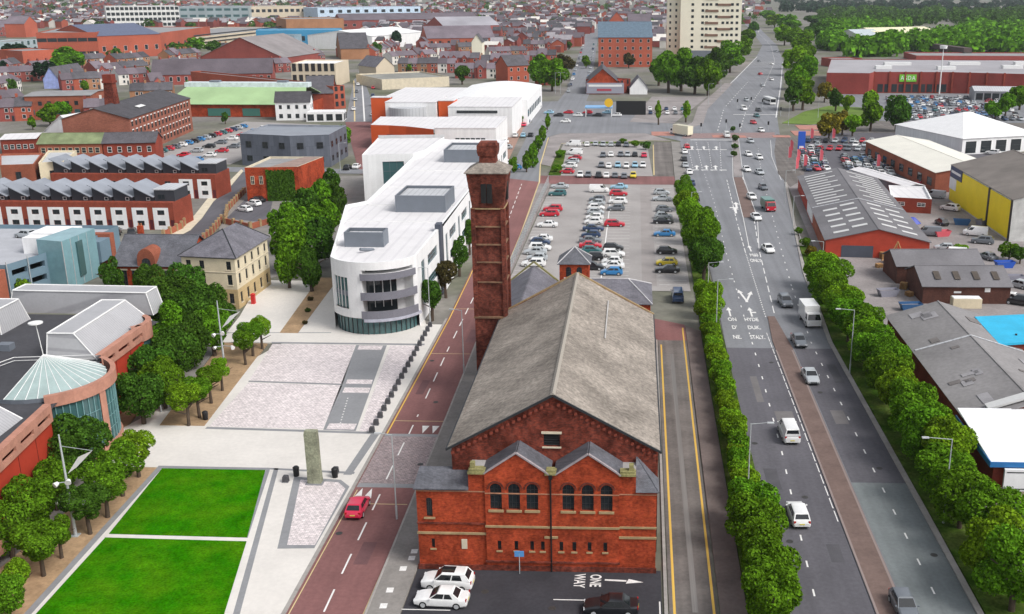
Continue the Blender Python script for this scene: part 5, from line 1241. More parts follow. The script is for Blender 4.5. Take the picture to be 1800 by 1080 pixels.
mb.add([(x, y, WZ - 0.45) for x, y in poly], [tuple(range(len(poly)))]); mb.build('roof', WHITER, WB)
mb = MB(); outer = [arc(k / 16) for k in range(17)] + [wl(-32.4, 170), wl(-32.6, 214), wl(-33.4, 274), wl(-50, 274), wl(-52.5, 250), wl(-50.2, 192), wl(-53.2, 188)]
for i in range(len(poly)):
    j = (i + 1) % len(poly)
    mb.quad((*outer[i], WZ + .003), (*outer[j], WZ + .003), (*poly[j], WZ + .003), (*poly[i], WZ + .003)); mb.quad((*poly[i], WZ), (*poly[j], WZ), (*poly[j], WZ - 0.45), (*poly[i], WZ - 0.45))
mb.build('parapet', WHITE, WB)
for y, a, b in ((176, -51.0, -32.8), (190, -50.0, -32.9), (208, -50.5, -33.0), (228, -51.0, -33.4)):
    MB().box(wl(a, y)[0], wl(b, y)[0], 0, 0.22, WZ - 0.45, WZ - 0.28).build('roof_upstand', FRAMEW, WB, (0, y - 150, 0))
for nm, x0, x1, y0, y1, z1, mm in (('roof_plant', -45.2, -39.0, 157.6, 161.0, 13.2, GREYC), ('roof_plant', -43.0, -33.9, 184.0, 194.0, 13.9, GREYC), ('roof_plant', -44.0, -34.2, 239.5, 251, 13.8, GREYC)):
    a = MB().box(0, x1 - x0, 0, y1 - y0, WZ - 0.45, z1, 0, top=False).box(0.25, x1 - x0 - 0.25, 0.25, y1 - y0 - 0.25, z1 - 0.9, z1 - 0.5, 1)
    a.quad((0, 0, z1), (x1 - x0, 0, z1), (x1 - x0 - .25, .25, z1), (.25, .25, z1)).quad((0, y1 - y0, z1), (0, 0, z1), (.25, .25, z1), (.25, y1 - y0 - .25, z1)).quad((x1 - x0, 0, z1), (x1 - x0, y1 - y0, z1), (x1 - x0 - .25, y1 - y0 - .25, z1), (x1 - x0 - .25, .25, z1))
    o = a.build(nm, [mm, LGREY], WB, (*wl(x0, y0), 0))
MB().tube((0, 0, WZ - 0.4), (-1.5, -2.2, WZ + 0.2), 0.25).build('roof_duct', GREYC, WB, (*wl(-40.2, 155.8), 0))
mb = MB(); astrip(mb, 0.005, 0.995, 0.0, 2.7, -0.45); mb.build('ground_floor_glazing', GLASSG, WB)
me = MB().box(-0.05, 0.05, -0.06, 0.06, 0, 2.68).mesh('mullion'); me.materials.append(FRAMED)
for k in range(1, 18):
    x, y = arc(k / 18, -0.42); a = t0 + (t1 - t0) * k / 18; place('mullion', me, WB, (x, y, 0.01), a + math.pi / 2)
mb = MB(); astrip(mb, 0.43, 0.99, 2.3, 2.75, 0.55, 0, None, 0.7); mb.build('canopy', mat('canopy_grey', (0.42, 0.43, 0.50), 0.5), WB)
mb = MB(); astrip(mb, 0.07, 0.27, 4.0, 8.8, -0.28); mb.build('curved_window', GLASSG, WB)
mb = MB(); astrip(mb, 0.07, 0.27, 5.9, 6.7, -0.22); mb.build('window_spandrel', GREYC, WB)
me = MB().box(-0.05, 0.05, -0.05, 0.05, 4.0, 8.8).mesh('mullion'); me.materials.append(FRAMEW)
for tt in (0.12, 0.17, 0.22): place('mullion', me, WB, (*arc(tt, -0.22), 0), t0 + (t1 - t0) * tt + math.pi / 2)
mb = MB(); astrip(mb, 0.42, 0.80, 2.7, 10.1, -1.75); mb.build('balcony_glazing', GLASS, WB)
mb = MB(); astrip(mb, 0.80, 0.93, 2.7, 10.1, -1.7); mb.build('balcony_back_wall', WHITE, WB)
for tt in (0.52, 0.62, 0.72): place('mullion', me, WB, (*arc(tt, -1.7), 0), t0 + (t1 - t0) * tt + math.pi / 2)
BALC = mat('balcony_grey', (0.185, 0.185, 0.215), 0.55, 0.06, 0.4)
DECK = mat('balcony_deck', (0.24, 0.20, 0.18), 0.9)
for z0, z1, ext in ((2.75, 3.95, 0.5), (5.6, 6.8, 0.45), (8.6, 9.6, 0.3)):
    mb = MB(); astrip(mb, 0.41, 0.95, z0, z1, ext, 0, None, 0.12); bl_ = mb.build('balcony_front', BALC, WB)
    mb = MB(); n = 14
    for k in range(n):
        a, b = 0.42 + 0.51 * k / n, 0.42 + 0.51 * (k + 1) / n
        zz = z0 + 0.15 if z0 < 8 else z1 - 0.1
        mb.quad((*arc(a, ext - .1), zz), (*arc(b, ext - .1), zz), (*arc(b, -1.7), zz), (*arc(a, -1.7), zz)); mb.quad((*arc(b, ext - .1), zz - .12), (*arc(a, ext - .1), zz - .12), (*arc(a, -1.7), zz - .12), (*arc(b, -1.7), zz - .12))
    mb.build('balcony_floor', DECK if z0 < 8 else WHITE, WB)
# left tower wing
LB = thing('white_tower_wing', 'tall white square block with large teal window beside the white offices', 'building', (-64, 243, 0))
P = [(0, 0), (11.8, 2.5), (13.2, 8), (14, 31), (-3, 29)]
mb = MB(); wall_panel(mb, P[0], P[1], -0.08, 12.0, [(4.6, 9.6, 3.2, 10.2)], 0.3); wall_panel(mb, P[1], P[2], -0.08, 12.0); wall_panel(mb, P[2], P[3], -0.08, 12.0); wall_panel(mb, P[3], P[4], -0.08, 12.6); wall_panel(mb, P[4], P[0], -0.08, 12.0); wall_panel(mb, P[4], P[3], -0.08, 12.6)
mb.build('wall', WHITE, LB)
MB().add([(x, y, 11.7) for x, y in P], [tuple(range(5))]).build('roof', WHITER, LB)
a = math.atan2(2.5, 11.8); window(LB, 7.1 * math.cos(a) - 0.25 * math.sin(a), 7.1 * math.sin(a) + 0.25 * math.cos(a), 3.2, a, 5.0, 7.0, 'g', (2, 2))
window(LB, 12.9, 7.0, 7.0, math.atan2(5.5, 1.4), 3.5, 3.2, 'g', (0, 0))
# white and orange school behind
SC = thing('white_orange_school', 'white flat-roofed building with bright orange wall panels behind the white offices', 'building', (-84, 330, 0))
def sblock(nm, x0, x1, y0, y1, z1, wall, roof=WHITER, z0=-0.08):
    MB().box(x0, x1, y0, y1, z0, z1, 0, top=False, bottom=False).build(nm, wall, SC); MB().box(x0 - .1, x1 + .1, y0 - .1, y1 + .1, z1, z1 + 0.25).build('roof', roof, SC)
sblock('white_wall', 22, 41, -6, 24, 7.6, WHITE)
mb = MB(); pts = [(0, 2), (6, 1.2), (12, -1), (18, -5), (22, -8)]
for p, q in zip(pts[:-1], pts[1:]): mb.quad((*p, -.08), (*q, -.08), (*q, 7.6), (*p, 7.6))
mb.build('orange_curved_wall', ORANGE, SC)
MB().add([(x, y, 7.62) for x, y in pts] + [(22, 24, 7.62), (-2, 24, 7.62)], [tuple(range(7))]).build('roof', WHITER, SC)
window(SC, 7, 0.7, 2.5, -0.35, 4.5, 2.2, 'd', (2, 0)); 
for k in range(6): window(SC, 29 + k * 1.6, -6.04, 3.5, 0, 1.3, 1.2, 'd', (0, 0))
sblock('orange_fin', -12, -5, 52, 56, 11.0, ORANGE); sblock('white_wall', -4, 14, 40, 62, 10.6, WHITE); sblock('orange_fin', 14.5, 20, 42, 50, 11.0, ORANGE)
sblock('white_wall', 20, 42, 30, 64, 10.2, WHITE)
for k in range(2): window(SC, 30, 29.9, 6.0 + 2.2 * k, 0, 14, 0.9, 'd', (6, 0))
MB().cyl(4, 40, -0.08, 9.2, 6.5, None, 20).build('white_drum', LGREY, SC)
sblock('white_wall', -12, 42, 66, 112, 9.0, WHITE)
mb = MB(); n = 10; x0, x1 = 14, 44
for k in range(n):
    a, b = k / n, (k + 1) / n; za, zb_ = 9.2 + 1.7 * math.sin(math.pi * a), 9.2 + 1.7 * math.sin(math.pi * b)
    mb.quad((x0 + (x1 - x0) * a, 62, za), (x0 + (x1 - x0) * b, 62, zb_), (x0 + (x1 - x0) * b, 125, zb_), (x0 + (x1 - x0) * a, 125, za))
    mb.quad((x0 + (x1 - x0) * a, 62, 0), (x0 + (x1 - x0) * b, 62, 0), (x0 + (x1 - x0) * b, 62, zb_), (x0 + (x1 - x0) * a, 62, za))
mb.quad((x1, 62, -.08), (x1, 125, -.08), (x1, 125, 9.2), (x1, 62, 9.2)); mb.build('barrel_roof', WHITE, SC)
for k in range(8): window(SC, 44.03, 66 + k * 7, 3, math.pi / 2, 4.5, 2.5, 'g', (1, 0))

# ---------------- red and pink library with glazed half-cone, bottom left
LI = thing('red_panel_library', 'red panelled building with pink stone bands, curved glass bay and pale glazed cone roof', 'building', (-60, 100, 0))
def ll(x, y): return (x + 60, y - 100)
LW = [ll(-57.6, 60), ll(-58.6, 86), ll(-60.1, 97.8)]; LW2 = [ll(-62.2, 112.6), ll(-62.4, 124.0)]
ZP = 8.8
TC = ll(-65.0, 106.0); TR = 7.0
for a, b in ((LW[0], LW[1]), (LW[1], LW[2]), (LW2[0], LW2[1])):
    mb = MB(); wall_panel(mb, a, b, 0.0, ZP - 1.7); mb.build('red_wall', REDP, LI)
for a, b in ((LW[0], LW[1]), (LW[1], LW[2]), (LW2[0], LW2[1])):
    mb = MB(); d = Vector((b[0] - a[0], b[1] - a[1])).normalized(); nrm = Vector((d.y, -d.x)) * 0.25
    A_ = (a[0] + nrm.x, a[1] + nrm.y); B_ = (b[0] + nrm.x, b[1] + nrm.y); L_ = math.hypot(b[0] - a[0], b[1] - a[1])
    k = int(L_ / 3.4); wall_panel(mb, A_, B_, ZP - 1.9, ZP, [(0.5 + L_ / k * q, L_ / k * (q + 1) - 0.5, ZP - 1.35, ZP - 0.85) for q in range(k)], 0.3)
    mb.quad((*A_, ZP), (*B_, ZP), (b[0] - nrm.x * 2, b[1] - nrm.y * 2, ZP), (a[0] - nrm.x * 2, a[1] - nrm.y * 2, ZP)); mb.quad((*B_, ZP - 1.9), (*A_, ZP - 1.9), (*a, ZP - 1.9), (*b, ZP - 1.9))
    mb.build('stone_cornice', PINK, LI)
me = MB().box(-0.04, 0.04, -0.03, 0.02, 0, ZP - 1.9).mesh('panel_joint'); me.materials.append(mat('joint', (0.14, 0.02, 0.012), 0.9))
for (a, b) in ((LW[0], LW[1]), (LW[1], LW[2]), (LW2[0], LW2[1])):
    L_ = math.hypot(b[0] - a[0], b[1] - a[1]); k = int(L_ / 3.4)
    for q in range(1, k): place('panel_joint', me, LI, (a[0] + (b[0] - a[0]) * q / k, a[1] + (b[1] - a[1]) * q / k, 0), math.atan2(b[1] - a[1], b[0] - a[0]))
# curved glass bay
def dr(a, off=0.0): return (TC[0] + (TR + off) * math.cos(a), TC[1] + (TR + off) * math.sin(a))
a0_, a1_ = R(-62), R(62); n = 18
def dstrip(mb, aa, ab, z0, z1, off, k=8, m=0, cap=False):
    for q in range(k):
        p, s = aa + (ab - aa) * q / k, aa + (ab - aa) * (q + 1) / k
        mb.quad((*dr(p, off), z0), (*dr(s, off), z0), (*dr(s, off), z1), (*dr(p, off), z1), m)
        if cap: mb.quad((*dr(p, off), z1), (*dr(s, off), z1), (*dr(s, -0.35), z1), (*dr(p, -0.35), z1), m); mb.quad((*dr(s, off), z0), (*dr(p, off), z0), (*dr(p, -0.3), z0), (*dr(s, -0.3), z0), m)
mb = MB(); dstrip(mb, a0_, a1_, 0, 1.3, 0.1, 16, 0, True); mb.build('bay_stone_band', PINK, LI)
mb = MB(); dstrip(mb, a0_, a1_, 7.5, ZP, 0.2, 16, 0, True); mb.build('bay_stone_band', PINK, LI)
for (aa, ab) in ((R(-60), R(-14)), (R(-6), R(44))):
    mb = MB(); dstrip(mb, aa, ab, 1.3, 7.5, -0.2, 8); gz = mb.build('curved_glazing', GLASSG, LI)
    me = MB().box(-0.05, 0.05, -0.05, 0.05, 1.3, 7.5).mesh('mullion'); me.materials.append(mat('teal_frame', (0.16, 0.30, 0.31), 0.4))
    for q in range(9):
        a = aa + (ab - aa) * q / 8; place('mullion', me, gz, (*dr(a, -0.15), 0), a)
    for zz in (2.7, 4.1, 5.5):
        mb = MB(); dstrip(mb, aa, ab, zz, zz + 0.09, -0.13, 8); mb.build('transom', MATS['teal_frame'], gz)
for aa, ab in ((R(-14), R(-6)), (R(44), R(62)), (R(-64), R(-60))):
    mb = MB(); dstrip(mb, aa, ab, 1.3, 7.5, 0.05, 3); mb.build('stone_pier', PINK, LI)
# end pavilion
mb = MB(); ec = ll(-65.6, 125.2)
def er(a, r): return (ec[0] + r * math.cos(a), ec[1] + r * math.sin(a))
for aa, ab, z0, z1, r, nm, mm in ((R(-45), R(120), 6.6, ZP, 3.6, 'end_stone_band', PINK), (R(-45), R(120), 0, 1.5, 3.6, 'end_stone_band', PINK), (R(-30), R(60), 1.5, 6.6, 3.3, 'end_glazing', GLASSG), (R(60), R(120), 1.5, 6.6, 3.5, 'end_wall', REDP)):
    mb = MB()
    for q in range(10):
        p, s = aa + (ab - aa) * q / 10, aa + (ab - aa) * (q + 1) / 10
        mb.quad((*er(p, r), z0), (*er(s, r), z0), (*er(s, r), z1), (*er(p, r), z1))
        mb.quad((*er(p, r), z1), (*er(s, r), z1), (*er(s, r - .7), z1), (*er(p, r - .7), z1))
    mb.build(nm, mm, LI)
# deck and roofs
poly = [LW[0], LW[1], LW[2], ll(-61.5, 105), LW2[0], LW2[1], ll(-62, 128), ll(-67, 130.5), ll(-100, 131), ll(-100, 60)]
MB().add([(x, y, 7.9) for x, y in poly], [tuple(range(len(poly)))]).build('roof_deck', FELTD, LI)
MB().prism([ll(-99.9, 60.1), ll(-99.9, 131), ll(-67, 130.5), ll(-63, 128), ll(-64, 60.1)], 0, 7.85, 0, top=False).build('rear_wall', REDP, LI)
RIBB = mat('ribbed_steel_roof', (0.40, 0.40, 0.415), 0.5, 0.06, 0.3, 0.04, 3, kind='rib_y', p=0.75, col2=(0.31, 0.31, 0.325))
def mansard(nm, a, b, w, h, sl_, m=RIBB):
    """raised metal roof: outer foot a-b, width w to the left, height h, batter sl_"""
    d = Vector((b[0] - a[0], b[1] - a[1])); L_ = d.length; d.normalize(); nl = Vector((-d.y, d.x))
    def Q(u, v, z): p = Vector(a) + d * u + nl * v; return (p.x, p.y, z)
    lo = [Q(0, 0, 7.9), Q(L_, 0, 7.9), Q(L_, w, 7.9), Q(0, w, 7.9)]; hi = [Q(0.8, sl_, 7.9 + h), Q(L_ - .8, sl_, 7.9 + h), Q(L_ - .8, w - .1, 7.9 + h), Q(.8, w - .1, 7.9 + h)]
    MB().add(lo + hi, [(0, 1, 5, 4), (1, 2, 6, 5), (2, 3, 7, 6), (3, 0, 4, 7), (4, 5, 6, 7)]).build(nm, m, LI)
    e = MB()
    for i in range(4): e.tube(hi[i], hi[(i + 1) % 4], 0.12, n=5)
    for i in range(4): e.tube(lo[i], hi[i], 0.08, n=5)
    e.build('roof_trim', FRAMEW, LI)
mansard('metal_roof', ll(-60.2, 62), ll(-61.9, 96), 7.0, 2.9, 3.6)
mansard('metal_roof', ll(-62.9, 113.4), ll(-63.2, 128.6), 6.0, 3.0, 2.8)
mansard('metal_roof', ll(-64, 130.8), ll(-84, 131.4), -3.2, 3.0, -0.3)
mansard('metal_roof', ll(-79.5, 122), ll(-79.5, 128.5), 22, 3.0, 0.6)
# glazed half-cone
mb = MB(); apex = (TC[0] - 0.3, TC[1] + 0.9, 10.9); n = 20
rim = [(*dr(R(-100) + R(215) * k / n, -0.75), 8.35) for k in range(n + 1)]
for k in range(n): mb.add([rim[k], rim[k + 1], apex], [(0, 1, 2)])
mb.build('glazed_cone', COPPER, LI)
for k in range(n + 1):
    MB().tube(rim[k], (apex[0], apex[1], apex[2] + 0.02), 0.055, 0.03, 4).build('glazing_bar', FRAMEW, LI)
mb = MB(); dstrip(mb, R(-105), R(118), 7.9, 8.36, -0.7, 18); mb.build('cone_kerb', GREYC, LI)
MB().tube((apex[0], apex[1], 10.6), (apex[0] - 0.3, apex[1], 14.6), 0.05).cyl(apex[0] - 0.3, apex[1], 14.5, 14.62, 0.75, 0.75, 16).build('roof_mast', FRAMEW, LI)
for a, b in ((ll(-76, 101), ll(-72, 112)), (ll(-72, 112), ll(-63, 113.2))): MB().tube((*a, 8.6), (*b, 8.6), 0.05).tube((*a, 8.2), (*b, 8.2), 0.04).build('roof_handrail', FRAMEW, LI)
for x, y, sx, sy, h in ((-76.5, 116, 1.6, 1.2, 0.8), (-70, 126, 1.2, 0.8, 1.5), (-78, 103, 2.4, 1.6, 0.9)): MB().box(0, sx, 0, sy, 7.9, 7.9 + h).build('roof_unit', GREYC, LI, (*ll(x, y), 0))
sk = MB(); slope(sk, (*ll(-97, 118), 8.0), (*ll(-88, 118), 8.0), (*ll(-88, 124), 9.3), (*ll(-97, 124), 9.3), 0.1); sk.build('rooflight', COPPER, LI)
mb = MB(); mb.box(0, 1.7, -1.0, 1.0, 2.5, 5.2).build('bay_window', GLASSG, LI, (*ll(-58.2, 80.5), 0)); MB().box(0, 1.9, -1.2, 1.2, 1.2, 2.5).box(0, 1.9, -1.2, 1.2, 5.2, 6.2).build('bay_stone', PINK, LI, (*ll(-58.2, 80.5), 0))

# ---------------- cream stone corner building
CB = thing('cream_stone_building', 'cream stone corner building with hipped grey slate roof and three window storeys', 'building', (-63.6, 159.3, 0))
def cl(x, y): return (x + 63.6, y - 159.3)
CP = [cl(-72.8, 160.6), cl(-63.6, 159.3), cl(-63.2, 173.5), cl(-72.0, 175.5)]
mb = MB(); mb2 = MB()
for i in range(4):
    a, b = CP[i], CP[(i + 1) % 4]; L_ = math.hypot(b[0] - a[0], b[1] - a[1]); n = 4 if i in (0, 2) else 5
    ws = []
    for q in range(n):
        if i == 0 and q == 2: continue
        u = L_ * (q + 0.5) / n; ws.append((u - 0.42, u + 0.42))
    lo = [(u0, u1, 0.8, 2.5) for u0, u1 in ws]; up = [(u0, u1, 3.9, 5.6) for u0, u1 in ws] + [(u0, u1, 6.4, 7.8) for u0, u1 in ws]
    wall_panel(mb, a, b, -0.08, 3.2, lo, 0.2); wall_panel(mb2, a, b, 3.2, 8.5, up, 0.2)
    ang = math.atan2(b[1] - a[1], b[0] - a[0])
    for u0, u1, v0, v1 in lo + up:
        u = (u0 + u1) / 2 / L_; x = a[0] + (b[0] - a[0]) * u - 0.17 * math.sin(ang); y = a[1] + (b[1] - a[1]) * u + 0.17 * math.cos(ang)
        window(CB, x, y, v0, ang, 0.84, v1 - v0, 'd', (1, 1)); sill(CB, x + 0.17 * math.sin(ang), y - 0.17 * math.cos(ang), v0, ang, 1.05, STONEP, 0.12, 0.1)
mb.build('lower_wall', CREAM, CB); mb2.build('upper_wall', CREAML, CB)
rf = MB(); e = 0.4; r1, r2 = cl(-67.5, 165.5), cl(-67.2, 170.5)
Q = [(CP[0][0] - e, CP[0][1] - e), (CP[1][0] + e, CP[1][1] - e), (CP[2][0] + e, CP[2][1] + e), (CP[3][0] - e, CP[3][1] + e)]
Z = lambda p, z: (p[0], p[1], z)
slope(rf, Z(Q[0], 8.4), Z(Q[1], 8.4), Z(r1, 11.6), Z(r1, 11.6)); slope(rf, Z(Q[1], 8.4), Z(Q[2], 8.4), Z(r2, 11.6), Z(r1, 11.6)); slope(rf, Z(Q[2], 8.4), Z(Q[3], 8.4), Z(r2, 11.6), Z(r2, 11.6)); slope(rf, Z(Q[3], 8.4), Z(Q[0], 8.4), Z(r1, 11.6), Z(r2, 11.6))
rf.build('roof', SLATE, CB)
for i in range(4):
    a, b = CP[i], CP[(i + 1) % 4]
    MB().tube((*a, 8.35), (*b, 8.35), 0.16, n=6).build('gutter', FRAMED, CB)
    MB().tube((*a, 5.95), (*b, 5.95), 0.10, n=4).build('sign_band', STONEP, CB)
for i, p in ((0, Q[0]), (1, Q[1]), (2, Q[2])): MB().tube((p[0], p[1], 8.55), (*((r1 if i < 2 else r2)), 11.78), 0.1, n=5).build('hip_tile', FRAMED, CB)
# red phone box / banner at its corner
MB().box(-0.3, 0.3, -0.3, 0.3, 0, 1.5).box(-0.34, 0.34, -0.34, 0.34, 1.5, 1.65).cyl(0, 0, 1.65, 1.8, 0.3, 0.12, 8).build('post_box', flat('kiosk_red', (0.55, 0.02, 0.02)), None, (*g(446, 535), 0.09))
tag(bpy.data.objects['post_box'], 'small red post box standing at the cream building corner', 'post box')

# ---------------- red brick school range
A, B = g(200, 466, 5.4), g(328, 467, 5.4)
SB = gabled('brick_school_hall', 'red brick hall with blue slate roof and central arched bell gable', 'building', A, B, 11.5, 5.4, 9.2, BRICK, SLATEB, 'x', chim=((1.2, 8.5, 10.2),))
W_ = math.hypot(B[0] - A[0], B[1] - A[1])
for x in (1.6, 3.4, 8.6, 10.8): window(SB, x, -0.02, 1.6, 0, 0.9, 2.9, 'd', (1, 2)); sill(SB, x, 0, 4.75, 0, 1.2, STONEP, 0.25, 0.08, 'lintel'); sill(SB, x, 0, 1.6, 0, 1.2, STONEP)
mb = MB(); c = 5.7; mb.box(c - 1.5, c + 1.5, -0.35, 3.0, -0.08, 6.4, top=False, bottom=False)
pts = [(c - 1.5, 6.4), (c + 1.5, 6.4)] + [(c + 1.5 * math.cos(math.pi * k / 8), 6.4 + 1.9 * math.sin(math.pi * k / 8)) for k in range(1, 8)]
mb.add([(x, -0.35, z) for x, z in pts], [tuple(range(len(pts)))]); 
for p, q in zip(pts[1:], pts[2:] + pts[:1]): mb.quad((p[0], -0.35, p[1]), (q[0], -0.35, q[1]), (q[0], 3.0, q[1]), (p[0], 3.0, p[1]))
mb.build('bell_gable', BRICK3, SB); window(SB, c, -0.37, 3.4, 0, 1.5, 3.3, 'd', (1, 1), True, 'arched_window')
# ---------------- blue-grey glass car park building, far left
GB = thing('glass_car_park', 'blue-grey glass and steel car park block with white rooftop box', 'building', (-98, 169, 0))
CLAD = mat('blue_cladding', (0.16, 0.24, 0.30), 0.45, 0.10, 0.3, 0.04, 3); TGL = mat('pale_teal_glass', (0.20, 0.36, 0.40), 0.25, 0.12, 0.4, 0.04, 2, spec=0.6)
mb = MB()
ww = [(1.0 + 3.8 * k, 4.2 + 3.8 * k, 1.9, 2.9) for k in range(4)] + [(1.0 + 3.8 * k, 4.2 + 3.8 * k, 4.2, 5.2) for k in range(4)]
wall_panel(mb, (-4.5, -7.5), (0.0, 9.5), -0.08, 6.4, ww, 0.6); wall_panel(mb, (-40, -7.5), (-4.5, -7.5), -0.08, 6.4); mb.quad((0, 9.5, -.08), (0, 22, -.08), (0, 22, 6.4), (0, 9.5, 6.4)); mb.quad((0, 22, -.08), (-40, 22, -.08), (-40, 22, 6.4), (0, 22, 6.4))
mb.build('deck_wall', CLAD, GB); MB().add([(-40, -7.5, 5.6), (-4.5, -7.5, 5.6), (0, 9.5, 5.6), (0, 22, 5.6), (-40, 22, 5.6)], [(0, 1, 2, 3, 4)]).build('parking_deck', mat('deck_pale', (0.40, 0.41, 0.44), 0.85, 0.12, 0.2), GB)
mb = MB().prism([(-3.9, 1.2), (1.2, -0.2), (1.9, 9.8), (-2.5, 10.4)], -0.08, 8.6); mb.build('stair_tower', TGL, GB)
for k in range(5): MB().box(-0.06, 0.06, -0.06, 0.06, 0, 8.55).build('steel_post', STEEL, GB, (1.25 + 0.14 * k, -0.22 + 2.45 * k, 0))
MB().box(-0.4, 0.05, -0.9, 0.9, 1.5, 7.6).build('tall_window', GLASSG, GB, (1.72, 4.5, 0))
for k in range(4): MB().tube((-4.3 + k * 1.1, -7.6 + k * 4.3, 0), (-4.3 + k * 1.1, -7.6 + k * 4.3, 6.9), 0.09).build('steel_post', STEEL, GB)
MB().box(-7.5, -3.2, 3.0, 5.6, 5.6, 8.4).build('rooftop_box', WHITE, GB); MB().box(-8.0, -1.5, 6.0, 12, 8.0, 8.5).build('rooftop_canopy', WHITE, GB)
MB().box(-1.0, 2.3, 14.0, 15.5, -0.08, 6.6).build('brick_pier', BRICK3, GB); MB().box(0.0, 2.2, 10.2, 14.0, 2.2, 6.0).build('blue_bay', CLAD, GB)
mb = MB().prism([(-18, -14.5), (-4.6, -12.5), (-4.4, -8.0), (-18, -8.0)], -0.08, 5.8); mb.build('brick_block', BRICK3, GB)
for z in (3.6, 4.8): MB().tube((-18, -14.6, z), (-4.6, -12.6, z), 0.14, n=4).build('brick_band', PINK, GB)
for i, (x, y, c) in enumerate([(-108, 184, 'white'), (-104.8, 185.5, 'pale blue'), (-112, 184, 'silver'), (-116, 176, 'grey')]):
    car('hatchback', c, x, y, 75, f'{c} hatchback on the rooftop deck of the glass car park', lod=1, z=5.61)

# ---------------- two terraces of modern houses with saw-tooth roofs
DARKC = mat('charcoal_cladding', (0.045, 0.048, 0.058), 0.6, 0.1, 0.4)
def saw_house(x, y, w, label, grp, white=True, end=False):
    r = thing('terraced_house', label, 'house', (x, y, 0), 0.0, grp); d = 9.5; zf = 5.9
    mb = MB(); ops = [(1.0, 2.5, 3.2, 4.2), (1.0, 2.5, 0.9, 1.9), (3.6, 4.4, 0.0, 2.1)]
    wall_panel(mb, (0, 0), (w, 0), -0.08, zf, ops, 0.15); mb.quad((w, 0, -.08), (w, d, -.08), (w, d, zf), (w, 0, zf)).quad((w, d, -.08), (0, d, -.08), (0, d, zf), (w, d, zf)).quad((0, d, -.08), (0, 0, -.08), (0, 0, zf), (0, d, zf))
    mb.quad((0, 0, zf), (w, 0, zf), (w, d, zf), (0, d, zf)); mb.build('wall', BRICKM, r)
    if white:
        p = MB()
        for a, b, c, e in ((0.05, 0.98, 0.0, 4.75), (2.52, 3.4, 0.0, 4.75), (0.98, 2.52, 0, 0.88), (0.98, 2.52, 1.92, 3.18), (0.98, 2.52, 4.22, 4.75)): p.box(a, b, -0.06, -0.003, c, e, bottom=False)
        p.build('white_front_panel', WHITE, r)
    for z in (3.2, 0.9): window(r, 1.75, 0.12, z, 0, 1.5, 1.0, 'd', (1, 0))
    MB().box(3.6, 4.4, 0.10, 0.14, 0, 2.1).build('door', flat('door_dark', (0.10, 0.012, 0.02)), r)
    if not end:
        u = MB().add([(0.2, 1.6, zf), (w - .2, 1.6, zf), (w - .2, 8.2, zf), (0.2, 8.2, zf), (0.2, 1.6, 9.0), (w - .2, 1.6, 7.0), (w - .2, 8.2, 7.0), (0.2, 8.2, 9.0)], [(0, 1, 5, 4), (1, 2, 6, 5), (2, 3, 7, 6), (3, 0, 4, 7)]); u.build('upper_storey', DARKC, r)
        s = MB(); slope(s, (w + 0.1, 0.7, 6.75), (w + 0.1, 9.0, 6.75), (-0.3, 9.0, 9.35), (-0.3, 0.7, 9.35), 0.16); so = s.build('roof', ZINC, r)
        window(r, 3.2, 1.57, 6.0, 0, 0.8, 0.7, 'w', (0, 0))
    else:
        MB().box(0.1, w - .1, 1.5, 8.5, zf, 8.3).build('upper_storey', DARKC, r); MB().box(-0.1, w + .1, 1.3, 8.7, 8.3, 8.5).build('roof', LGREY, r); window(r, 1.6, 1.47, 6.3, 0, 1.6, 1.1, 'd', (1, 0))
    return r
for k in range(10):
    x = -98.0 - 4.55 * (k + 1); last = k == 0
    saw_house(x, 215.3, 4.55, 'end house with flat charcoal top, front saw-tooth terrace' if last else f'saw-tooth roofed house, {nth(k + 1)} from the right end of the front terrace', 'front saw-tooth terrace', True, last)
for k in range(9):
    x = -102.3 - 4.55 * (k + 1); last = k == 0
    saw_house(x, 249.5, 4.55, 'end house with flat charcoal top, rear saw-tooth terrace' if last else f'saw-tooth roofed house, {nth(k + 1)} from the right end of the rear terrace', 'rear saw-tooth terrace', k < 2, last)
flatblock('apartment_block', 'cream and red apartment block with striped pale roof left of the rear terrace', 'building', [g(68, 290, 8), g(112, 287, 8), g(135, 268, 8), g(85, 268, 8)], 8.5, CREAML, LGREY, rows=((1.2, 1.2, 1.8, 'd'), (4.6, 1.2, 1.8, 'd')), gap=2.8)
flatblock('apartment_block', 'red brick flats with blue-grey side wall at the left edge', 'building', [g(0, 292, 8), g(60, 290, 8), g(75, 270, 8), g(0, 272, 8)], 8.2, BRICK3, LGREY, rows=((1.2, 1.2, 1.8, 'd'), (4.6, 1.2, 1.8, 'd')), gap=4)
# garden wall with piers along the local street
for nm, pts, lab in (('garden_wall', [g(288, 418), g(320, 402), g(332, 388)], 'low red brick garden wall curving round the end terrace house'), ('boundary_wall', [g(345, 436), g(372, 412), g(392, 388)], 'stone-piered boundary wall beside the curving street, left of the cream building'), ('boundary_wall', [g(474, 394), g(440, 404), g(396, 394), g(400, 372), g(432, 338)], 'red brick wall round the small car park by the ivy building')):
    w = thing(nm, lab, 'wall', (pts[0][0], pts[0][1], 0))
    for a, b in zip(pts[:-1], pts[1:]):
        L_ = math.hypot(b[0] - a[0], b[1] - a[1]); an = math.atan2(b[1] - a[1], b[0] - a[0])
        MB().box(0, L_, -0.15, 0.15, -0.08, 1.3).build('wall_length', BRICK3, w, (a[0] - pts[0][0], a[1] - pts[0][1], 0), an)
        for q in range(int(L_ / 3) + 1): MB().box(-0.28, 0.28, -0.28, 0.28, -0.08, 1.7).build('pier', STONE, w, (a[0] - pts[0][0] + (b[0] - a[0]) * q * 3 / L_, a[1] - pts[0][1] + (b[1] - a[1]) * q * 3 / L_, 0), an)

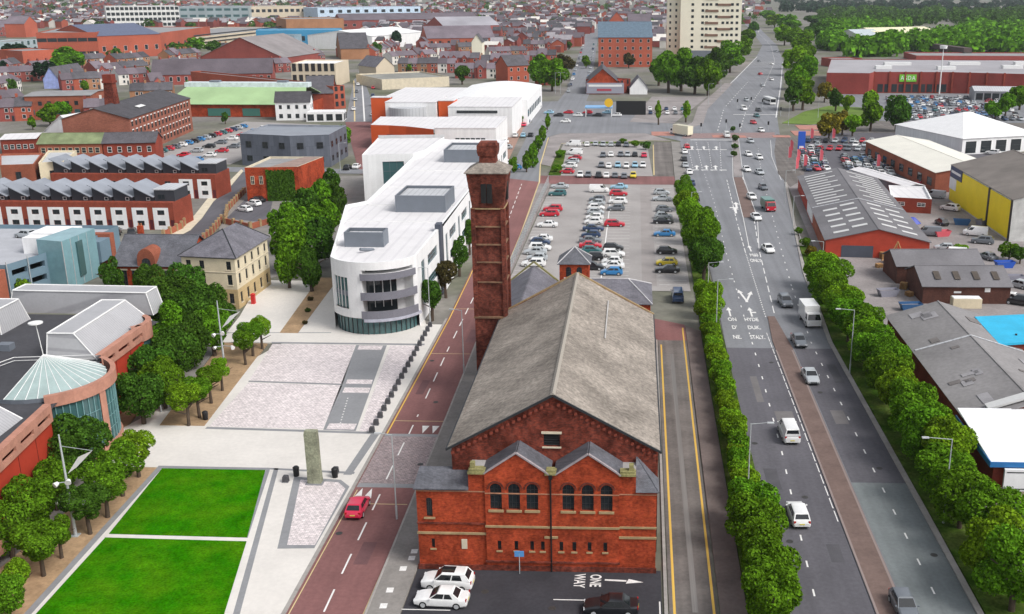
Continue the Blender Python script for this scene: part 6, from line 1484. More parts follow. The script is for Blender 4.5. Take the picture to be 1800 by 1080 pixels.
# ---------------- ivy building, grey office, mill, market, pub
IV = flatblock('ivy_brick_building', 'orange-red brick building with dark ivy covering half its front', 'building', [(-93.4, 246), (-81.0, 247.5), (-79.2, 263), (-93.0, 263)], 8.3, BRICK, FELT, cope=STONEP)
rv = MB(); rdm = random.Random(9)
for k in range(2600):
    x, z = rdm.uniform(5.0, 11.4), rdm.uniform(0.2, 7.4 + 0.4 * math.sin(k)); s = rdm.uniform(0.18, 0.34); y = 0.12 * x - 0.12 + rdm.uniform(-0.25, 0.0); a = rdm.uniform(0, 6.28)
    if z > 7.6: continue
    c_, s_ = math.cos(a) * s, math.sin(a) * s; t_ = rdm.uniform(-.15, .15)
    rv.add([(x + c_, y + t_, z + s_), (x - s_, y - t_, z + c_), (x - c_, y - .08, z - s_), (x + s_, y - .1, z - c_)], [(0, 1, 2, 3)])
tag(rv.build('ivy', LEAF['dark'], IV), kind='stuff')
for x in (1.6, 3.6): window(IV, x, 0.12 * x - 0.04, 4.2, 0.12, 0.9, 2.0, 's', (1, 1), False, 'arched_window')
MB().add([(5.6, 0.8, 8.33), (12.2, 1.6, 8.33), (13.8, 16.5, 8.33), (9.5, 16.5, 8.33)], [(0, 1, 2, 3)]).build('gravel_roof', mat('gravel_roof', (0.30, 0.22, 0.19), 0.95), IV)
flatblock('grey_office', 'dark blue-grey panelled office with pale metal roof behind the ivy building', 'building', [(-114, 299), (-98, 294.5), (-87.5, 297.5), (-88, 318), (-113, 320)], 9.2, mat('slate_grey_panel', (0.135, 0.15, 0.185), 0.6, 0.10, 0.3, 0.04, 3, kind='ashlar', p=(1.2, 3.0, 0.05)), ZINC, rows=((1.4, 1.8, 1.6, 'd', 4.6), (5.3, 1.8, 1.8, 'd', 4.2)), cope=ZINC)
ML = gabled('brick_mill', 'long four-storey brick mill with rows of white-silled windows and slate roof', 'building', (-173, 312), (-153.2, 314), 60, 11.5, 14.5, mat('mill_brick', (0.34, 0.125, 0.085), 0.9, 0.2, 0.2, 0.1, 3, kind='brick', p=(0.5, 0.2, 0.02)), SLATED, 'y')
for f in range(4):
    for k in range(17):
        window(ML, 19.93, 2 + 3.4 * k, 1.0 + 2.65 * f, math.pi / 2, 1.1, 1.5, 'd', (1, 1)); sill(ML, 19.9, 2 + 3.4 * k, 2.75 + 2.65 * f, math.pi / 2, 1.5, FRAMEW, 0.3, 0.12, 'lintel')
MB().add([(15.5, 18, 13.1), (17, 18, 12.68), (17, 24, 12.68), (15.5, 24, 13.1)], [(0, 1, 2, 3)]).build('rooflight', FRAMEW, ML, (0, 0, 0.18))
x, y = g(208, 262); hh = zat(x, y, 131)
MC = thing('mill_chimney', 'tapering square brick mill chimney left of the long mill', 'chimney', (x, y, 0))
mb = MB(); mb.add([(sx * h, sy * h, z) for h, z in ((2.3, -0.1), (1.35, hh - 2.6)) for sx, sy in ((-1, -1), (1, -1), (1, 1), (-1, 1))], [(0, 1, 5, 4), (1, 2, 6, 5), (2, 3, 7, 6), (3, 0, 4, 7)]); mb.build('shaft', BRICKC, MC)
MB().box(-1.65, 1.65, -1.65, 1.65, hh - 2.6, hh - 1.9).box(-1.45, 1.45, -1.45, 1.45, hh - 1.9, hh).build('cap', BRICK2, MC); MB().box(-1.95, 1.95, -1.95, 1.95, hh * 0.52, hh * 0.52 + 0.5).build('band', STONE, MC)
def pxg(name, label, p0, p1, ze, zr, depth, wall, roof, ridge='x', z=None, **k):
    return gabled(name, label, 'building', g(p0[0], p0[1], ze), g(p1[0], p1[1], ze), depth, ze, zr, wall, roof, ridge, **k)
MOSS = mat('mossy_roof', (0.19, 0.23, 0.12), 0.9, 0.3, 0.3, 0.1)
pxg('workshop', 'orange brick workshop with mossy green roof in front of the mill', (66, 253), (178, 252), 6.0, 8.4, 9, BRICK3, MOSS, front=((9, 3.2, 1.3, 1.6, 's'),))
pxg('brick_terrace', 'dark red brick building with white window surrounds beside the orange workshop', (180, 252), (272, 250), 6.0, 8.4, 9, BRICK2, SLATED, front=((5, 3.2, 1.2, 1.7, 'w'), (5, 0.6, 1.2, 1.5, 'w')))
pxg('white_gable_shed', 'bright white gable-ended sheet shed left of the mill chimney', (78, 232), (146, 236), 4.5, 10.0, 26, WHITE, WHITER, 'y')
pxg('low_shop', 'low white-roofed building at the left edge behind the flats', (0, 246), (62, 244), 4.5, 5.2, 14, BRICK2, WHITER, front=((5, 1.5, 1.2, 1.4),))
pxg('red_office', 'red brick three-storey block with green glass stair strips', (42, 170), (158, 168), 9.0, 9.6, 22, BRICK3, FELT, front=((7, 2.0, 2.0, 1.8, 'g'), (7, 5.4, 1.4, 1.6, 'd')))
MK = thing('market_hall', 'long market hall with pale green roof and white clerestory', 'building', (-186, 415, 0))
MB().box(0, 55, 0, 30, -0.08, 5.0, top=False).build('wall', BRICK, MK)
mb = MB(); slope(mb, (-1, -1, 4.8), (56, -1, 4.8), (52, 14, 10.6), (3, 14, 10.6), 0.2); mb.build('green_roof_slope', mat('green_sheet', (0.32, 0.46, 0.24), 0.7, 0.12, 0.1), MK)
mb = MB(); slope(mb, (56, 31, 4.8), (-1, 31, 4.8), (3, 17, 10.6), (52, 17, 10.6), 0.2); mb.build('green_roof_slope', MATS['green_sheet'], MK)
MB().box(2, 53, 13, 18, 10.4, 12.2).build('clerestory', mat('pale_clerestory', (0.62, 0.70, 0.72), 0.5), MK)
for k in range(2): MB().box(12 + 28 * k, 16 + 28 * k, 14, 17, 12.2, 12.9).build('roof_vent', GREYC, MK)
mb = MB(); mb.box(0, 9, 0, 0.3, 0.3, 3.3); mb.build('market_doors', flat('green_doors', (0.05, 0.16, 0.13)), MK, (16, -0.32, 0)); MB().box(0, 7, 0, 0.3, 0.3, 3.3).build('market_doors', MATS['green_doors'], MK, (30, -0.32, 0))
PB = gabled('white_pub', 'white rendered pub with dark slate roof beside the market hall', 'building', (-139, 404), (-126, 406), 8, 7.0, 10.5, WHITE, SLATED, front=((4, 4.3, 1.1, 1.5, 'd'), (4, 0.8, 1.4, 1.6, 'd')), side=((2, 4.3, 1.0, 1.4, 'd'),))
flatblock('glass_shopfront', 'single-storey white and glass shop extension beside the white pub', 'building', [(-126, 400), (-112, 402), (-113, 410), (-126, 409)], 3.6, WHITE, WHITER, rows=((0.4, 2.4, 2.4, 'd', 3.0),))

# ---------------- right-hand sheds and shops
SHEETG = mat('grey_fibre_roof', (0.165, 0.160, 0.170), 0.85, 0.16, 0.15, 0.08, 3)
SHEETB = mat('bleached_fibre_roof', (0.235, 0.225, 0.225), 0.85, 0.20, 0.10, 0.10, 2)
RW_ = gabled('grey_roof_warehouse', 'long grey-roofed warehouse with white roof-light strips and red gable end', 'warehouse', (37.0, 197), (56.4, 195.6), 70, 3.3, 5.6, mat('red_sheet_gable', (0.42, 0.055, 0.030), 0.75, 0.12), SHEETG, 'y', over=0.3)
def on_slope(root, W, ze, zr, u, v0, v1, wid, side, m, nm='rooflight'):
    """strip lying on a y-ridged roof slope: v = y, u0..u1 fraction eave->ridge"""
    hw = W / 2; sx = (lambda f: hw * f) if side < 0 else (lambda f: W - hw * f)
    zz = lambda f: ze + (zr - ze) * f + 0.16
    q = [(sx(u[0]), v0, zz(u[0])), (sx(u[0]), v1, zz(u[0])), (sx(u[1]), v1, zz(u[1])), (sx(u[1]), v0, zz(u[1]))]
    mb = MB(); slope(mb, *q, 0.05); mb.build(nm, m, root)
RL = flat('rooflight_white', (0.62, 0.62, 0.61), 0.5)
Ww = math.hypot(19.4, 1.4)
for k in range(5):
    for side in (-1, 1):
        y0 = 3 + k * 5.2
        on_slope(RW_, Ww, 3.3, 5.6, (0.18, 0.48), y0, y0 + 1.3, 0, side, RL); on_slope(RW_, Ww, 3.3, 5.6, (0.56, 0.86), y0 + 1.8, y0 + 3.1, 0, side, RL)
for k in range(12):
    for side in (-1, 1):
        y0 = 32 + k * 3.1; on_slope(RW_, Ww, 3.3, 5.6, (0.12, 0.82 if k % 2 else 0.62), y0, y0 + 0.8, 0, side, RL)
on_slope(RW_, Ww, 3.3, 5.6, (0, 1), 29.5, 30.0, 0, -1, LGREY, 'roof_joint'); on_slope(RW_, Ww, 3.3, 5.6, (0, 1), 29.5, 30.0, 0, 1, LGREY, 'roof_joint')
mb = MB().box(-0.12, 0.0, 2, 26, 0.2, 2.6); mb.build('side_wall_panel', BRICK3, RW_); MB().box(-0.18, 0.0, 27, 40, 0.6, 3.0).build('side_sign', WHITE, RW_); MB().box(-0.16, 0, 41, 60, .4, 2.6).build('side_wall_panel', REDP, RW_)
MB().box(3.0, 9.0, -0.06, 0.02, 0, 2.3).build('roller_door', GREYD, RW_)
YS = gabled('yellow_shed', 'tall yellow-walled shed with brown-grey roof and dark blue sign', 'warehouse', (76.7, 211), (105, 211), 43, 8.6, 12.2, mat('pale_sheet', (0.55, 0.55, 0.53), 0.7), mat('brown_fibre_roof', (0.185, 0.165, 0.15), 0.9, 0.25, 0.12), 'y', over=0.2)
YEL = mat('yellow_sheet', (0.88, 0.70, 0.012), 0.55, 0.05, 0.3, 0.03, 3)
MB().box(-0.16, -0.02, 0.5, 13.5, 0.4, 8.2).build('yellow_wall_panel', YEL, YS); MB().box(-0.16, -0.02, 14.6, 42.2, 0.4, 8.2).build('yellow_wall_panel', YEL, YS); MB().box(-0.24, -0.02, 13.5, 14.6, 0, 8.4).build('dark_downpipe', BLACK, YS); MB().box(-0.24, -0.02, -0.2, 0.5, 0, 8.5).build('dark_corner', BLACK, YS)
MB().box(-0.30, -0.17, 33.5, 42.6, 6.0, 8.6).build('sign_panel', flat('sign_navy', (0.015, 0.03, 0.10)), YS); MB().box(-0.32, -0.305, 34.4, 41.8, 7.1, 7.7).build('sign_lettering', FRAMEW, YS); MB().box(-0.28, -0.17, 37.5, 42.6, 3.2, 5.9).build('white_door_panel', WHITE, YS)
DKB = mat('dark_shed_brick', (0.115, 0.048, 0.036), 0.92, 0.3, 0.4, 0.15, 4, kind='brick')
S1 = gabled('brown_brick_shed', 'low dark brick shed with stained slate roof nearest the blue roof', 'shed', (47.6, 166.2), (61.8, 166.4), 10.5, 3.0, 5.0, DKB, SHEETG, front=())
S2 = gabled('brown_brick_shed', 'low dark brick shed behind, beside the stack of timber pallets', 'shed', (46.2, 178.2), (61.2, 179.0), 8.5, 3.2, 5.0, DKB, SHEETG)
for S_ in (S1, S2):
    for k in range(4):
        mb = MB(); slope(mb, (2.2 + 3.2 * k, 1.3, 3.78), (3.2 + 3.2 * k, 1.3, 3.78), (3.2 + 3.2 * k, 3.4, 4.6), (2.2 + 3.2 * k, 3.4, 4.6), 0.03); mb.build('rooflight', mat('brown_rooflight', (0.085, 0.07, 0.058), 0.8), S_)
MB().box(10.0, 10.9, -0.05, 0.0, 2.0, 2.7).build('white_sign', FRAMEW, S1); MB().box(5.0, 6.2, -0.05, 0, 1.8, 2.1).build('white_sign', FRAMEW, S1)
sk_ = MB().box(-2.3, 2.3, -0.9, 0.9, 0.0, 1.6); sk_.box(-2.2, 2.2, -0.8, 0.8, 1.6, 1.7, 1)
o = sk_.build('storage_tank', [CREAML, WHITE], None, (*g(1697, 540), 0)); tag(o, 'cream storage container against the dark brick shed wall', 'container')
G1 = gabled('grey_factory_shed', 'big weathered grey shed with patched roof behind the right tree row', 'warehouse', (37.0, 107.6), (51.0, 107.6), 38, 4.2, 6.4, BRICK2, SHEETB, 'y', over=0.3)
rdm = random.Random(4)
for k in range(16):
    y0 = rdm.uniform(2, 34); u0 = rdm.uniform(0.05, 0.6); on_slope(G1, 14.0, 4.2, 6.4, (u0, u0 + rdm.uniform(.12, .3)), y0, y0 + rdm.uniform(0.6, 2.6), 0, rdm.choice((-1, -1, 1)), mat('patch_pale', (0.30, 0.29, 0.30), 0.8) if k % 2 else mat('patch_dark', (0.17, 0.155, 0.15), 0.85), 'roof_patch')
on_slope(G1, 14, 4.2, 6.4, (0, 1), 22.5, 22.9, 0, -1, LGREY, 'roof_joint'); on_slope(G1, 14, 4.2, 6.4, (0, 1), 22.5, 22.9, 0, 1, LGREY, 'roof_joint')
mb = MB(); slope(mb, (2.4, 0.6, 5.2), (2.4, 2.0, 5.2), (6.9, 2.0, 6.75), (6.9, 0.6, 6.75), 0.25); mb.build('white_roof_panel', RL, G1)
NW = thing('white_roof_garage', 'white-roofed garage with blue trim and white signboard, lower right', 'building', (36.2, 96.3, 0))
MB().box(0, 16, 0, 11, -0.08, 4.6, top=False).build('wall', BRICK2, NW)
mb = MB(); slope(mb, (-0.5, -0.5, 4.7), (16, -0.5, 4.7), (16, 11.2, 5.6), (-0.5, 11.2, 5.6), 0.15); mb.build('roof', mat('bright_white_roof', (0.80, 0.81, 0.82), 0.5, 0.05), NW)
BLU = flat('blue_trim', (0.02, 0.16, 0.42), 0.4)
MB().box(-0.6, 16, -0.62, -0.52, 4.3, 4.86).build('blue_fascia', BLU, NW); MB().box(-0.62, -0.52, -0.5, 11.2, 4.3, 4.9).build('blue_fascia', BLU, NW)
MB().box(0.8, 12, -1.0, -0.7, 1.9, 4.25).build('signboard', WHITE, NW)
MB().box(3.6, 4.5, -1.03, -1.0, 2.3, 3.7).build('sign_emblem', flat('emblem_yellow', (0.75, 0.6, 0.02)), NW); MB().cyl(0, 0, 0, 0.02, 0.28, None, 10).build('sign_emblem', flat('emblem_red', (0.6, 0.05, 0.03)), NW, (3.7, -1.04, 2.9)).rotation_euler = (math.pi / 2, 0, 0)
for z, w in ((3.95, 3.0), (2.15, 2.4)): MB().box(1.0, 1.0 + w, -1.03, -1.0, z - 0.05, z + 0.05).build('sign_lettering', FRAMED, NW)
for k in range(4): MB().box(0.6 + 2.3 * k, 2.5 + 2.3 * k, -0.06, 0.0, 0.0, 1.8).build('garage_door', CREAML, NW)
BR = thing('blue_roof_unit', 'unit with bright sky-blue flat roof at the right edge', 'building', (48.3, 131, 0))
MB().prism([(0, 0), (16, 3.8), (16, 14), (0.4, 11)], -0.08, 5.0, top=False).build('wall', BRICK2, BR)
MB().prism([(-0.4, -0.4), (16, 3.4), (16, 14.4), (0.0, 11.4)], 5.0, 5.3, bottom=True).build('roof', mat('sky_blue_roof', (0.03, 0.42, 0.66), 0.6, 0.10, 0.3, 0.05, 3), BR)
for x in (3, 7, 11): MB().cyl(x, 2.6 + x * 0.22, 5.3, 5.5, 0.16).build('roof_vent', FRAMED, BR)
gabled('long_white_shed', 'long low white-roofed shed with brick side beyond the yellow shed', 'warehouse', (76.0, 264), (95, 266), 56, 5.0, 6.6, BRICK3, mat('cream_sheet', (0.74, 0.72, 0.64), 0.6, 0.06, 0.2), 'y', side=((8, 1.2, 3.2, 2.0, 'd'),))
SR = gabled('white_showroom', 'white pyramid-roofed car showroom with dark glazed front', 'building', (101, 326), (128, 336), 36, 5.0, 10.5, WHITE, mat('white_sheet', (0.80, 0.80, 0.80), 0.55, 0.05), 'x', hip=13, front=((5, 0.4, 3.8, 3.6, 'd'),))
OB = flatblock('brick_site_office', 'small brown brick office with white flat roof between the sheds', 'building', [g(1564, 372), g(1636, 376), g(1624, 352), g(1560, 350)], 3.4, BRICK2, WHITER, cope=WHITE, rows=((1.5, 1.8, 0.9, 'w', 4.5),))
gabled('white_lean_shed', 'narrow white-roofed shed behind the brown brick office', 'shed', g(1592, 348), g(1622, 346), 26, 2.8, 3.3, GREYC, WHITER, 'y')
AS = thing('supermarket', 'long red brick supermarket with grey roof and small green sign', 'building', (92, 516, 0))
poly = [(0, 0), (20, -2), (24, 6), (60, 6), (92, -4), (150, -10), (150, 95), (20, 100)]
MB().prism(poly, -0.08, 10.0, top=False).build('wall', mat('store_brick', (0.235, 0.046, 0.038), 0.9, 0.18, 0.1, 0.08, 2), AS)
MB().add([(x, y, 9.6) for x, y in poly], [tuple(range(len(poly)))]).build('roof', mat('pale_felt', (0.34, 0.33, 0.35), 0.9, 0.12, 0.05), AS)
for k in range(10): MB().box(26 + 3.4 * k, 28.6 + 3.4 * k, 5.9, 5.97, 0.4, 4.2).build('shop_window', GLASS, AS)
for k in range(9):
    x = 24 + k * 7.5; MB().box(-0.4, 0.4, -0.5, 0, 0, 10.2).build('brick_pier', BRICK2, AS, (x, 6 if x < 60 else 6 - (x - 60) * 0.3, 0))
MB().box(36.2, 44.4, 5.6, 5.9, 5.4, 8.8).build('green_sign', flat('sign_green', (0.16, 0.50, 0.03)), AS)
text(AS, 'ASDA', 40.3, 5.55, 7.1, 2.5, 2.8, m=flat('sign_white', (0.8, 0.8, 0.8)), name='sign_letters', rot=(math.pi / 2, 0, 0), ext=0.02)
for x, y, w in ((30, 30, 8), (60, 26, 9), (95, 34, 10), (40, 55, 14), (75, 58, 16), (110, 60, 10)): MB().box(x, x + w, y, y + 4, 9.6, 11.2).build('roof_light', FRAMEW, AS)
gabled('garden_centre_canopy', 'pale grey canopy building on white posts at the right supermarket edge', 'building', g(1712, 178), g(1830, 180), 14, 4.5, 6.0, mat('pale_canopy_wall', (0.35, 0.36, 0.38), 0.7), LGREY, front=((8, 0.6, 3.0, 3.0, 'd'),))
# ================================================================== TREES BY SURVEY
def pt(cx, cy, rpx, h, label, sp='mid', lod='near', clear=0.25, group=None, name='broadleaf_tree', cat='tree'):
    """tree whose crown centre is seen at (cx, cy) with radius rpx"""
    zc = h * (1 + clear) / 2
    x, y = g(cx, cy, zc); dep = y * math.cos(PITCH) + (CAM_H - zc) * math.sin(PITCH)
    return tree(x, y, rpx * dep / FPX, h, label, sp, lod, clear, group, name, 0.0, cat)
rt = random.Random(12)
# the row along the far edge of the dual carriageway
n = 0; y = 77.0
while y < 176:
    n += 1
    tree(31.9 + (0.8 if y > 165 else 0) + rt.uniform(-.4, .4) + (0.9 if n % 3 == 0 else 0), y, rt.uniform(2.7, 3.4), rt.uniform(6.4, 8.2), f'{["round leafy", "full green", "bushy"][n % 3]} tree, {nth(n)} from the near end of the right roadside row', ['mid', 'mid', 'bright', 'mid'][n % 4], 'near', 0.13, 'trees along the right of the dual carriageway')
    y += rt.uniform(4.0, 5.2)
# the hedge line between service lane and carriageway
n = 0; y = 74.5
while y < 150:
    n += 1; big = y < 92
    r = rt.uniform(2.3, 2.7) if big else rt.uniform(1.25, 1.75); h = rt.uniform(5.2, 6.2) if big else rt.uniform(2.6, 3.9)
    tree(11.5 + rt.uniform(-.3, .3) + (0.3 if big else 0), y, r, h, f'{"tall rounded" if big else "low bushy"} shrub, {nth(n)} from the near end of the hedge beside the service lane', rt.choice(['bright', 'mid', 'bright', 'bright'] if not big else ['mid', 'mid']) if n % 7 else 'bright', 'near' if big else 'shrub', 0.04, 'shrubs of the hedge beside the service lane', 'hedge_shrub', 0.1, 'shrub')
    y += 3.9 if big else rt.uniform(1.7, 2.3)
for i, (x, y, r, h, sp) in enumerate([(11.8, 152, 2.4, 6.0, 'bright'), (12.2, 157, 2.3, 6.5, 'bright'), (11.6, 163, 1.9, 5.0, 'bright'), (12.4, 178, 3.4, 9.0, 'dark'), (12.8, 186, 3.9, 10.0, 'mid'), (12.6, 196, 3.7, 10.0, 'mid'), (12.9, 206, 3.2, 9.0, 'mid'), (11.9, 216, 2.8, 8.0, 'bright'), (11.6, 227, 2.9, 8.0, 'bright'), (11.9, 239, 2.6, 7.0, 'mid'), (12.0, 250, 2.5, 6.5, 'mid')]):
    tree(x, y, r, h, f'{"big dark" if h > 8.5 else "leafy green"} tree, {nth(i + 1)} from the hedge end beside the big car park', sp, 'near', 0.12, 'trees beside the big car park')
# beds by the lawn and the library
A1 = [(8, 1045, 42, 5.0), (26, 1008, 26, 4.2), (66, 950, 48, 5.6), (100, 932, 26, 4.6), (150, 880, 42, 5.6), (180, 848, 44, 6.0), (208, 815, 40, 5.8), (237, 785, 36, 5.6)]
for i, (a, b, r, h) in enumerate(A1): pt(a, b, r, h, f'rounded green tree, {nth(i + 1)} from the bottom in the bed beside the lawn', ['mid', 'bright', 'mid', 'mid', 'dark', 'mid', 'mid', 'bright'][i], 'near', 0.30, 'trees in the bed beside the lawn')
A2 = [(12, 925, 42, 6.0), (55, 880, 46, 6.5), (92, 845, 40, 6.0), (112, 800, 40, 6.0), (140, 775, 50, 7.0)]
for i, (a, b, r, h) in enumerate(A2): pt(a, b, r, h, f'dense green tree, {nth(i + 1)} from the bottom against the red library wall', 'dark' if i > 2 else 'mid', 'near', 0.10, 'trees against the library wall')
A3 = [(245, 690, 46, 7.5), (285, 668, 40, 7.0), (262, 645, 42, 8.0), (300, 620, 46, 8.5), (330, 595, 40, 8.0), (290, 580, 44, 9.0), (262, 540, 36, 8.5), (300, 530, 48, 10.0), (340, 545, 46, 9.5), (372, 575, 36, 8.0), (330, 505, 38, 9.0), (380, 545, 32, 8.0), (265, 495, 28, 8.0)]
for i, (a, b, r, h) in enumerate(A3): pt(a, b, r, h, f'dark broad tree, {nth(i + 1)} from the front in the grove behind the library bay', ['dark', 'mid', 'dark', 'dark'][i % 4], 'near', 0.10, 'trees in the grove behind the library')
A4 = [(325, 695, 34, 5.6), (345, 682, 28, 5.6), (366, 662, 25, 5.2), (386, 645, 18, 4.8), (428, 598, 18, 5.2), (440, 580, 24, 5.6), (457, 572, 19, 5.2)]
for i, (a, b, r, h) in enumerate(A4): pt(a, b, r, h, f'small clipped tree on a thin trunk, {nth(i + 1)} from the front beside the setts', 'mid' if i % 3 else 'bright', 'near', 0.42, 'small trees in the bed beside the setts')
pt(195, 487, 24, 7.5, 'dark conifer standing left of the red brick hall', 'dark', 'cone', 0.05, None, 'conifer_tree')
pt(238, 520, 24, 5, 'yellowish shrub in front of the red brick hall', 'bright', 'shrub', 0.04, None, 'shrub', 'shrub'); pt(40, 505, 16, 4, 'bright shrub at the brick end of the glass car park', 'bright', 'shrub', 0.04, None, 'shrub', 'shrub')
A5 = [(500, 392, 30, 9), (532, 362, 34, 10), (566, 345, 30, 10), (592, 350, 20, 9), (512, 430, 36, 10), (552, 420, 38, 10), (572, 385, 32, 10), (545, 465, 24, 9), (505, 465, 22, 8), (582, 325, 22, 9), (530, 400, 34, 10)]
for i, (a, b, r, h) in enumerate(A5): pt(a, b, r, h, f'tall dense tree, {nth(i + 1)} in the grove left of the white offices', ['mid', 'dark', 'mid', 'dark'][i % 4], 'cone' if i in (7, 9) else 'mid', 0.08, 'trees in the grove left of the white offices')
A6 = [(757, 512, 22, 7.5, 'dark'), (782, 478, 22, 7, 'copper'), (806, 440, 20, 7.5, 'dark'), (824, 408, 16, 7, 'dark'), (838, 385, 14, 7, 'dark')]
for i, (a, b, r, h, sp) in enumerate(A6): pt(a, b, r, h, f'{"copper-brown" if sp == "copper" else "dark oval"} street tree, {nth(i + 1)} from the front along the white offices', sp, 'cone', 0.28, 'street trees along the white offices')
pt(602, 237, 18, 10, 'green street tree between the grey office and the paved street', 'mid', 'cone', 0.2)
for i, (a, b, r, h) in enumerate([(962, 213, 7, 6), (955, 232, 8, 6), (946, 250, 10, 6), (936, 272, 12, 7), (925, 283, 11, 6), (903, 287, 9, 5), (893, 205, 9, 5), (915, 208, 7, 5)]): pt(a, b, r, h, f'small hedge tree, {nth(i + 1)} around the school car park', 'mid', 'conef', 0.06, 'trees around the school car park')
for i, (a, b, r, h) in enumerate([(1158, 194, 8, 9), (1206, 190, 8, 9)]): pt(a, b, r, h, f'slim young tree, {["left", "right"][i]} one of two on the junction corner', 'bright', 'conef', 0.2, 'young trees on the junction corner')
for i, (a, b, r, h) in enumerate([(1289, 226, 6, 2.4), (1293, 242, 7, 2.6), (1292, 257, 7, 2.2), (1291, 270, 7, 2.2)]): pt(a, b, r, h, f'narrow shrub, {nth(i + 1)} from the far end of the planted reserve', 'dark', 'shrub', 0.03, 'shrubs in the planted reserve', 'shrub', 'shrub')
FARN = [(115, 104, 34, 16, 'mid'), (78, 124, 24, 11, 'deep'), (18, 88, 18, 12, 'deep'), (32, 85, 14, 12, 'deep'), (6, 120, 14, 12, 'deep'), (203, 97, 16, 10, 'dark'), (85, 198, 22, 9, 'mid'), (110, 190, 18, 9, 'mid'), (310, 85, 18, 12, 'dark'), (345, 78, 20, 12, 'mid'), (375, 82, 16, 12, 'dark'), (400, 88, 16, 12, 'dark'), (697, 65, 13, 16, 'deep'), (661, 86, 11, 11, 'dark'), (762, 46, 10, 14, 'mid'), (812, 126, 15, 12, 'dark'), (948, 120, 26, 16, 'mid'), (970, 128, 28, 16, 'mid'), (990, 112, 24, 14, 'copper'), (1158, 118, 22, 17, 'mid'), (1176, 122, 30, 20, 'mid'), (1198, 118, 32, 21, 'mid'), (1222, 126, 34, 19, 'dark'), (1246, 130, 28, 18, 'mid'), (1262, 112, 26, 19, 'dark'), (1284, 96, 26, 19, 'mid'), (1304, 80, 22, 18, 'mid'), (1318, 60, 16, 16, 'mid'), (1326, 46, 13, 15, 'dark'), (1086, 96, 16, 12, 'deep'), (1105, 104, 14, 10, 'copper'),
        (1348, 24, 16, 18, 'mid'), (1362, 34, 20, 18, 'bright'), (1384, 40, 24, 20, 'mid'), (1380, 58, 22, 19, 'bright'), (1404, 66, 30, 20, 'mid'), (1412, 92, 28, 19, 'mid'), (1400, 104, 24, 17, 'bright'), (1418, 122, 28, 18, 'mid'), (1402, 138, 26, 17, 'mid'), (1412, 158, 24, 15, 'mid'), (1396, 164, 18, 13, 'dark'), (1436, 52, 26, 18, 'dark'), (1432, 34, 22, 18, 'dark'), (1462, 48, 26, 17, 'mid'), (1458, 220, 20, 9, 'olive'), (1482, 212, 20, 9, 'olive'), (1500, 214, 16, 9, 'bright'), (1532, 198, 22, 12, 'mid'), (1578, 195, 26, 13, 'dark'), (1470, 172, 16, 10, 'dark'), (1490, 178, 14, 9, 'bright'), (1528, 172, 18, 9, 'bright'), (1450, 160, 14, 9, 'olive'), (1770, 180, 20, 10, 'mid'), (1795, 165, 22, 12, 'mid'), (1745, 190, 16, 8, 'mid')]
for i, (a, b, r, h, sp) in enumerate(FARN):
    where = 'left of the mill' if a < 250 else 'behind the market hall' if a < 420 else 'among the terraces' if a < 900 else 'beside the terraced street' if a < 1020 else 'below the tower block' if a < 1330 else 'on the right of the far road' if a < 1445 else 'around the retail park'
    pt(a, b, r, h, f'{dict(mid="leafy green", dark="dark green", deep="very dark", bright="bright green", olive="yellow-brown", copper="copper-brown")[sp]} tree, {nth(i + 1)} counted left to right {where}', sp, 'mid' if r > 24 else 'far', 0.12, 'trees ' + where)
for i, (a, b, r, h, sp) in enumerate([(1415, 425, 10, 2.2, 'mid'), (1404, 405, 8, 2, 'mid'), (1425, 440, 12, 2.5, 'olive'), (1690, 437, 14, 2.5, 'bright'), (1775, 440, 22, 4, 'mid'), (1795, 445, 18, 4, 'dark'), (985, 270, 10, 2.5, 'mid'), (978, 295, 10, 2.5, 'mid'), (1115, 252, 10, 2.5, 'mid'), (1135, 255, 10, 3, 'dark'), (1095, 247, 8, 2, 'mid'), (1510, 352, 0, 0, '')][:-1]):
    pt(a, b, r, h, f'low shrub, {nth(i + 1)} of the scattered roadside bushes', sp, 'shrub', 0.03, 'scattered roadside bushes', 'shrub', 'shrub')
# far woodland: one mass
def mass(name, label, pts, m, seed, leaf=(0.5, 1.0), per=90):
    rd = random.Random(seed); vs, fs = [], []
    for x, y, r, h in pts:
        for k in range(per):
            d = Vector((rd.gauss(0, 1), rd.gauss(0, 1), abs(rd.gauss(0, 1)) * 0.9 + 0.05 * rd.random())).normalized()
            lump = 1 + 0.18 * math.sin(5 * d.x + x) * math.cos(4 * d.y + y)
            p = Vector((x, y, h * 0.35)) + Vector((d.x * r * lump, d.y * r * lump, d.z * h * 0.65 * lump)) * rd.uniform(0.85, 1.05)
            if rd.random() < 0.25: p.z = h * rd.uniform(0.05, 0.4)
            nrm = (d + Vector((rd.gauss(0, .5), rd.gauss(0, .5), rd.gauss(.2, .5)))).normalized(); u = nrm.orthogonal().normalized(); w = nrm.cross(u); s = r * rd.uniform(0.18, 0.42)
            o = len(vs); vs += [tuple(p - u * s), tuple(p + w * s * .8), tuple(p + u * s), tuple(p - w * s * .8)]; fs.append((o, o + 1, o + 2, o + 3))
    me = bpy.data.meshes.new(name); me.from_pydata(vs, [], fs); me.update(); me.materials.append(m)
    o = place(name, me); tag(o, label, 'woodland', None, 'stuff'); return o
rw = random.Random(31); W1, W2, W3 = [], [], []
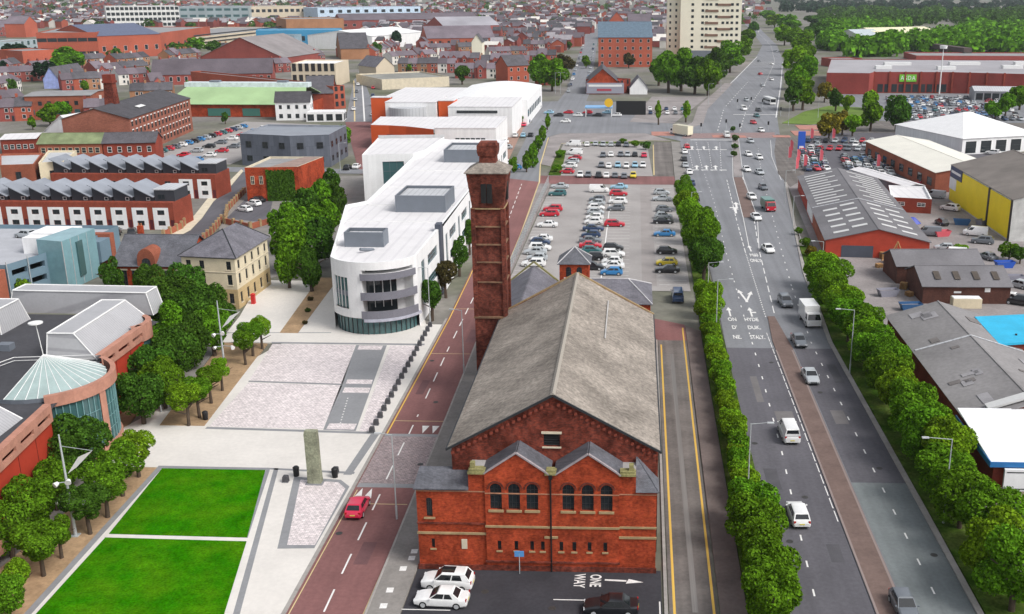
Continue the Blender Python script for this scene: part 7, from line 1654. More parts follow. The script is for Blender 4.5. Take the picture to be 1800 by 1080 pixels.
for k in range(1700):
    px, py = rw.uniform(1330, 1860), 2 + 98 * rw.random() ** 0.8
    if px < 1445 and py > 22: continue
    if px < 1372 and py > 8: continue
    if 1480 < px < 1700 and 44 < py < 88 and abs(py - (46 + (1700 - px) * 0.16)) < 12: continue
    if py > 94 and px > 1560: continue
    if py > 90 and px < 1500: continue
    x, y = g(px, py); r = rw.uniform(4.5, 8.5) * (1.6 if py < 30 else 1.0)
    (W1 if py > 50 else W2 if py > 22 else W3).append((x, y, r, rw.uniform(8, 14)))
mass('woodland', 'green woodland beyond the supermarket roof', W1, LEAF['mid'], 1); mass('woodland', 'darker woodland behind the pale sheds, upper right', W2, LEAF['dark'], 2); mass('woodland', 'blue-dark distant woodland along the top right edge', W3, LEAF['deep'], 3, per=70)

for i, (a, b) in enumerate([(549, 500), (546, 525), (541, 545), (537, 567), (556, 480)]): pt(a, b, 6, 0.9, f'tiny dark shrub, {nth(i + 1)} in the planted strip behind the plaza', 'copper' if i % 2 else 'dark', 'shrub', 0.02, 'tiny shrubs in the planted strip', 'shrub', 'shrub')
for i, (a, b, r, h, sp) in enumerate([(255, 128, 10, 7, 'dark'), (330, 150, 8, 6, 'mid'), (480, 160, 8, 6, 'mid'), (640, 86, 9, 9, 'dark'), (720, 118, 7, 6, 'mid'), (880, 110, 8, 8, 'dark'), (1000, 78, 8, 8, 'dark'), (150, 150, 9, 7, 'mid'), (20, 150, 10, 7, 'dark'), (56, 215, 9, 5, 'mid'), (300, 196, 8, 5, 'mid'), (395, 205, 7, 5, 'dark'), (1030, 108, 9, 8, 'mid'), (1125, 152, 9, 4, 'mid'), (930, 172, 8, 5, 'mid')]):
    pt(a, b, r, h, f'small town tree, {nth(i + 1)} of those scattered between the roofs', sp, 'far', 0.1, 'small trees between the town roofs')
# ================================================================== FAR TOWN
def farb(label, x0, yb0, x1, yb1, ytop, depth, wall, roof, kind='flat', rows=(), zr=0.0, name='town_building', style='d', ridge='x', hip=0.0, group=None):
    A, B = g(x0, yb0), g(x1, yb1); h = max(3.0, zat(A[0], A[1], ytop)); W = math.hypot(B[0] - A[0], B[1] - A[1])
    if kind == 'flat':
        d = Vector((B[0] - A[0], B[1] - A[1])).normalized(); n = Vector((-d.y, d.x)) * depth
        o = flatblock(name, label, 'building', [A, B, (B[0] + n.x, B[1] + n.y), (A[0] + n.x, A[1] + n.y)], h, wall, roof, par=0.6, group=group)
        ox, oy = o.location.x, o.location.y
    else:
        o = gabled(name, label, 'building', A, B, depth, h, h + (zr or 4), wall, roof, ridge, hip=hip, group=group)
    ang = math.atan2(B[1] - A[1], B[0] - A[0])
    for (nf, nw, w, hh) in rows:
        for f in range(nf):
            for k in range(nw):
                u = (k + 0.5) / nw; z = h * (f + 0.32) / nf
                if kind == 'flat': window(o, A[0] - o.location.x + (B[0] - A[0]) * u + 0.05 * math.sin(ang), A[1] - o.location.y + (B[1] - A[1]) * u - 0.05 * math.cos(ang), z, ang, w, hh, style, (0, 0))
                else: window(o, W * u, -0.05, z, 0, w, hh, style, (0, 0))
    return o
BROWNB = mat('brown_brick', (0.34, 0.17, 0.09), 0.9, 0.18, 0.1, 0.1, 2, rnd=0.1); BEIGE = mat('beige_concrete', (0.58, 0.50, 0.38), 0.85, 0.12, 0.05); CREAMT = mat('tower_cream', (0.78, 0.74, 0.60), 0.8, 0.06, 0.1); BLUEC = mat('blue_sheet_wall', (0.045, 0.24, 0.42), 0.55, 0.1, 0.05)
PURPR = mat('purple_slate', (0.15, 0.125, 0.145), 0.85, 0.2, 0.1, 0.1, 1.5, rnd=0.3); REDB = mat('far_brick', (0.27, 0.068, 0.056), 0.9, 0.2, 0.08, 0.1, 1.5, rnd=0.3); REDO = mat('far_orange_brick', (0.38, 0.095, 0.056), 0.9, 0.15, 0.06, 0.1, 1.2, rnd=0.15)
# cream tower block
TBX0, TBX1 = g(1192, 114)[0], g(1298, 114)[0]; TBY = 712.0
TB = thing('tower_block', 'cream high-rise tower block with small dark windows above the trees', 'building', (TBX0 + 1, TBY, 0)); TW = TBX1 - TBX0
MB().box(0, TW, 0, 22, -0.1, 66, bottom=False).build('wall', CREAMT, TB); MB().box(-8.5, 0, 6, 22, -0.1, 65, bottom=False).build('stair_wing', CREAMT, TB)
MB().box(0, TW, -0.3, 0, 0, 9).build('podium', GREYC, TB)
for f in range(14):
    z = 10.5 + f * 3.85
    for u in (0.16, 0.34, 0.41, 0.48, 0.58, 0.70, 0.78, 0.86, 0.95):
        if (f % 2 == 0 and 0.45 < u < 0.6) or (f % 2 == 1 and 0.62 < u < 0.8): continue
        window(TB, 2 + (TW - 3) * u, -0.03, z, 0, 1.7, 1.6, 'd', (0, 0))
    uu = 0.50 if f % 2 == 0 else 0.72
    MB().box(0, 8.6, -0.35, 0, 0, 1.4).build('balcony_recess', mat('brown_balcony', (0.20, 0.12, 0.085), 0.8), TB, (2 + (TW - 3) * uu - 4.3, 0, z - 0.1))
    window(TB, -6.5, 5.95, z, 0, 1.2, 1.6, 'd', (0, 0)); window(TB, -2.6, 5.95, z, 0, 1.2, 1.6, 'd', (0, 0))
# named blocks
farb('long red brick shopping centre with pale top band, far left', 70, 106, 176, 104, 58, 90, REDO, FELT, rows=((2, 6, 6, 2.5),))
farb('red brick shopping wing with blue-grey glazed roof and white arches', 176, 104, 286, 98, 64, 70, REDO, mat('blue_grey_roof', (0.11, 0.13, 0.20), 0.6), 'gable', zr=7, rows=((1, 6, 2.5, 3.5),), style='w')
farb('red brick shopping wing stepping towards the multi-storey decks', 286, 94, 372, 78, 58, 60, REDO, FELT, rows=((1, 8, 4, 2),))
farb('low orange brick extension in front of the shopping centre', 42, 112, 108, 108, 90, 30, REDO, FELT)
farb('white office block with dark window grid on the skyline', 190, 50, 318, 48, 12, 60, mat('white_grid', (0.68, 0.68, 0.66), 0.8), FELT, rows=((4, 16, 4, 3.6),))
farb('grey glass office block on the skyline', 318, 45, 440, 44, 12, 60, mat('grey_glass_wall', (0.30, 0.36, 0.38), 0.4, 0.15, 0.05), FELT, rows=((3, 8, 8, 3),), style='g')
farb('pale stone block at the top beside the grey offices', 440, 42, 540, 40, 12, 60, BEIGE, FELT, rows=((2, 10, 5, 4),))
MS = farb('cream multi-storey car park with stacked open decks', 322, 86, 508, 62, 68, 70, BEIGE, FELT)
for k in range(3):
    A, B = g(322, 86), g(508, 62); MB().tube((A[0] - MS.location.x, A[1] - MS.location.y - 0.6, 3 + 3.2 * k), (B[0] - MS.location.x, B[1] - MS.location.y - 0.6, 3 + 3.2 * k), 0.7, n=4).build('deck_slot', FRAMED, MS)
farb('brown brick department store above the blue wall', 505, 66, 606, 64, 34, 60, BROWNB, FELT)
farb('bright blue panelled building behind the slate roofs', 452, 82, 604, 80, 54, 40, BLUEC, mat('blue_roof_sheet', (0.10, 0.30, 0.45), 0.6), rows=((1, 7, 8, 4),))
farb('blue-grey ribbed silo block beside the slate gables', 480, 94, 520, 94, 62, 20, mat('blue_grey_sheet', (0.24, 0.33, 0.39), 0.6), FELT)
farb('white gabled shop end among the slate roofs', 414, 118, 452, 118, 104, 30, mat('pale_blue_render', (0.62, 0.68, 0.80), 0.8), SLATED, 'gable', zr=8, ridge='y')
farb('long slate-roofed red brick terrace behind the market hall', 268, 150, 480, 146, 132, 22, REDB, PURPR, 'gable', zr=7, rows=((1, 16, 1.6, 2.4),), style='w')
farb('red brick range with big grey gables above the terrace', 355, 120, 500, 122, 100, 60, REDB, mat('ribbed_grey_roof', (0.24, 0.22, 0.22), 0.85, 0.2, 0.1), 'gable', zr=12, ridge='y')
farb('white flat-topped hall with overhanging roof in the town', 514, 152, 592, 152, 112, 30, BEIGE, WHITE, rows=((2, 7, 2, 4),))
farb('tall orange brick building along the shop street', 588, 192, 608, 190, 152, 120, REDO, FELT, rows=((3, 2, 1.4, 2),))
farb('dark slate and red brick block below the white hall', 540, 194, 587, 193, 165, 30, BRICKM, SLATED, 'gable', zr=6)
farb('orange gabled chapel with grey roof beside the shop street', 600, 105, 650, 104, 86, 40, BROWNB, SLATED, 'gable', zr=10)
farb('white sloping-roofed retail sheds in the upper centre', 655, 88, 745, 78, 64, 60, WHITE, WHITE, 'gable', zr=4)
farb('pale blue fronted shops along the top centre', 560, 42, 740, 38, 14, 50, mat('pale_blue_front', (0.50, 0.62, 0.74), 0.7), PURPR, rows=((2, 12, 6, 4),), style='d')
farb('long red brick parade below the pale blue shops', 600, 52, 840, 48, 36, 40, REDB, PURPR, 'gable', zr=7, rows=((1, 16, 4, 3),), style='w')
farb('large curved grey roof hall in the upper centre', 780, 66, 878, 64, 46, 60, REDB, mat('pale_curved_roof', (0.32, 0.31, 0.34), 0.7, 0.2, 0.03), 'gable', zr=8)
farb('brick hall with long grey roof below the curved roof', 752, 88, 870, 86, 68, 40, REDO, PURPR, 'gable', zr=9, rows=((1, 8, 2, 4),))
farb('cream gable standing among the terraces', 830, 108, 848, 108, 74, 16, CREAMT, SLATED, 'gable', zr=5, ridge='y')
FL = farb('red brick flats with blue-grey mansard roof beside the terraced street', 1052, 118, 1146, 118, 66, 40, REDO, mat('blue_mansard', (0.11, 0.16, 0.21), 0.7), 'gable', zr=9, rows=((4, 7, 1.6, 2.0),), style='w')
farb('red gabled tower house above the brick flats', 1068, 70, 1100, 70, 40, 40, REDO, PURPR, 'gable', zr=10, ridge='y'); farb('second red gabled house above the brick flats', 1104, 66, 1144, 66, 42, 40, REDO, PURPR, 'gable', zr=9)
GBL = farb('red gable end with long billboard facing the junction', 1031, 166, 1088, 166, 146, 34, BRICK, SLATED, 'gable', zr=6.5, ridge='y')
bb = MB().box(0, 18, -0.5, -0.2, 0.4, 5.4).build('billboard', flat('billboard_grey', (0.30, 0.30, 0.36)), GBL); MB().box(1, 17, -0.55, -0.5, 3.6, 4.6).build('billboard_stripe', FRAMEW, bb); MB().box(5, 12, -0.56, -0.5, 1.6, 2.6).build('billboard_stripe', flat('billboard_red', (0.4, 0.05, 0.08)), bb)
farb('small white gabled bungalow with green hedge on the junction', 1107, 166, 1138, 166, 156, 16, WHITE, SLATE, 'gable', zr=5, ridge='y')
farb('dark red cafe building with striped top beside the billboard', 1088, 166, 1108, 162, 142, 18, BRICK2, REDP, rows=((2, 2, 1.5, 2),))
farb('red brick house with pale windows left of the big round tree', 893, 146, 930, 144, 116, 14, REDO, SLATED, 'gable', zr=5, rows=((2, 3, 1.4, 1.8),), style='w')
farb('grey flat-roofed workshops behind the white school', 672, 158, 790, 152, 140, 40, STONEP, mat('olive_grey_roof', (0.24, 0.24, 0.22), 0.9, 0.2, 0.1))
farb('tan gabled hall front on the shop street corner', 662, 140, 694, 138, 118, 20, BEIGE, SLATE, 'gable', zr=5, ridge='y')
farb('blue-fronted gabled shop among the left roofs', 78, 156, 106, 156, 140, 30, mat('blue_white_front', (0.35, 0.42, 0.75), 0.7), SLATED, 'gable', zr=6, ridge='y')
farb('red brick villa with slate roof at the far left', 0, 64, 36, 62, 48, 24, REDB, PURPR, 'gable', zr=6, rows=((2, 5, 2, 2.4),), style='w'); farb('orange gabled villa at the far left', 46, 66, 68, 64, 42, 20, REDO, PURPR, 'gable', zr=7, ridge='y')
farb('pale glass entrance block left of the shopping centre', 26, 98, 68, 92, 74, 20, mat('pale_glass_wall', (0.45, 0.55, 0.58), 0.4), FELT, rows=((2, 4, 4, 3),), style='g')
farb('low pale sheds among the woodland, upper right', 1512, 78, 1556, 77, 64, 40, mat('pale_shed', (0.60, 0.60, 0.58), 0.7), mat('pale_shed_roof', (0.45, 0.50, 0.53), 0.7), 'gable', zr=5)
farb('big pale yellow roofed shed among the woodland', 1560, 78, 1668, 75, 66, 70, BEIGE, mat('pale_yellow_roof', (0.74, 0.70, 0.48), 0.7, 0.06), 'gable', zr=7)
farb('long red brick retail wall behind the supermarket', 1610, 108, 1840, 109, 98, 40, mat('retail_brick', (0.33, 0.075, 0.065), 0.9, 0.1), FELT)
farb('red brick retail units along the far road', 1462, 118, 1515, 117, 104, 16, mat('retail_brick2', (0.27, 0.06, 0.05), 0.9, 0.1), FELT)
VI = thing('railway_viaduct', 'dark low railway viaduct crossing in front of the woodland', 'bridge', (*g(1445, 72), 0))
A, B = g(1445, 66), g(1700, 102); W_ = math.hypot(B[0] - A[0], B[1] - A[1])
MB().box(0, W_, -3, 3, 3.5, 7).build('deck', mat('viaduct_brick', (0.10, 0.075, 0.07), 0.95), VI, (A[0] - VI.location.x, A[1] - VI.location.y, 0), math.atan2(B[1] - A[1], B[0] - A[0]))
for k in range(9): MB().box(-1.2, 1.2, -2.8, 2.8, -0.1, 3.6).build('pier', MATS['viaduct_brick'], VI, (A[0] - VI.location.x + (B[0] - A[0]) * k / 8, A[1] - VI.location.y + (B[1] - A[1]) * k / 8, 0), math.atan2(B[1] - A[1], B[0] - A[0]))
# ---- terraced houses: prototypes, then copies
def proto_house(w, d, ze, zr, wall, roof, cross=False):
    r = thing('terraced_house', 'p', 'house', (0, -500, 0)); h = bpy.data.objects
    mb = MB().box(0, w, 0, d, -0.1, ze, top=False, bottom=False); mb.add([(0, d, ze), (0, 0, ze), (0, d / 2, zr)], [(0, 1, 2)]); mb.add([(w, 0, ze), (w, d, ze), (w, d / 2, zr)], [(0, 1, 2)])
    if cross: mb.box(w * .25, w * .75, -1.2, 0, -0.1, ze - .6, top=False, bottom=False); mb.add([(w * .2, -1.2, ze - .6), (w * .8, -1.2, ze - .6), (w * .5, -1.2, ze + 1.6)], [(0, 1, 2)])
    mb.build('wall', wall, r)
    rf = MB(); k = (zr - ze) / (d / 2); e = 0.3
    slope(rf, (-.02, -e, ze - e * k), (w + .02, -e, ze - e * k), (w + .02, d / 2, zr), (-.02, d / 2, zr), 0.14); slope(rf, (w + .02, d + e, ze - e * k), (-.02, d + e, ze - e * k), (-.02, d / 2, zr), (w + .02, d / 2, zr), 0.14)
    if cross: slope(rf, (w * .15, -1.4, ze - .9), (w * .15, d / 2, ze - .9), (w * .5, d / 2, ze + 1.6), (w * .5, -1.4, ze + 1.6), 0.12); slope(rf, (w * .85, -1.4, ze - .9), (w * .85, d / 2, ze - .9), (w * .5, d / 2, ze + 1.6), (w * .5, -1.4, ze + 1.6), 0.12)
    ro = rf.build('roof', roof, r)
    MB().box(0.1, 0.9, d / 2 - .5, d / 2 + .5, ze, zr + 1.2).build('chimney', wall, ro)
    y = -1.25 if cross else -0.04
    for z in (0.9, 3.4): window(r, w * .5, y, z, 0, 1.3, 1.5, 'w', (0, 0))
    if not cross: window(r, w * .82, y, 3.4, 0, 0.9, 1.4, 'w', (0, 0)); MB().box(-.45, .45, -.05, 0, 0, 2.1).build('door', FRAMED, r, (w * .85, 0, 0))
    return r
PH = [proto_house(5.6, 9, 5.4, 8.2, REDB, PURPR), proto_house(6.2, 9.5, 5.6, 8.8, REDO, SLATED), proto_house(5.6, 9, 5.4, 8.2, mat('house_render', (0.66, 0.63, 0.58), 0.85, 0.1, 0.2), PURPR), proto_house(6.6, 10, 6.0, 9.6, REDB, PURPR, True), proto_house(6.0, 9, 5.5, 8.5, BROWNB, SLATED)]
rh = random.Random(77); used = set(); NH = [0]
def put_house(k, x, y, ang, label, grp):
    o = PH[k] if k not in used else copy_tree(PH[k]); used.add(k)
    o.location = (x, y, 0); o.rotation_euler = (0, 0, ang); o['label'] = label; o['group'] = grp; NH[0] += 1
def terrace(px0, py0, px1, py1, where, mix=(0, 0, 1, 0, 2, 3, 4), skip=0.06):
    A, B = g(px0, py0), g(px1, py1); L_, ang = frame_of(A, B); u = 0.0; i = 0
    while u < L_ - 3 and NH[0] < 296:
        k = rh.choice(mix); w = (5.6, 6.2, 5.6, 6.6, 6.0)[k]; i += 1
        if rh.random() > skip: put_house(k, A[0] + (B[0] - A[0]) * u / L_, A[1] + (B[1] - A[1]) * u / L_, ang, f'{["red brick", "orange brick", "pale rendered", "gabled red", "brown brick"][k]} house, {nth(i)} from left, terrace {where}', 'terraced houses in the town')
        u += w
terrace(700, 128, 800, 128, 'right of the tan hall'); terrace(800, 138, 905, 138, 'below the cream gable', (0, 2, 2, 3)); terrace(690, 114, 770, 108, 'above the grey workshops'); terrace(845, 122, 925, 122, 'beside the cream gable')
terrace(772, 118, 840, 118, 'left of the cream gable', (3, 3, 0, 1)); terrace(860, 104, 935, 102, 'below the curved roof hall'); terrace(905, 90, 990, 90, 'in the middle row left of the street'); terrace(890, 76, 1000, 76, 'in the upper row left of the street'); terrace(880, 64, 1010, 64, 'in the top row left of the street', (0, 1, 3))
terrace(110, 160, 190, 156, 'behind the red three-storey block'); terrace(215, 168, 290, 164, 'right of the mill chimney', (3, 0, 3)); terrace(210, 150, 268, 146, 'left end of the long slate terrace'); terrace(170, 140, 262, 132, 'above the mill chimney'); terrace(0, 196, 42, 192, 'at the far left below the blue shop', (2, 0)); terrace(0, 168, 40, 160, 'at the far left edge', (0, 2)); terrace(230, 182, 300, 180, 'behind the mill ridge', (0, 4))
terrace(660, 104, 700, 92, 'by the dark round tree'); terrace(930, 112, 985, 112, 'behind the big round tree'); terrace(715, 98, 830, 95, 'below the long grey roof')
terrace(380, 96, 480, 100, 'behind the big grey gables', (0, 4)); terrace(100, 44, 190, 50, 'left of the white office grid', (0, 3)); terrace(640, 30, 760, 30, 'along the top centre', (0, 1)); terrace(780, 30, 930, 32, 'above the curved roof', (0, 1))
for q in ((0, 146, 72, 142, 'left of the blue shop front'), (62, 134, 112, 130, 'below the big bright tree'), (0, 132, 40, 128, 'at the left edge below the dark trees'), (120, 122, 200, 116, 'in front of the shopping centre'), (205, 120, 268, 114, 'right of the big bright tree'), (290, 130, 352, 126, 'above the long slate terrace'), (0, 214, 60, 212, 'at the left edge beside the white shed'), (150, 214, 200, 212, 'left foot of the mill'), (300, 112, 352, 106, 'below the shopping wing'), (485, 128, 515, 126, 'left of the white hall'), (612, 100, 655, 94, 'at the top of the shop street'), (560, 112, 590, 110, 'behind the white hall'), (940, 150, 985, 150, 'on the corner below the round tree')):
    terrace(*q)
print('houses', NH[0])
# everything smaller and farther: one mass of roofs
rd = random.Random(55); vs, fs, mi = [], [], []
for k in range(3600):
    px, py = rd.uniform(-60, 1345), rd.uniform(-8, 62) if rd.random() < 0.8 else rd.uniform(40, 92)
    if 1035 - (60 - py) * -0.2 < px < 1062: continue
    if py > 50 and (px < 640 or px > 1165): continue
    if py > 28 and 1290 < px: continue
    x, y = g(px, max(py, -3)); x += rd.uniform(-8, 8); y += rd.uniform(-12, 12)
    if py < 0 and y > 5200: continue
    w, d = rd.uniform(6, 22 if rd.random() < .3 else 12), rd.uniform(8, 12); ze, zr = rd.uniform(5, 8), 0; zr = ze + rd.uniform(2.2, 4)
    a = rd.choice((0.03, 0.03, 1.6, -0.25)) + rd.uniform(-.08, .08); c, s = math.cos(a), math.sin(a)
    P = lambda u, v, z: (x + u * c - v * s, y + u * s + v * c, z)
    o = len(vs); e = .3
    vs += [P(0, 0, -.1), P(w, 0, -.1), P(w, d, -.1), P(0, d, -.1), P(0, 0, ze), P(w, 0, ze), P(w, d, ze), P(0, d, ze), P(0, d / 2, zr), P(w, d / 2, zr), P(-e, -e, ze - .2), P(w + e, -e, ze - .2), P(w + e, d + e, ze - .2), P(-e, d + e, ze - .2), P(-e, d / 2, zr + .1), P(w + e, d / 2, zr + .1)]
    wm = rd.choice((0, 0, 0, 1, 2)); rm = rd.choice((3, 3, 4, 5)) if rd.random() < .93 else 2
    for f, m in (((0, 1, 5, 4), wm), ((1, 2, 6, 9, 5), wm), ((2, 3, 7, 6), wm), ((3, 0, 4, 8, 7), wm), ((10, 11, 15, 14), rm), ((12, 13, 14, 15), rm)): fs.append(tuple(o + i for i in f)); mi.append(m)
me = bpy.data.meshes.new('far_town'); me.from_pydata(vs, [], fs); me.polygons.foreach_set('material_index', mi); me.update()
for m in (REDB, REDO, MATS['house_render'], PURPR, SLATED, mat('far_pale_roof', (0.30, 0.28, 0.30), 0.85)): me.materials.append(m)
tag(place('far_town', me), 'mass of distant brick houses and slate roofs along the skyline', 'houses', None, 'stuff')
FT = []
for k in range(260):
    px, py = rd.uniform(-40, 1330), rd.uniform(2, 52)
    x, y = g(px, py); FT.append((x, y, rd.uniform(4, 8) * (1.4 if py < 20 else 1), rd.uniform(7, 13)))
mass('far_trees', 'scattered dark trees between the distant roofs', FT, LEAF['dark'], 8, per=50)
# cars along the terraced street and shop street
rc = random.Random(66)
for i in range(26):
    y = 520 + i * 17; x = -34 - (y - 527) * 0.031 + 1.2 + (9.0 if i % 2 else 0); c = rc.choice(COLS)
    car('hatchback', c, x, y, 2, f'{c} car, {nth(i + 1)} from the near end along the terraced street kerbs', 'cars along the terraced street', 2)
for i in range(14):
    y = 420 + i * 19; x = -111 - (y - 400) * 0.24 + (2.5 if i % 2 else 10.5); c = rc.choice(COLS)
    car('hatchback', c, x, y, 13, f'{c} car, {nth(i + 1)} from the near end along the shop street', 'cars along the shop street', 2)
for i in range(16):
    y = 318 + i * 4.2; c = rc.choice(COLS)
    car('hatchback', c, -148.5 + i * 0.3, y, 90, f'{c} car, {nth(i + 1)} from the near end beside the mill wall', 'cars parked beside the mill', 1)
for i in range(12):
    c = rc.choice(COLS); x, y = g(1085 + 0 * i, 205); car('hatchback', c, 3 + (i % 6) * 3.4, 430 + (i // 6) * 14, 0, f'{c} car, {nth(i % 6 + 1)} from left, {["near", "far"][i // 6]} row of the corner sales lot', 'cars in the corner sales lot', 2)
for i in range(9):
    c = rc.choice(['white', 'silver', 'white', 'pale blue', 'black', 'red']); x, y = g(965 + i * 17, 200 + (i % 2) * 5); car('hatchback', c, x, y, 80, f'{c} car, {nth(i + 1)} from left crossing the far side street lot', 'cars on the far side street lot', 2)

for j in range(2):
    for i in range(9):
        c = rc.choice(COLS); car('hatchback', c, -138 + j * 8 + i * 0.35, 305 + i * 9.0, 90, f'{c} car, {nth(i + 1)} from the near end of the {["inner", "outer"][j]} row in the mill yard', 'cars parked in the mill yard', 1)
# ================================================================== STREET FURNITURE AND SMALL THINGS
GRAN = mat('dark_granite', (0.075, 0.075, 0.082), 0.7, 0.2, 2.0)
def bollard(x, y, label, grp=None, z=0.10):
    r = thing('bollard', label, 'bollard', (x, y, z), 0.03, grp)
    mb = MB().add([(s * a, t * a, zz) for a, zz in ((0.30, 0), (0.27, 0.62), (0.20, 0.70)) for s, t in ((-1, -1), (1, -1), (1, 1), (-1, 1))], [(0, 1, 5, 4), (1, 2, 6, 5), (2, 3, 7, 6), (3, 0, 4, 7), (4, 5, 9, 8), (5, 6, 10, 9), (6, 7, 11, 10), (7, 4, 8, 11), (8, 9, 10, 11)]); mb.build('block', GRAN, r)
    MB().box(-.34, .34, -.34, .34, 0, 0.05).build('foot', GREYST, r); return r
for k in range(19): bollard(-30.3 - 0.038 * k, 111.3 + k * 2.2, f'dark granite block bollard, {nth(k + 1)} from the near end of the plaza edge row', 'granite bollards along the plaza edge')
bollard(-31.6, 100.6, 'dark granite block bollard beside the stone pillar, street side'); bollard(-36.3, 98.4, 'pale-footed dark granite block bollard left of the stone pillar')
# stone pillar
MO = thing('stone_pillar', 'tall weathered grey-green stone pillar standing on the setts by the lawn', 'monument', (-33.1, 98.2, 0.1))
rd = random.Random(2); mb = MB(); lev = [(0, .72, .42), (0.6, .70, .40), (1.6, .69, .39), (2.7, .67, .38), (3.8, .68, .37), (4.8, .66, .36), (5.6, .67, .36), (6.0, .64, .33)]
vs = []
for z, a, b in lev: vs += [(s * a + rd.uniform(-.03, .03), t * b + rd.uniform(-.02, .02), z + rd.uniform(-.04, .04)) for s, t in ((-1, -1), (0, -1.08), (1, -1), (1, 1), (0, 1.08), (-1, 1))]
mb.add(vs, [(i * 6 + j, i * 6 + (j + 1) % 6, (i + 1) * 6 + (j + 1) % 6, (i + 1) * 6 + j) for i in range(len(lev) - 1) for j in range(6)] + [tuple(range(42, 48))])
mb.build('shaft', mat('pillar_stone', (0.27, 0.28, 0.20), 0.92, 0.4, 0.9, 0.25, 5, bump=0.6), MO); MB().box(-.9, .9, -.6, .6, -0.02, 0.12).build('base', GREYST, MO)
for x, y, lab in ((-31.4, 99.6, 'black litter bin right of the stone pillar'), (-35.6, 99.8, 'black litter bin left of the stone pillar'), (-51.2, 114.3, 'dark litter bin beside the clipped trees')):
    r = thing('litter_bin', lab, 'bin', (x, y, 0.104)); MB().cyl(0, 0, 0, 0.95, 0.30, 0.34, 12).build('body', BLACK, r); MB().cyl(0, 0, 0.95, 1.1, 0.36, 0.22, 12).build('lid', TRIM, r)
# lighting masts with sails
def mast(x, y, h, label, s=1):
    r = thing('lighting_mast', label, 'mast', (x, y, 0.12)); k = h / 10.0
    MB().tube((0, 0, 0), (-0.05, 0, h), 0.14 * 1.2, 0.07, 10).build('pole', STEEL, r); MB().box(-.35, .35, -.35, .35, 0, 0.08).build('base_plate', STEEL, r)
    sail = MB().add([(0.2, 0, 6.2 * k), (1.2, -.1, 6.9 * k), (3.0, -.2, 8.6 * k), (1.5, -.1, 7.9 * k), (0.2, 0.03, 6.2 * k), (1.2, -.07, 6.9 * k), (3.0, -.17, 8.6 * k), (1.5, -.07, 7.9 * k)], [(0, 1, 2, 3), (7, 6, 5, 4), (0, 4, 5, 1), (1, 5, 6, 2), (2, 6, 7, 3), (3, 7, 4, 0)]); sail.build('reflector_sail', FRAMEW, r)
    MB().tube((-.03, 0, 8.9 * k), (3.0, -.2, 8.6 * k), 0.03).build('stay', STEEL, r)
    for dx, z, sz in ((-0.7, 5.4, .28), (0.35, 5.7, .3), (-0.75, 3.6, .24), (1.35, 3.7, .28)):
        q = MB().tube((0, 0, z * k), (dx, -.25, z * k), 0.045); q.build('arm', STEEL, r); MB().tube((dx, -.25, z * k), (dx * 1.25, -.6, z * k - .12), sz * .6, sz, 10).build('floodlight', FRAMEW, r)
    return r
mast(-52.6, 86.5, 10.4, 'tall steel lighting mast with sail reflector in the lawn bed'); mast(-55.0, 130.5, 10.0, 'steel lighting mast with sail reflector behind the clipped trees')
# street lamps
def lamp(x, y, h, label, arm=1.8, ang=0.0, double=False, grp=None):
    r = thing('street_lamp', label, 'street lamp', (x, y, 0.0), ang, grp)
    MB().tube((0, 0, 0), (0, 0, 1.4), 0.11, 0.11, 8).tube((0, 0, 1.4), (0, 0, h), 0.075, 0.05, 8).build('column', STEEL, r)
    for s in ((1, -1) if double else (1,)):
        MB().tube((0, 0, h - .05), (s * arm, 0, h + 0.12), 0.04, 0.03, 6).build('arm', STEEL, r); MB().box(min(s * arm, s * (arm + .65)), max(s * arm, s * (arm + .65)), -.13, .13, h + .05, h + .17).build('lamp_head', flat('lamp_grey', (0.5, 0.52, 0.53)), r)
    return r
def lamp_top(px, py, h, label, **k): x, y = g(px, py, h); return lamp(x, y, h, label, **k)
lamp_top(1320, 745, 9, 'street lamp rising from the hedge beside the white van', arm=1.6); lamp_top(1246, 462, 9, 'street lamp in front of the big dark roadside tree', arm=1.6); lamp_top(1262, 492, 9, 'second street lamp by the big dark roadside tree', arm=1.6)
lamp_top(1674, 772, 9, 'street lamp over the right-hand tree row, near the white garage', arm=2.2, ang=math.pi); lamp_top(1502, 545, 9, 'street lamp over the right-hand tree row, beside the white lorry', arm=1.8, ang=math.pi); lamp_top(1448, 425, 8, 'street lamp beside the grey warehouse gable', arm=1.5, ang=math.pi)
lamp(-22.9, 91.0, 9.0, 'street lamp at the pavement edge left of the brick hall', arm=1.0, ang=math.pi); lamp(-22.6, 131, 9.0, 'street lamp beside the red street, halfway along the brick hall', arm=1.0, ang=math.pi); lamp(-31.2, 152.3, 9.0, 'tall lamp column at the rounded white building corner', arm=0.8, ang=math.pi)
lamp(-57.6, 116.5, 5.0, 'short footpath lamp beside the dark grove', arm=0.4); lamp(-51.5, 178, 6, 'footpath lamp in the planted strip', arm=0.4)
for i, (px, py) in enumerate([(1232, 235), (1300, 236), (1276, 228), (1350, 232), (1340, 190), (1372, 205), (1296, 190), (1320, 186)]):
    x, y = g(px, py); r = thing('traffic_light', f'dark traffic signal, {nth(i + 1)} counted around the main junction', 'traffic light', (x, y, 0), 0, 'traffic signals at the junction'); MB().tube((0, 0, 0), (0, 0, 3.4), 0.09, n=6).build('pole', STEEL, r); MB().box(-.28, .28, -.2, .2, 2.5, 3.7).build('signal_head', BLACK, r)
for i, (px, py, h) in enumerate([(1378, 122, 10), (1388, 178, 9), (1440, 172, 8), (985, 128, 10), (976, 128, 10), (1246, 148, 9), (1268, 125, 10), (1216, 338, 8), (595, 252, 8), (1382, 300, 8), (1396, 345, 8)]):
    lamp_top(px, py, h, f'thin lamp column, {nth(i + 1)} among the far street lamps', arm=1.5, grp='far street lamps')
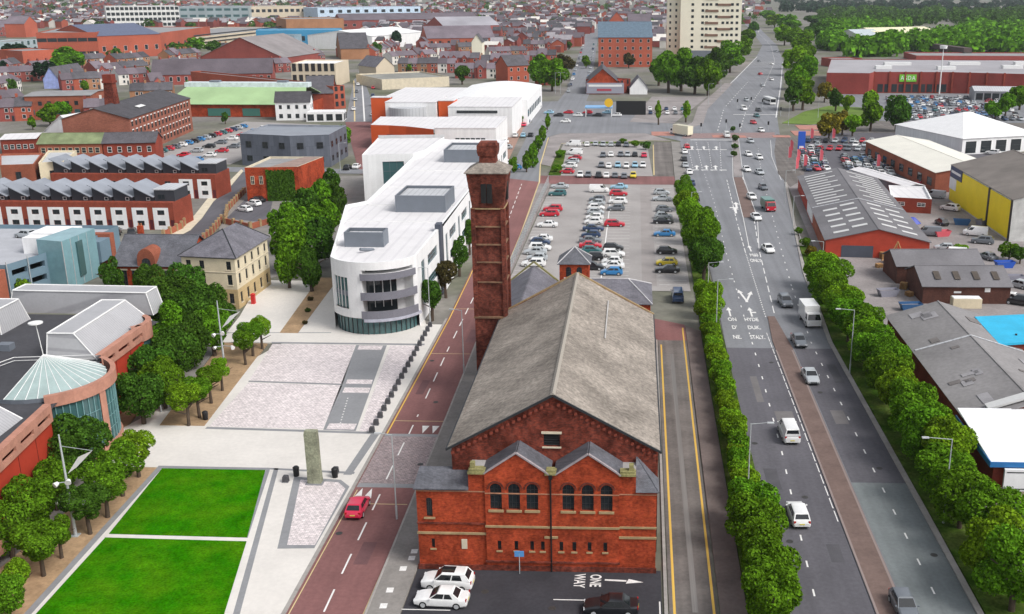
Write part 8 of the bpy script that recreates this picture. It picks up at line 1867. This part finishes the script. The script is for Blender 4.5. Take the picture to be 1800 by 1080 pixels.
x, y = g(1651, 165); r = thing('floodlight_mast', 'very tall floodlight mast in the supermarket car park', 'mast', (x, y, 0)); hh = zat(x, y, 82); MB().tube((0, 0, 0), (0, 0, hh), 0.35, 0.2, 8).build('pole', FRAMEW, r); MB().cyl(0, 0, hh - 1, hh + .4, 1.7, 1.9, 10).build('lamp_ring', FRAMEW, r)
# blue sign before the brick front
r = thing('blue_sign', 'small blue sign on a thin post before the brick front', 'sign', (-9.8, 81.5, 0)); MB().tube((0, 0, 0), (0, 0, 2.0), .04).build('post', STEEL, r); MB().box(-.42, .42, -.03, .03, 1.7, 2.25).build('plate', flat('sign_blue', (0.10, 0.30, 0.62)), r)
# fence along the car park
F = thing('car_park_fence', 'grey mesh fence on a low wall between red street and car park', 'fence', (-22.35, 165, 0)); MB().box(-.15, .15, 0, 106, -.05, 0.55).build('low_wall', CONC, F)
pm_ = MB().box(-.05, .05, -.05, .05, .5, 2.6).mesh('post'); pm_.materials.append(STEEL)
for k in range(37): place('post', pm_, F, (0, k * 2.9, 0))
for z in (1.0, 1.5, 2.0, 2.5): MB().tube((0, 0, z), (0, 106, z), 0.03, n=4).build('rail', STEEL, F)
W_ = thing('railing', 'dark railing along the wall left of the brick hall', 'fence', (-18.7, 91, 0.1))
for k in range(14): MB().box(-.04, .04, -.04, .04, 0, 1.3).build('post', FRAMED, W_, (0.02 * k, 2.6 * k, 0))
for z in (0.5, 1.25): MB().tube((0, 0, z), (0.3, 34, z), 0.03, n=4).build('rail', FRAMED, W_)
# timber yard
WOOD = mat('pallet_wood', (0.46, 0.27, 0.12), 0.9, 0.25, 1.0)
rd = random.Random(5); plank = MB().box(-.6, .6, -.06, .06, 0, .03).mesh('plank'); plank.materials.append(WOOD); bear = MB().box(-.05, .05, -.5, .5, 0, .1).mesh('bearer'); bear.materials.append(WOOD)
def pallet_stack(x, y, n, rz, label):
    r = thing('pallet_stack', label, 'pallets', (x, y, -0.03), rz, 'pallet stacks in the timber yard')
    for i in range(n):
        for bx in (-.5, 0, .5): place('bearer', bear, r, (bx, 0, i * .15), 0)
        for q in range(5): place('plank', plank, r, (rd.uniform(-.02, .02), -.44 + q * .22, i * .15 + .1), rd.uniform(-.02, .02))
    return r
for i, (px, py, n) in enumerate([(1552, 455, 9), (1562, 462, 12), (1570, 452, 7), (1575, 468, 10), (1582, 495, 6), (1588, 508, 8), (1545, 470, 5), (1598, 520, 5)]):
    x, y = g(px, py); pallet_stack(x, y, n, rd.uniform(0, 3), f'stack of wooden pallets, {nth(i + 1)} from the warehouse gable in the timber yard')
x, y = g(1575, 465); r = thing('timber_tripod', 'tall A-frame of rough timber poles among the pallets', 'frame', (x, y, 0))
for a, b in (((-2, 0, 0), (0, 0, 4.4)), ((2, 0, 0), (0, 0, 4.4)), ((0, 2, 0), (0, 0, 4.4)), ((-1.3, 0, 1.6), (1.3, 0, 1.6)), ((-3, -1, 1.0), (3, 1.4, 1.4))): MB().tube(a, b, .12, .09).build('pole', WOOD, r)
x, y = g(1600, 393); r = thing('tarpaulin_pile', 'bright blue tarpaulin heap beside the brown office', 'tarpaulin', (x, y, 0)); CR = crown_mesh(3, 10, .1); mb = MB(); n = 10
mb.add([(2.4 * math.cos(6.283 * k / n) * (1 - .2 * j), 1.5 * math.sin(6.283 * k / n) * (1 - .25 * j), .45 * j + .1 * math.sin(3 * k)) for j in range(4) for k in range(n)], [(j * n + k, j * n + (k + 1) % n, (j + 1) * n + (k + 1) % n, (j + 1) * n + k) for j in range(3) for k in range(n)] + [tuple(range(30, 40))]); mb.build('sheet', flat('tarp_blue', (0.02, 0.05, 0.42), 0.5), r)
x, y = g(1551, 272); r = thing('blue_tank', 'round dark blue tank at the corner of the long white shed', 'tank', (x, y, 0)); MB().cyl(0, 0, 0, 4.4, 2.3, 2.3, 18).build('shell', flat('tank_blue', (0.03, 0.11, 0.26)), r); MB().cyl(0, 0, 4.4, 5.0, 2.3, 1.2, 18).build('lid', flat('tank_blue2', (0.05, 0.16, 0.32)), r)
# dealer flags and banners
FLR = flat('flag_red', (0.62, 0.10, 0.13), 0.7)
for i, (px, py) in enumerate([(1388, 272), (1400, 290), (1440, 290), (1398, 305), (1412, 300), (1540, 300), (1424, 250), (1462, 250), (1680, 250), (1690, 256), (1672, 246), (1385, 285)]):
    x, y = g(px, py); r = thing('flag', f'red feather banner, {nth(i + 1)} counted around the dealer forecourt', 'flag', (x, y, 0), rd.uniform(-.5, .5), 'dealer forecourt banners'); MB().tube((0, 0, 0), (0, 0, 4.6), .05, n=5).build('pole', STEEL, r)
    MB().add([(.05, 0, 1.2), (.95, .1, 1.4), (1.05, .05, 3.8), (.5, 0, 4.6), (.05, 0, 4.5), (.05, .04, 1.2), (.95, .14, 1.4), (1.05, .09, 3.8), (.5, .04, 4.6), (.05, .04, 4.5)], [(0, 1, 2, 3, 4), (9, 8, 7, 6, 5)]).build('banner', FLR, r)
x, y = g(1408, 268); r = thing('blue_totem', 'tall blue dealer totem sign beside the slip road', 'sign', (x, y, 0)); MB().box(-1.1, 1.1, -.3, .3, 0, 6.5).build('panel', flat('totem_blue', (0.02, 0.10, 0.50)), r); MB().box(-.7, .7, -.33, -.3, 1.0, 2.0).build('lettering', FRAMEW, r)
# black hoarding, yellow and blue stall by the junction lot
x, y = g(1083, 202); r = thing('black_hoarding', 'black hoarding panel on the junction sales lot', 'hoarding', (x, y, 0)); MB().box(0, 12, 0, .4, 0, 5.5).build('panel', BLACK, r); MB().box(.2, .5, .4, 1.6, 0, 5.0).build('brace', FRAMED, r)
x, y = g(1050, 206); r = thing('blue_wash_canopy', 'light blue wash canopy with round yellow sign on the junction lot', 'canopy', (x, y, 0)); MB().box(-5, 6, 0, 8, 3.4, 3.8).build('roof', flat('wash_blue', (0.20, 0.40, 0.66)), r)
for sx in (-4.6, 5.6):
    for sy in (.4, 7.6): MB().box(sx - .15, sx + .15, sy - .15, sy + .15, 0, 3.4).build('post', FRAMEW, r)
o = MB().cyl(0, 0, 0, .3, 1.7, 1.7, 16).build('yellow_sign', flat('sign_yellow', (0.75, 0.45, 0.02)), r, (4.5, -.1, 5.6)); o.rotation_euler = (math.pi / 2, 0, 0); MB().tube((4.5, .1, 3.4), (4.5, .1, 4.4), .15).build('sign_post', STEEL, r)
# park benches and people specks on the paved street
x, y = g(1800 - 25, 1062); r = thing('timber_gate', 'dark timber gate panel at the bottom right corner', 'gate', (34.6, 76.5, 0)); 
for k in range(6): MB().box(0, .06, k * .5, k * .5 + .42, 0, 1.5).build('board', mat('dark_timber', (0.05, 0.04, 0.034), 0.9), r)
MB().box(.06, .14, 0, 2.9, 1.0, 1.15).build('rail', MATS['dark_timber'], r)

# yard clutter on the right
for i, (px, py, c, rz) in enumerate([(1655, 415, 'flag_red', .3), (1690, 395, 'tank_blue', -.2), (1765, 470, 'totem_blue', .1), (1780, 495, 'billboard_grey', 0), (1560, 520, 'billboard_grey', .2), (1600, 545, 'tank_blue', .1), (1728, 395, 'billboard_grey', .6)]):
    x, y = g(px, py); r = thing('skip', f'open metal skip, {nth(i + 1)} counted around the right-hand yards', 'skip', (x, y, -0.03), rz, 'metal skips in the yards')
    MB().add([(-1.3, -.7, 0), (1.3, -.7, 0), (1.3, .7, 0), (-1.3, .7, 0), (-1.8, -.85, 1.2), (1.8, -.85, 1.2), (1.8, .85, 1.2), (-1.8, .85, 1.2)], [(0, 1, 5, 4), (1, 2, 6, 5), (2, 3, 7, 6), (3, 0, 4, 7), (0, 3, 2, 1)]).build('shell', MATS[c], r); MB().box(-1.5, 1.5, -.75, .75, .5, .8).build('rubble', CONC, r)
for i, (px, py, c, kd, hd) in enumerate([(1660, 440, 'silver', 'hatchback', 80), (1675, 452, 'white', 'van', 75), (1735, 455, 'grey', 'saloon', 20), (1790, 505, 'silver', 'hatchback', 40), (1655, 395, 'black', 'hatchback', 10), (1690, 345, 'white', 'van', 10), (1705, 352, 'silver', 'saloon', 10), (1580, 335, 'navy', 'saloon', 90), (1530, 318, 'red', 'hatchback', 90), (1780, 880 + 30, 'black', 'hatchback', 80), (1790, 960, 'grey', 'saloon', 80)]):
    x, y = g(px, py); car(kd, c, x, y, hd, f'{c} {kd}, {nth(i + 1)} of the loosely parked vehicles in the right-hand yards', 'vehicles in the right-hand yards', 1, -0.02)
# ================================================================== THIN SUMMER HAZE
mbh = MB().box(-6900, 6900, -700, 8900, -1.2, 72.0)
hm = bpy.data.materials.new('haze_air'); hm.use_nodes = True; hn = hm.node_tree.nodes
for n in list(hn): hn.remove(n)
ho = hn.new('ShaderNodeOutputMaterial'); hv = hn.new('ShaderNodeVolumePrincipled')
hv.inputs['Color'].default_value = (0.86, 0.92, 1.0, 1); hv.inputs['Density'].default_value = 0.00006; hv.inputs['Anisotropy'].default_value = 0.2
hm.node_tree.links.new(hv.outputs[0], ho.inputs['Volume'])
tag(mbh.build('haze', hm), 'faint pale haze in the air over the town', 'haze', None, 'stuff')
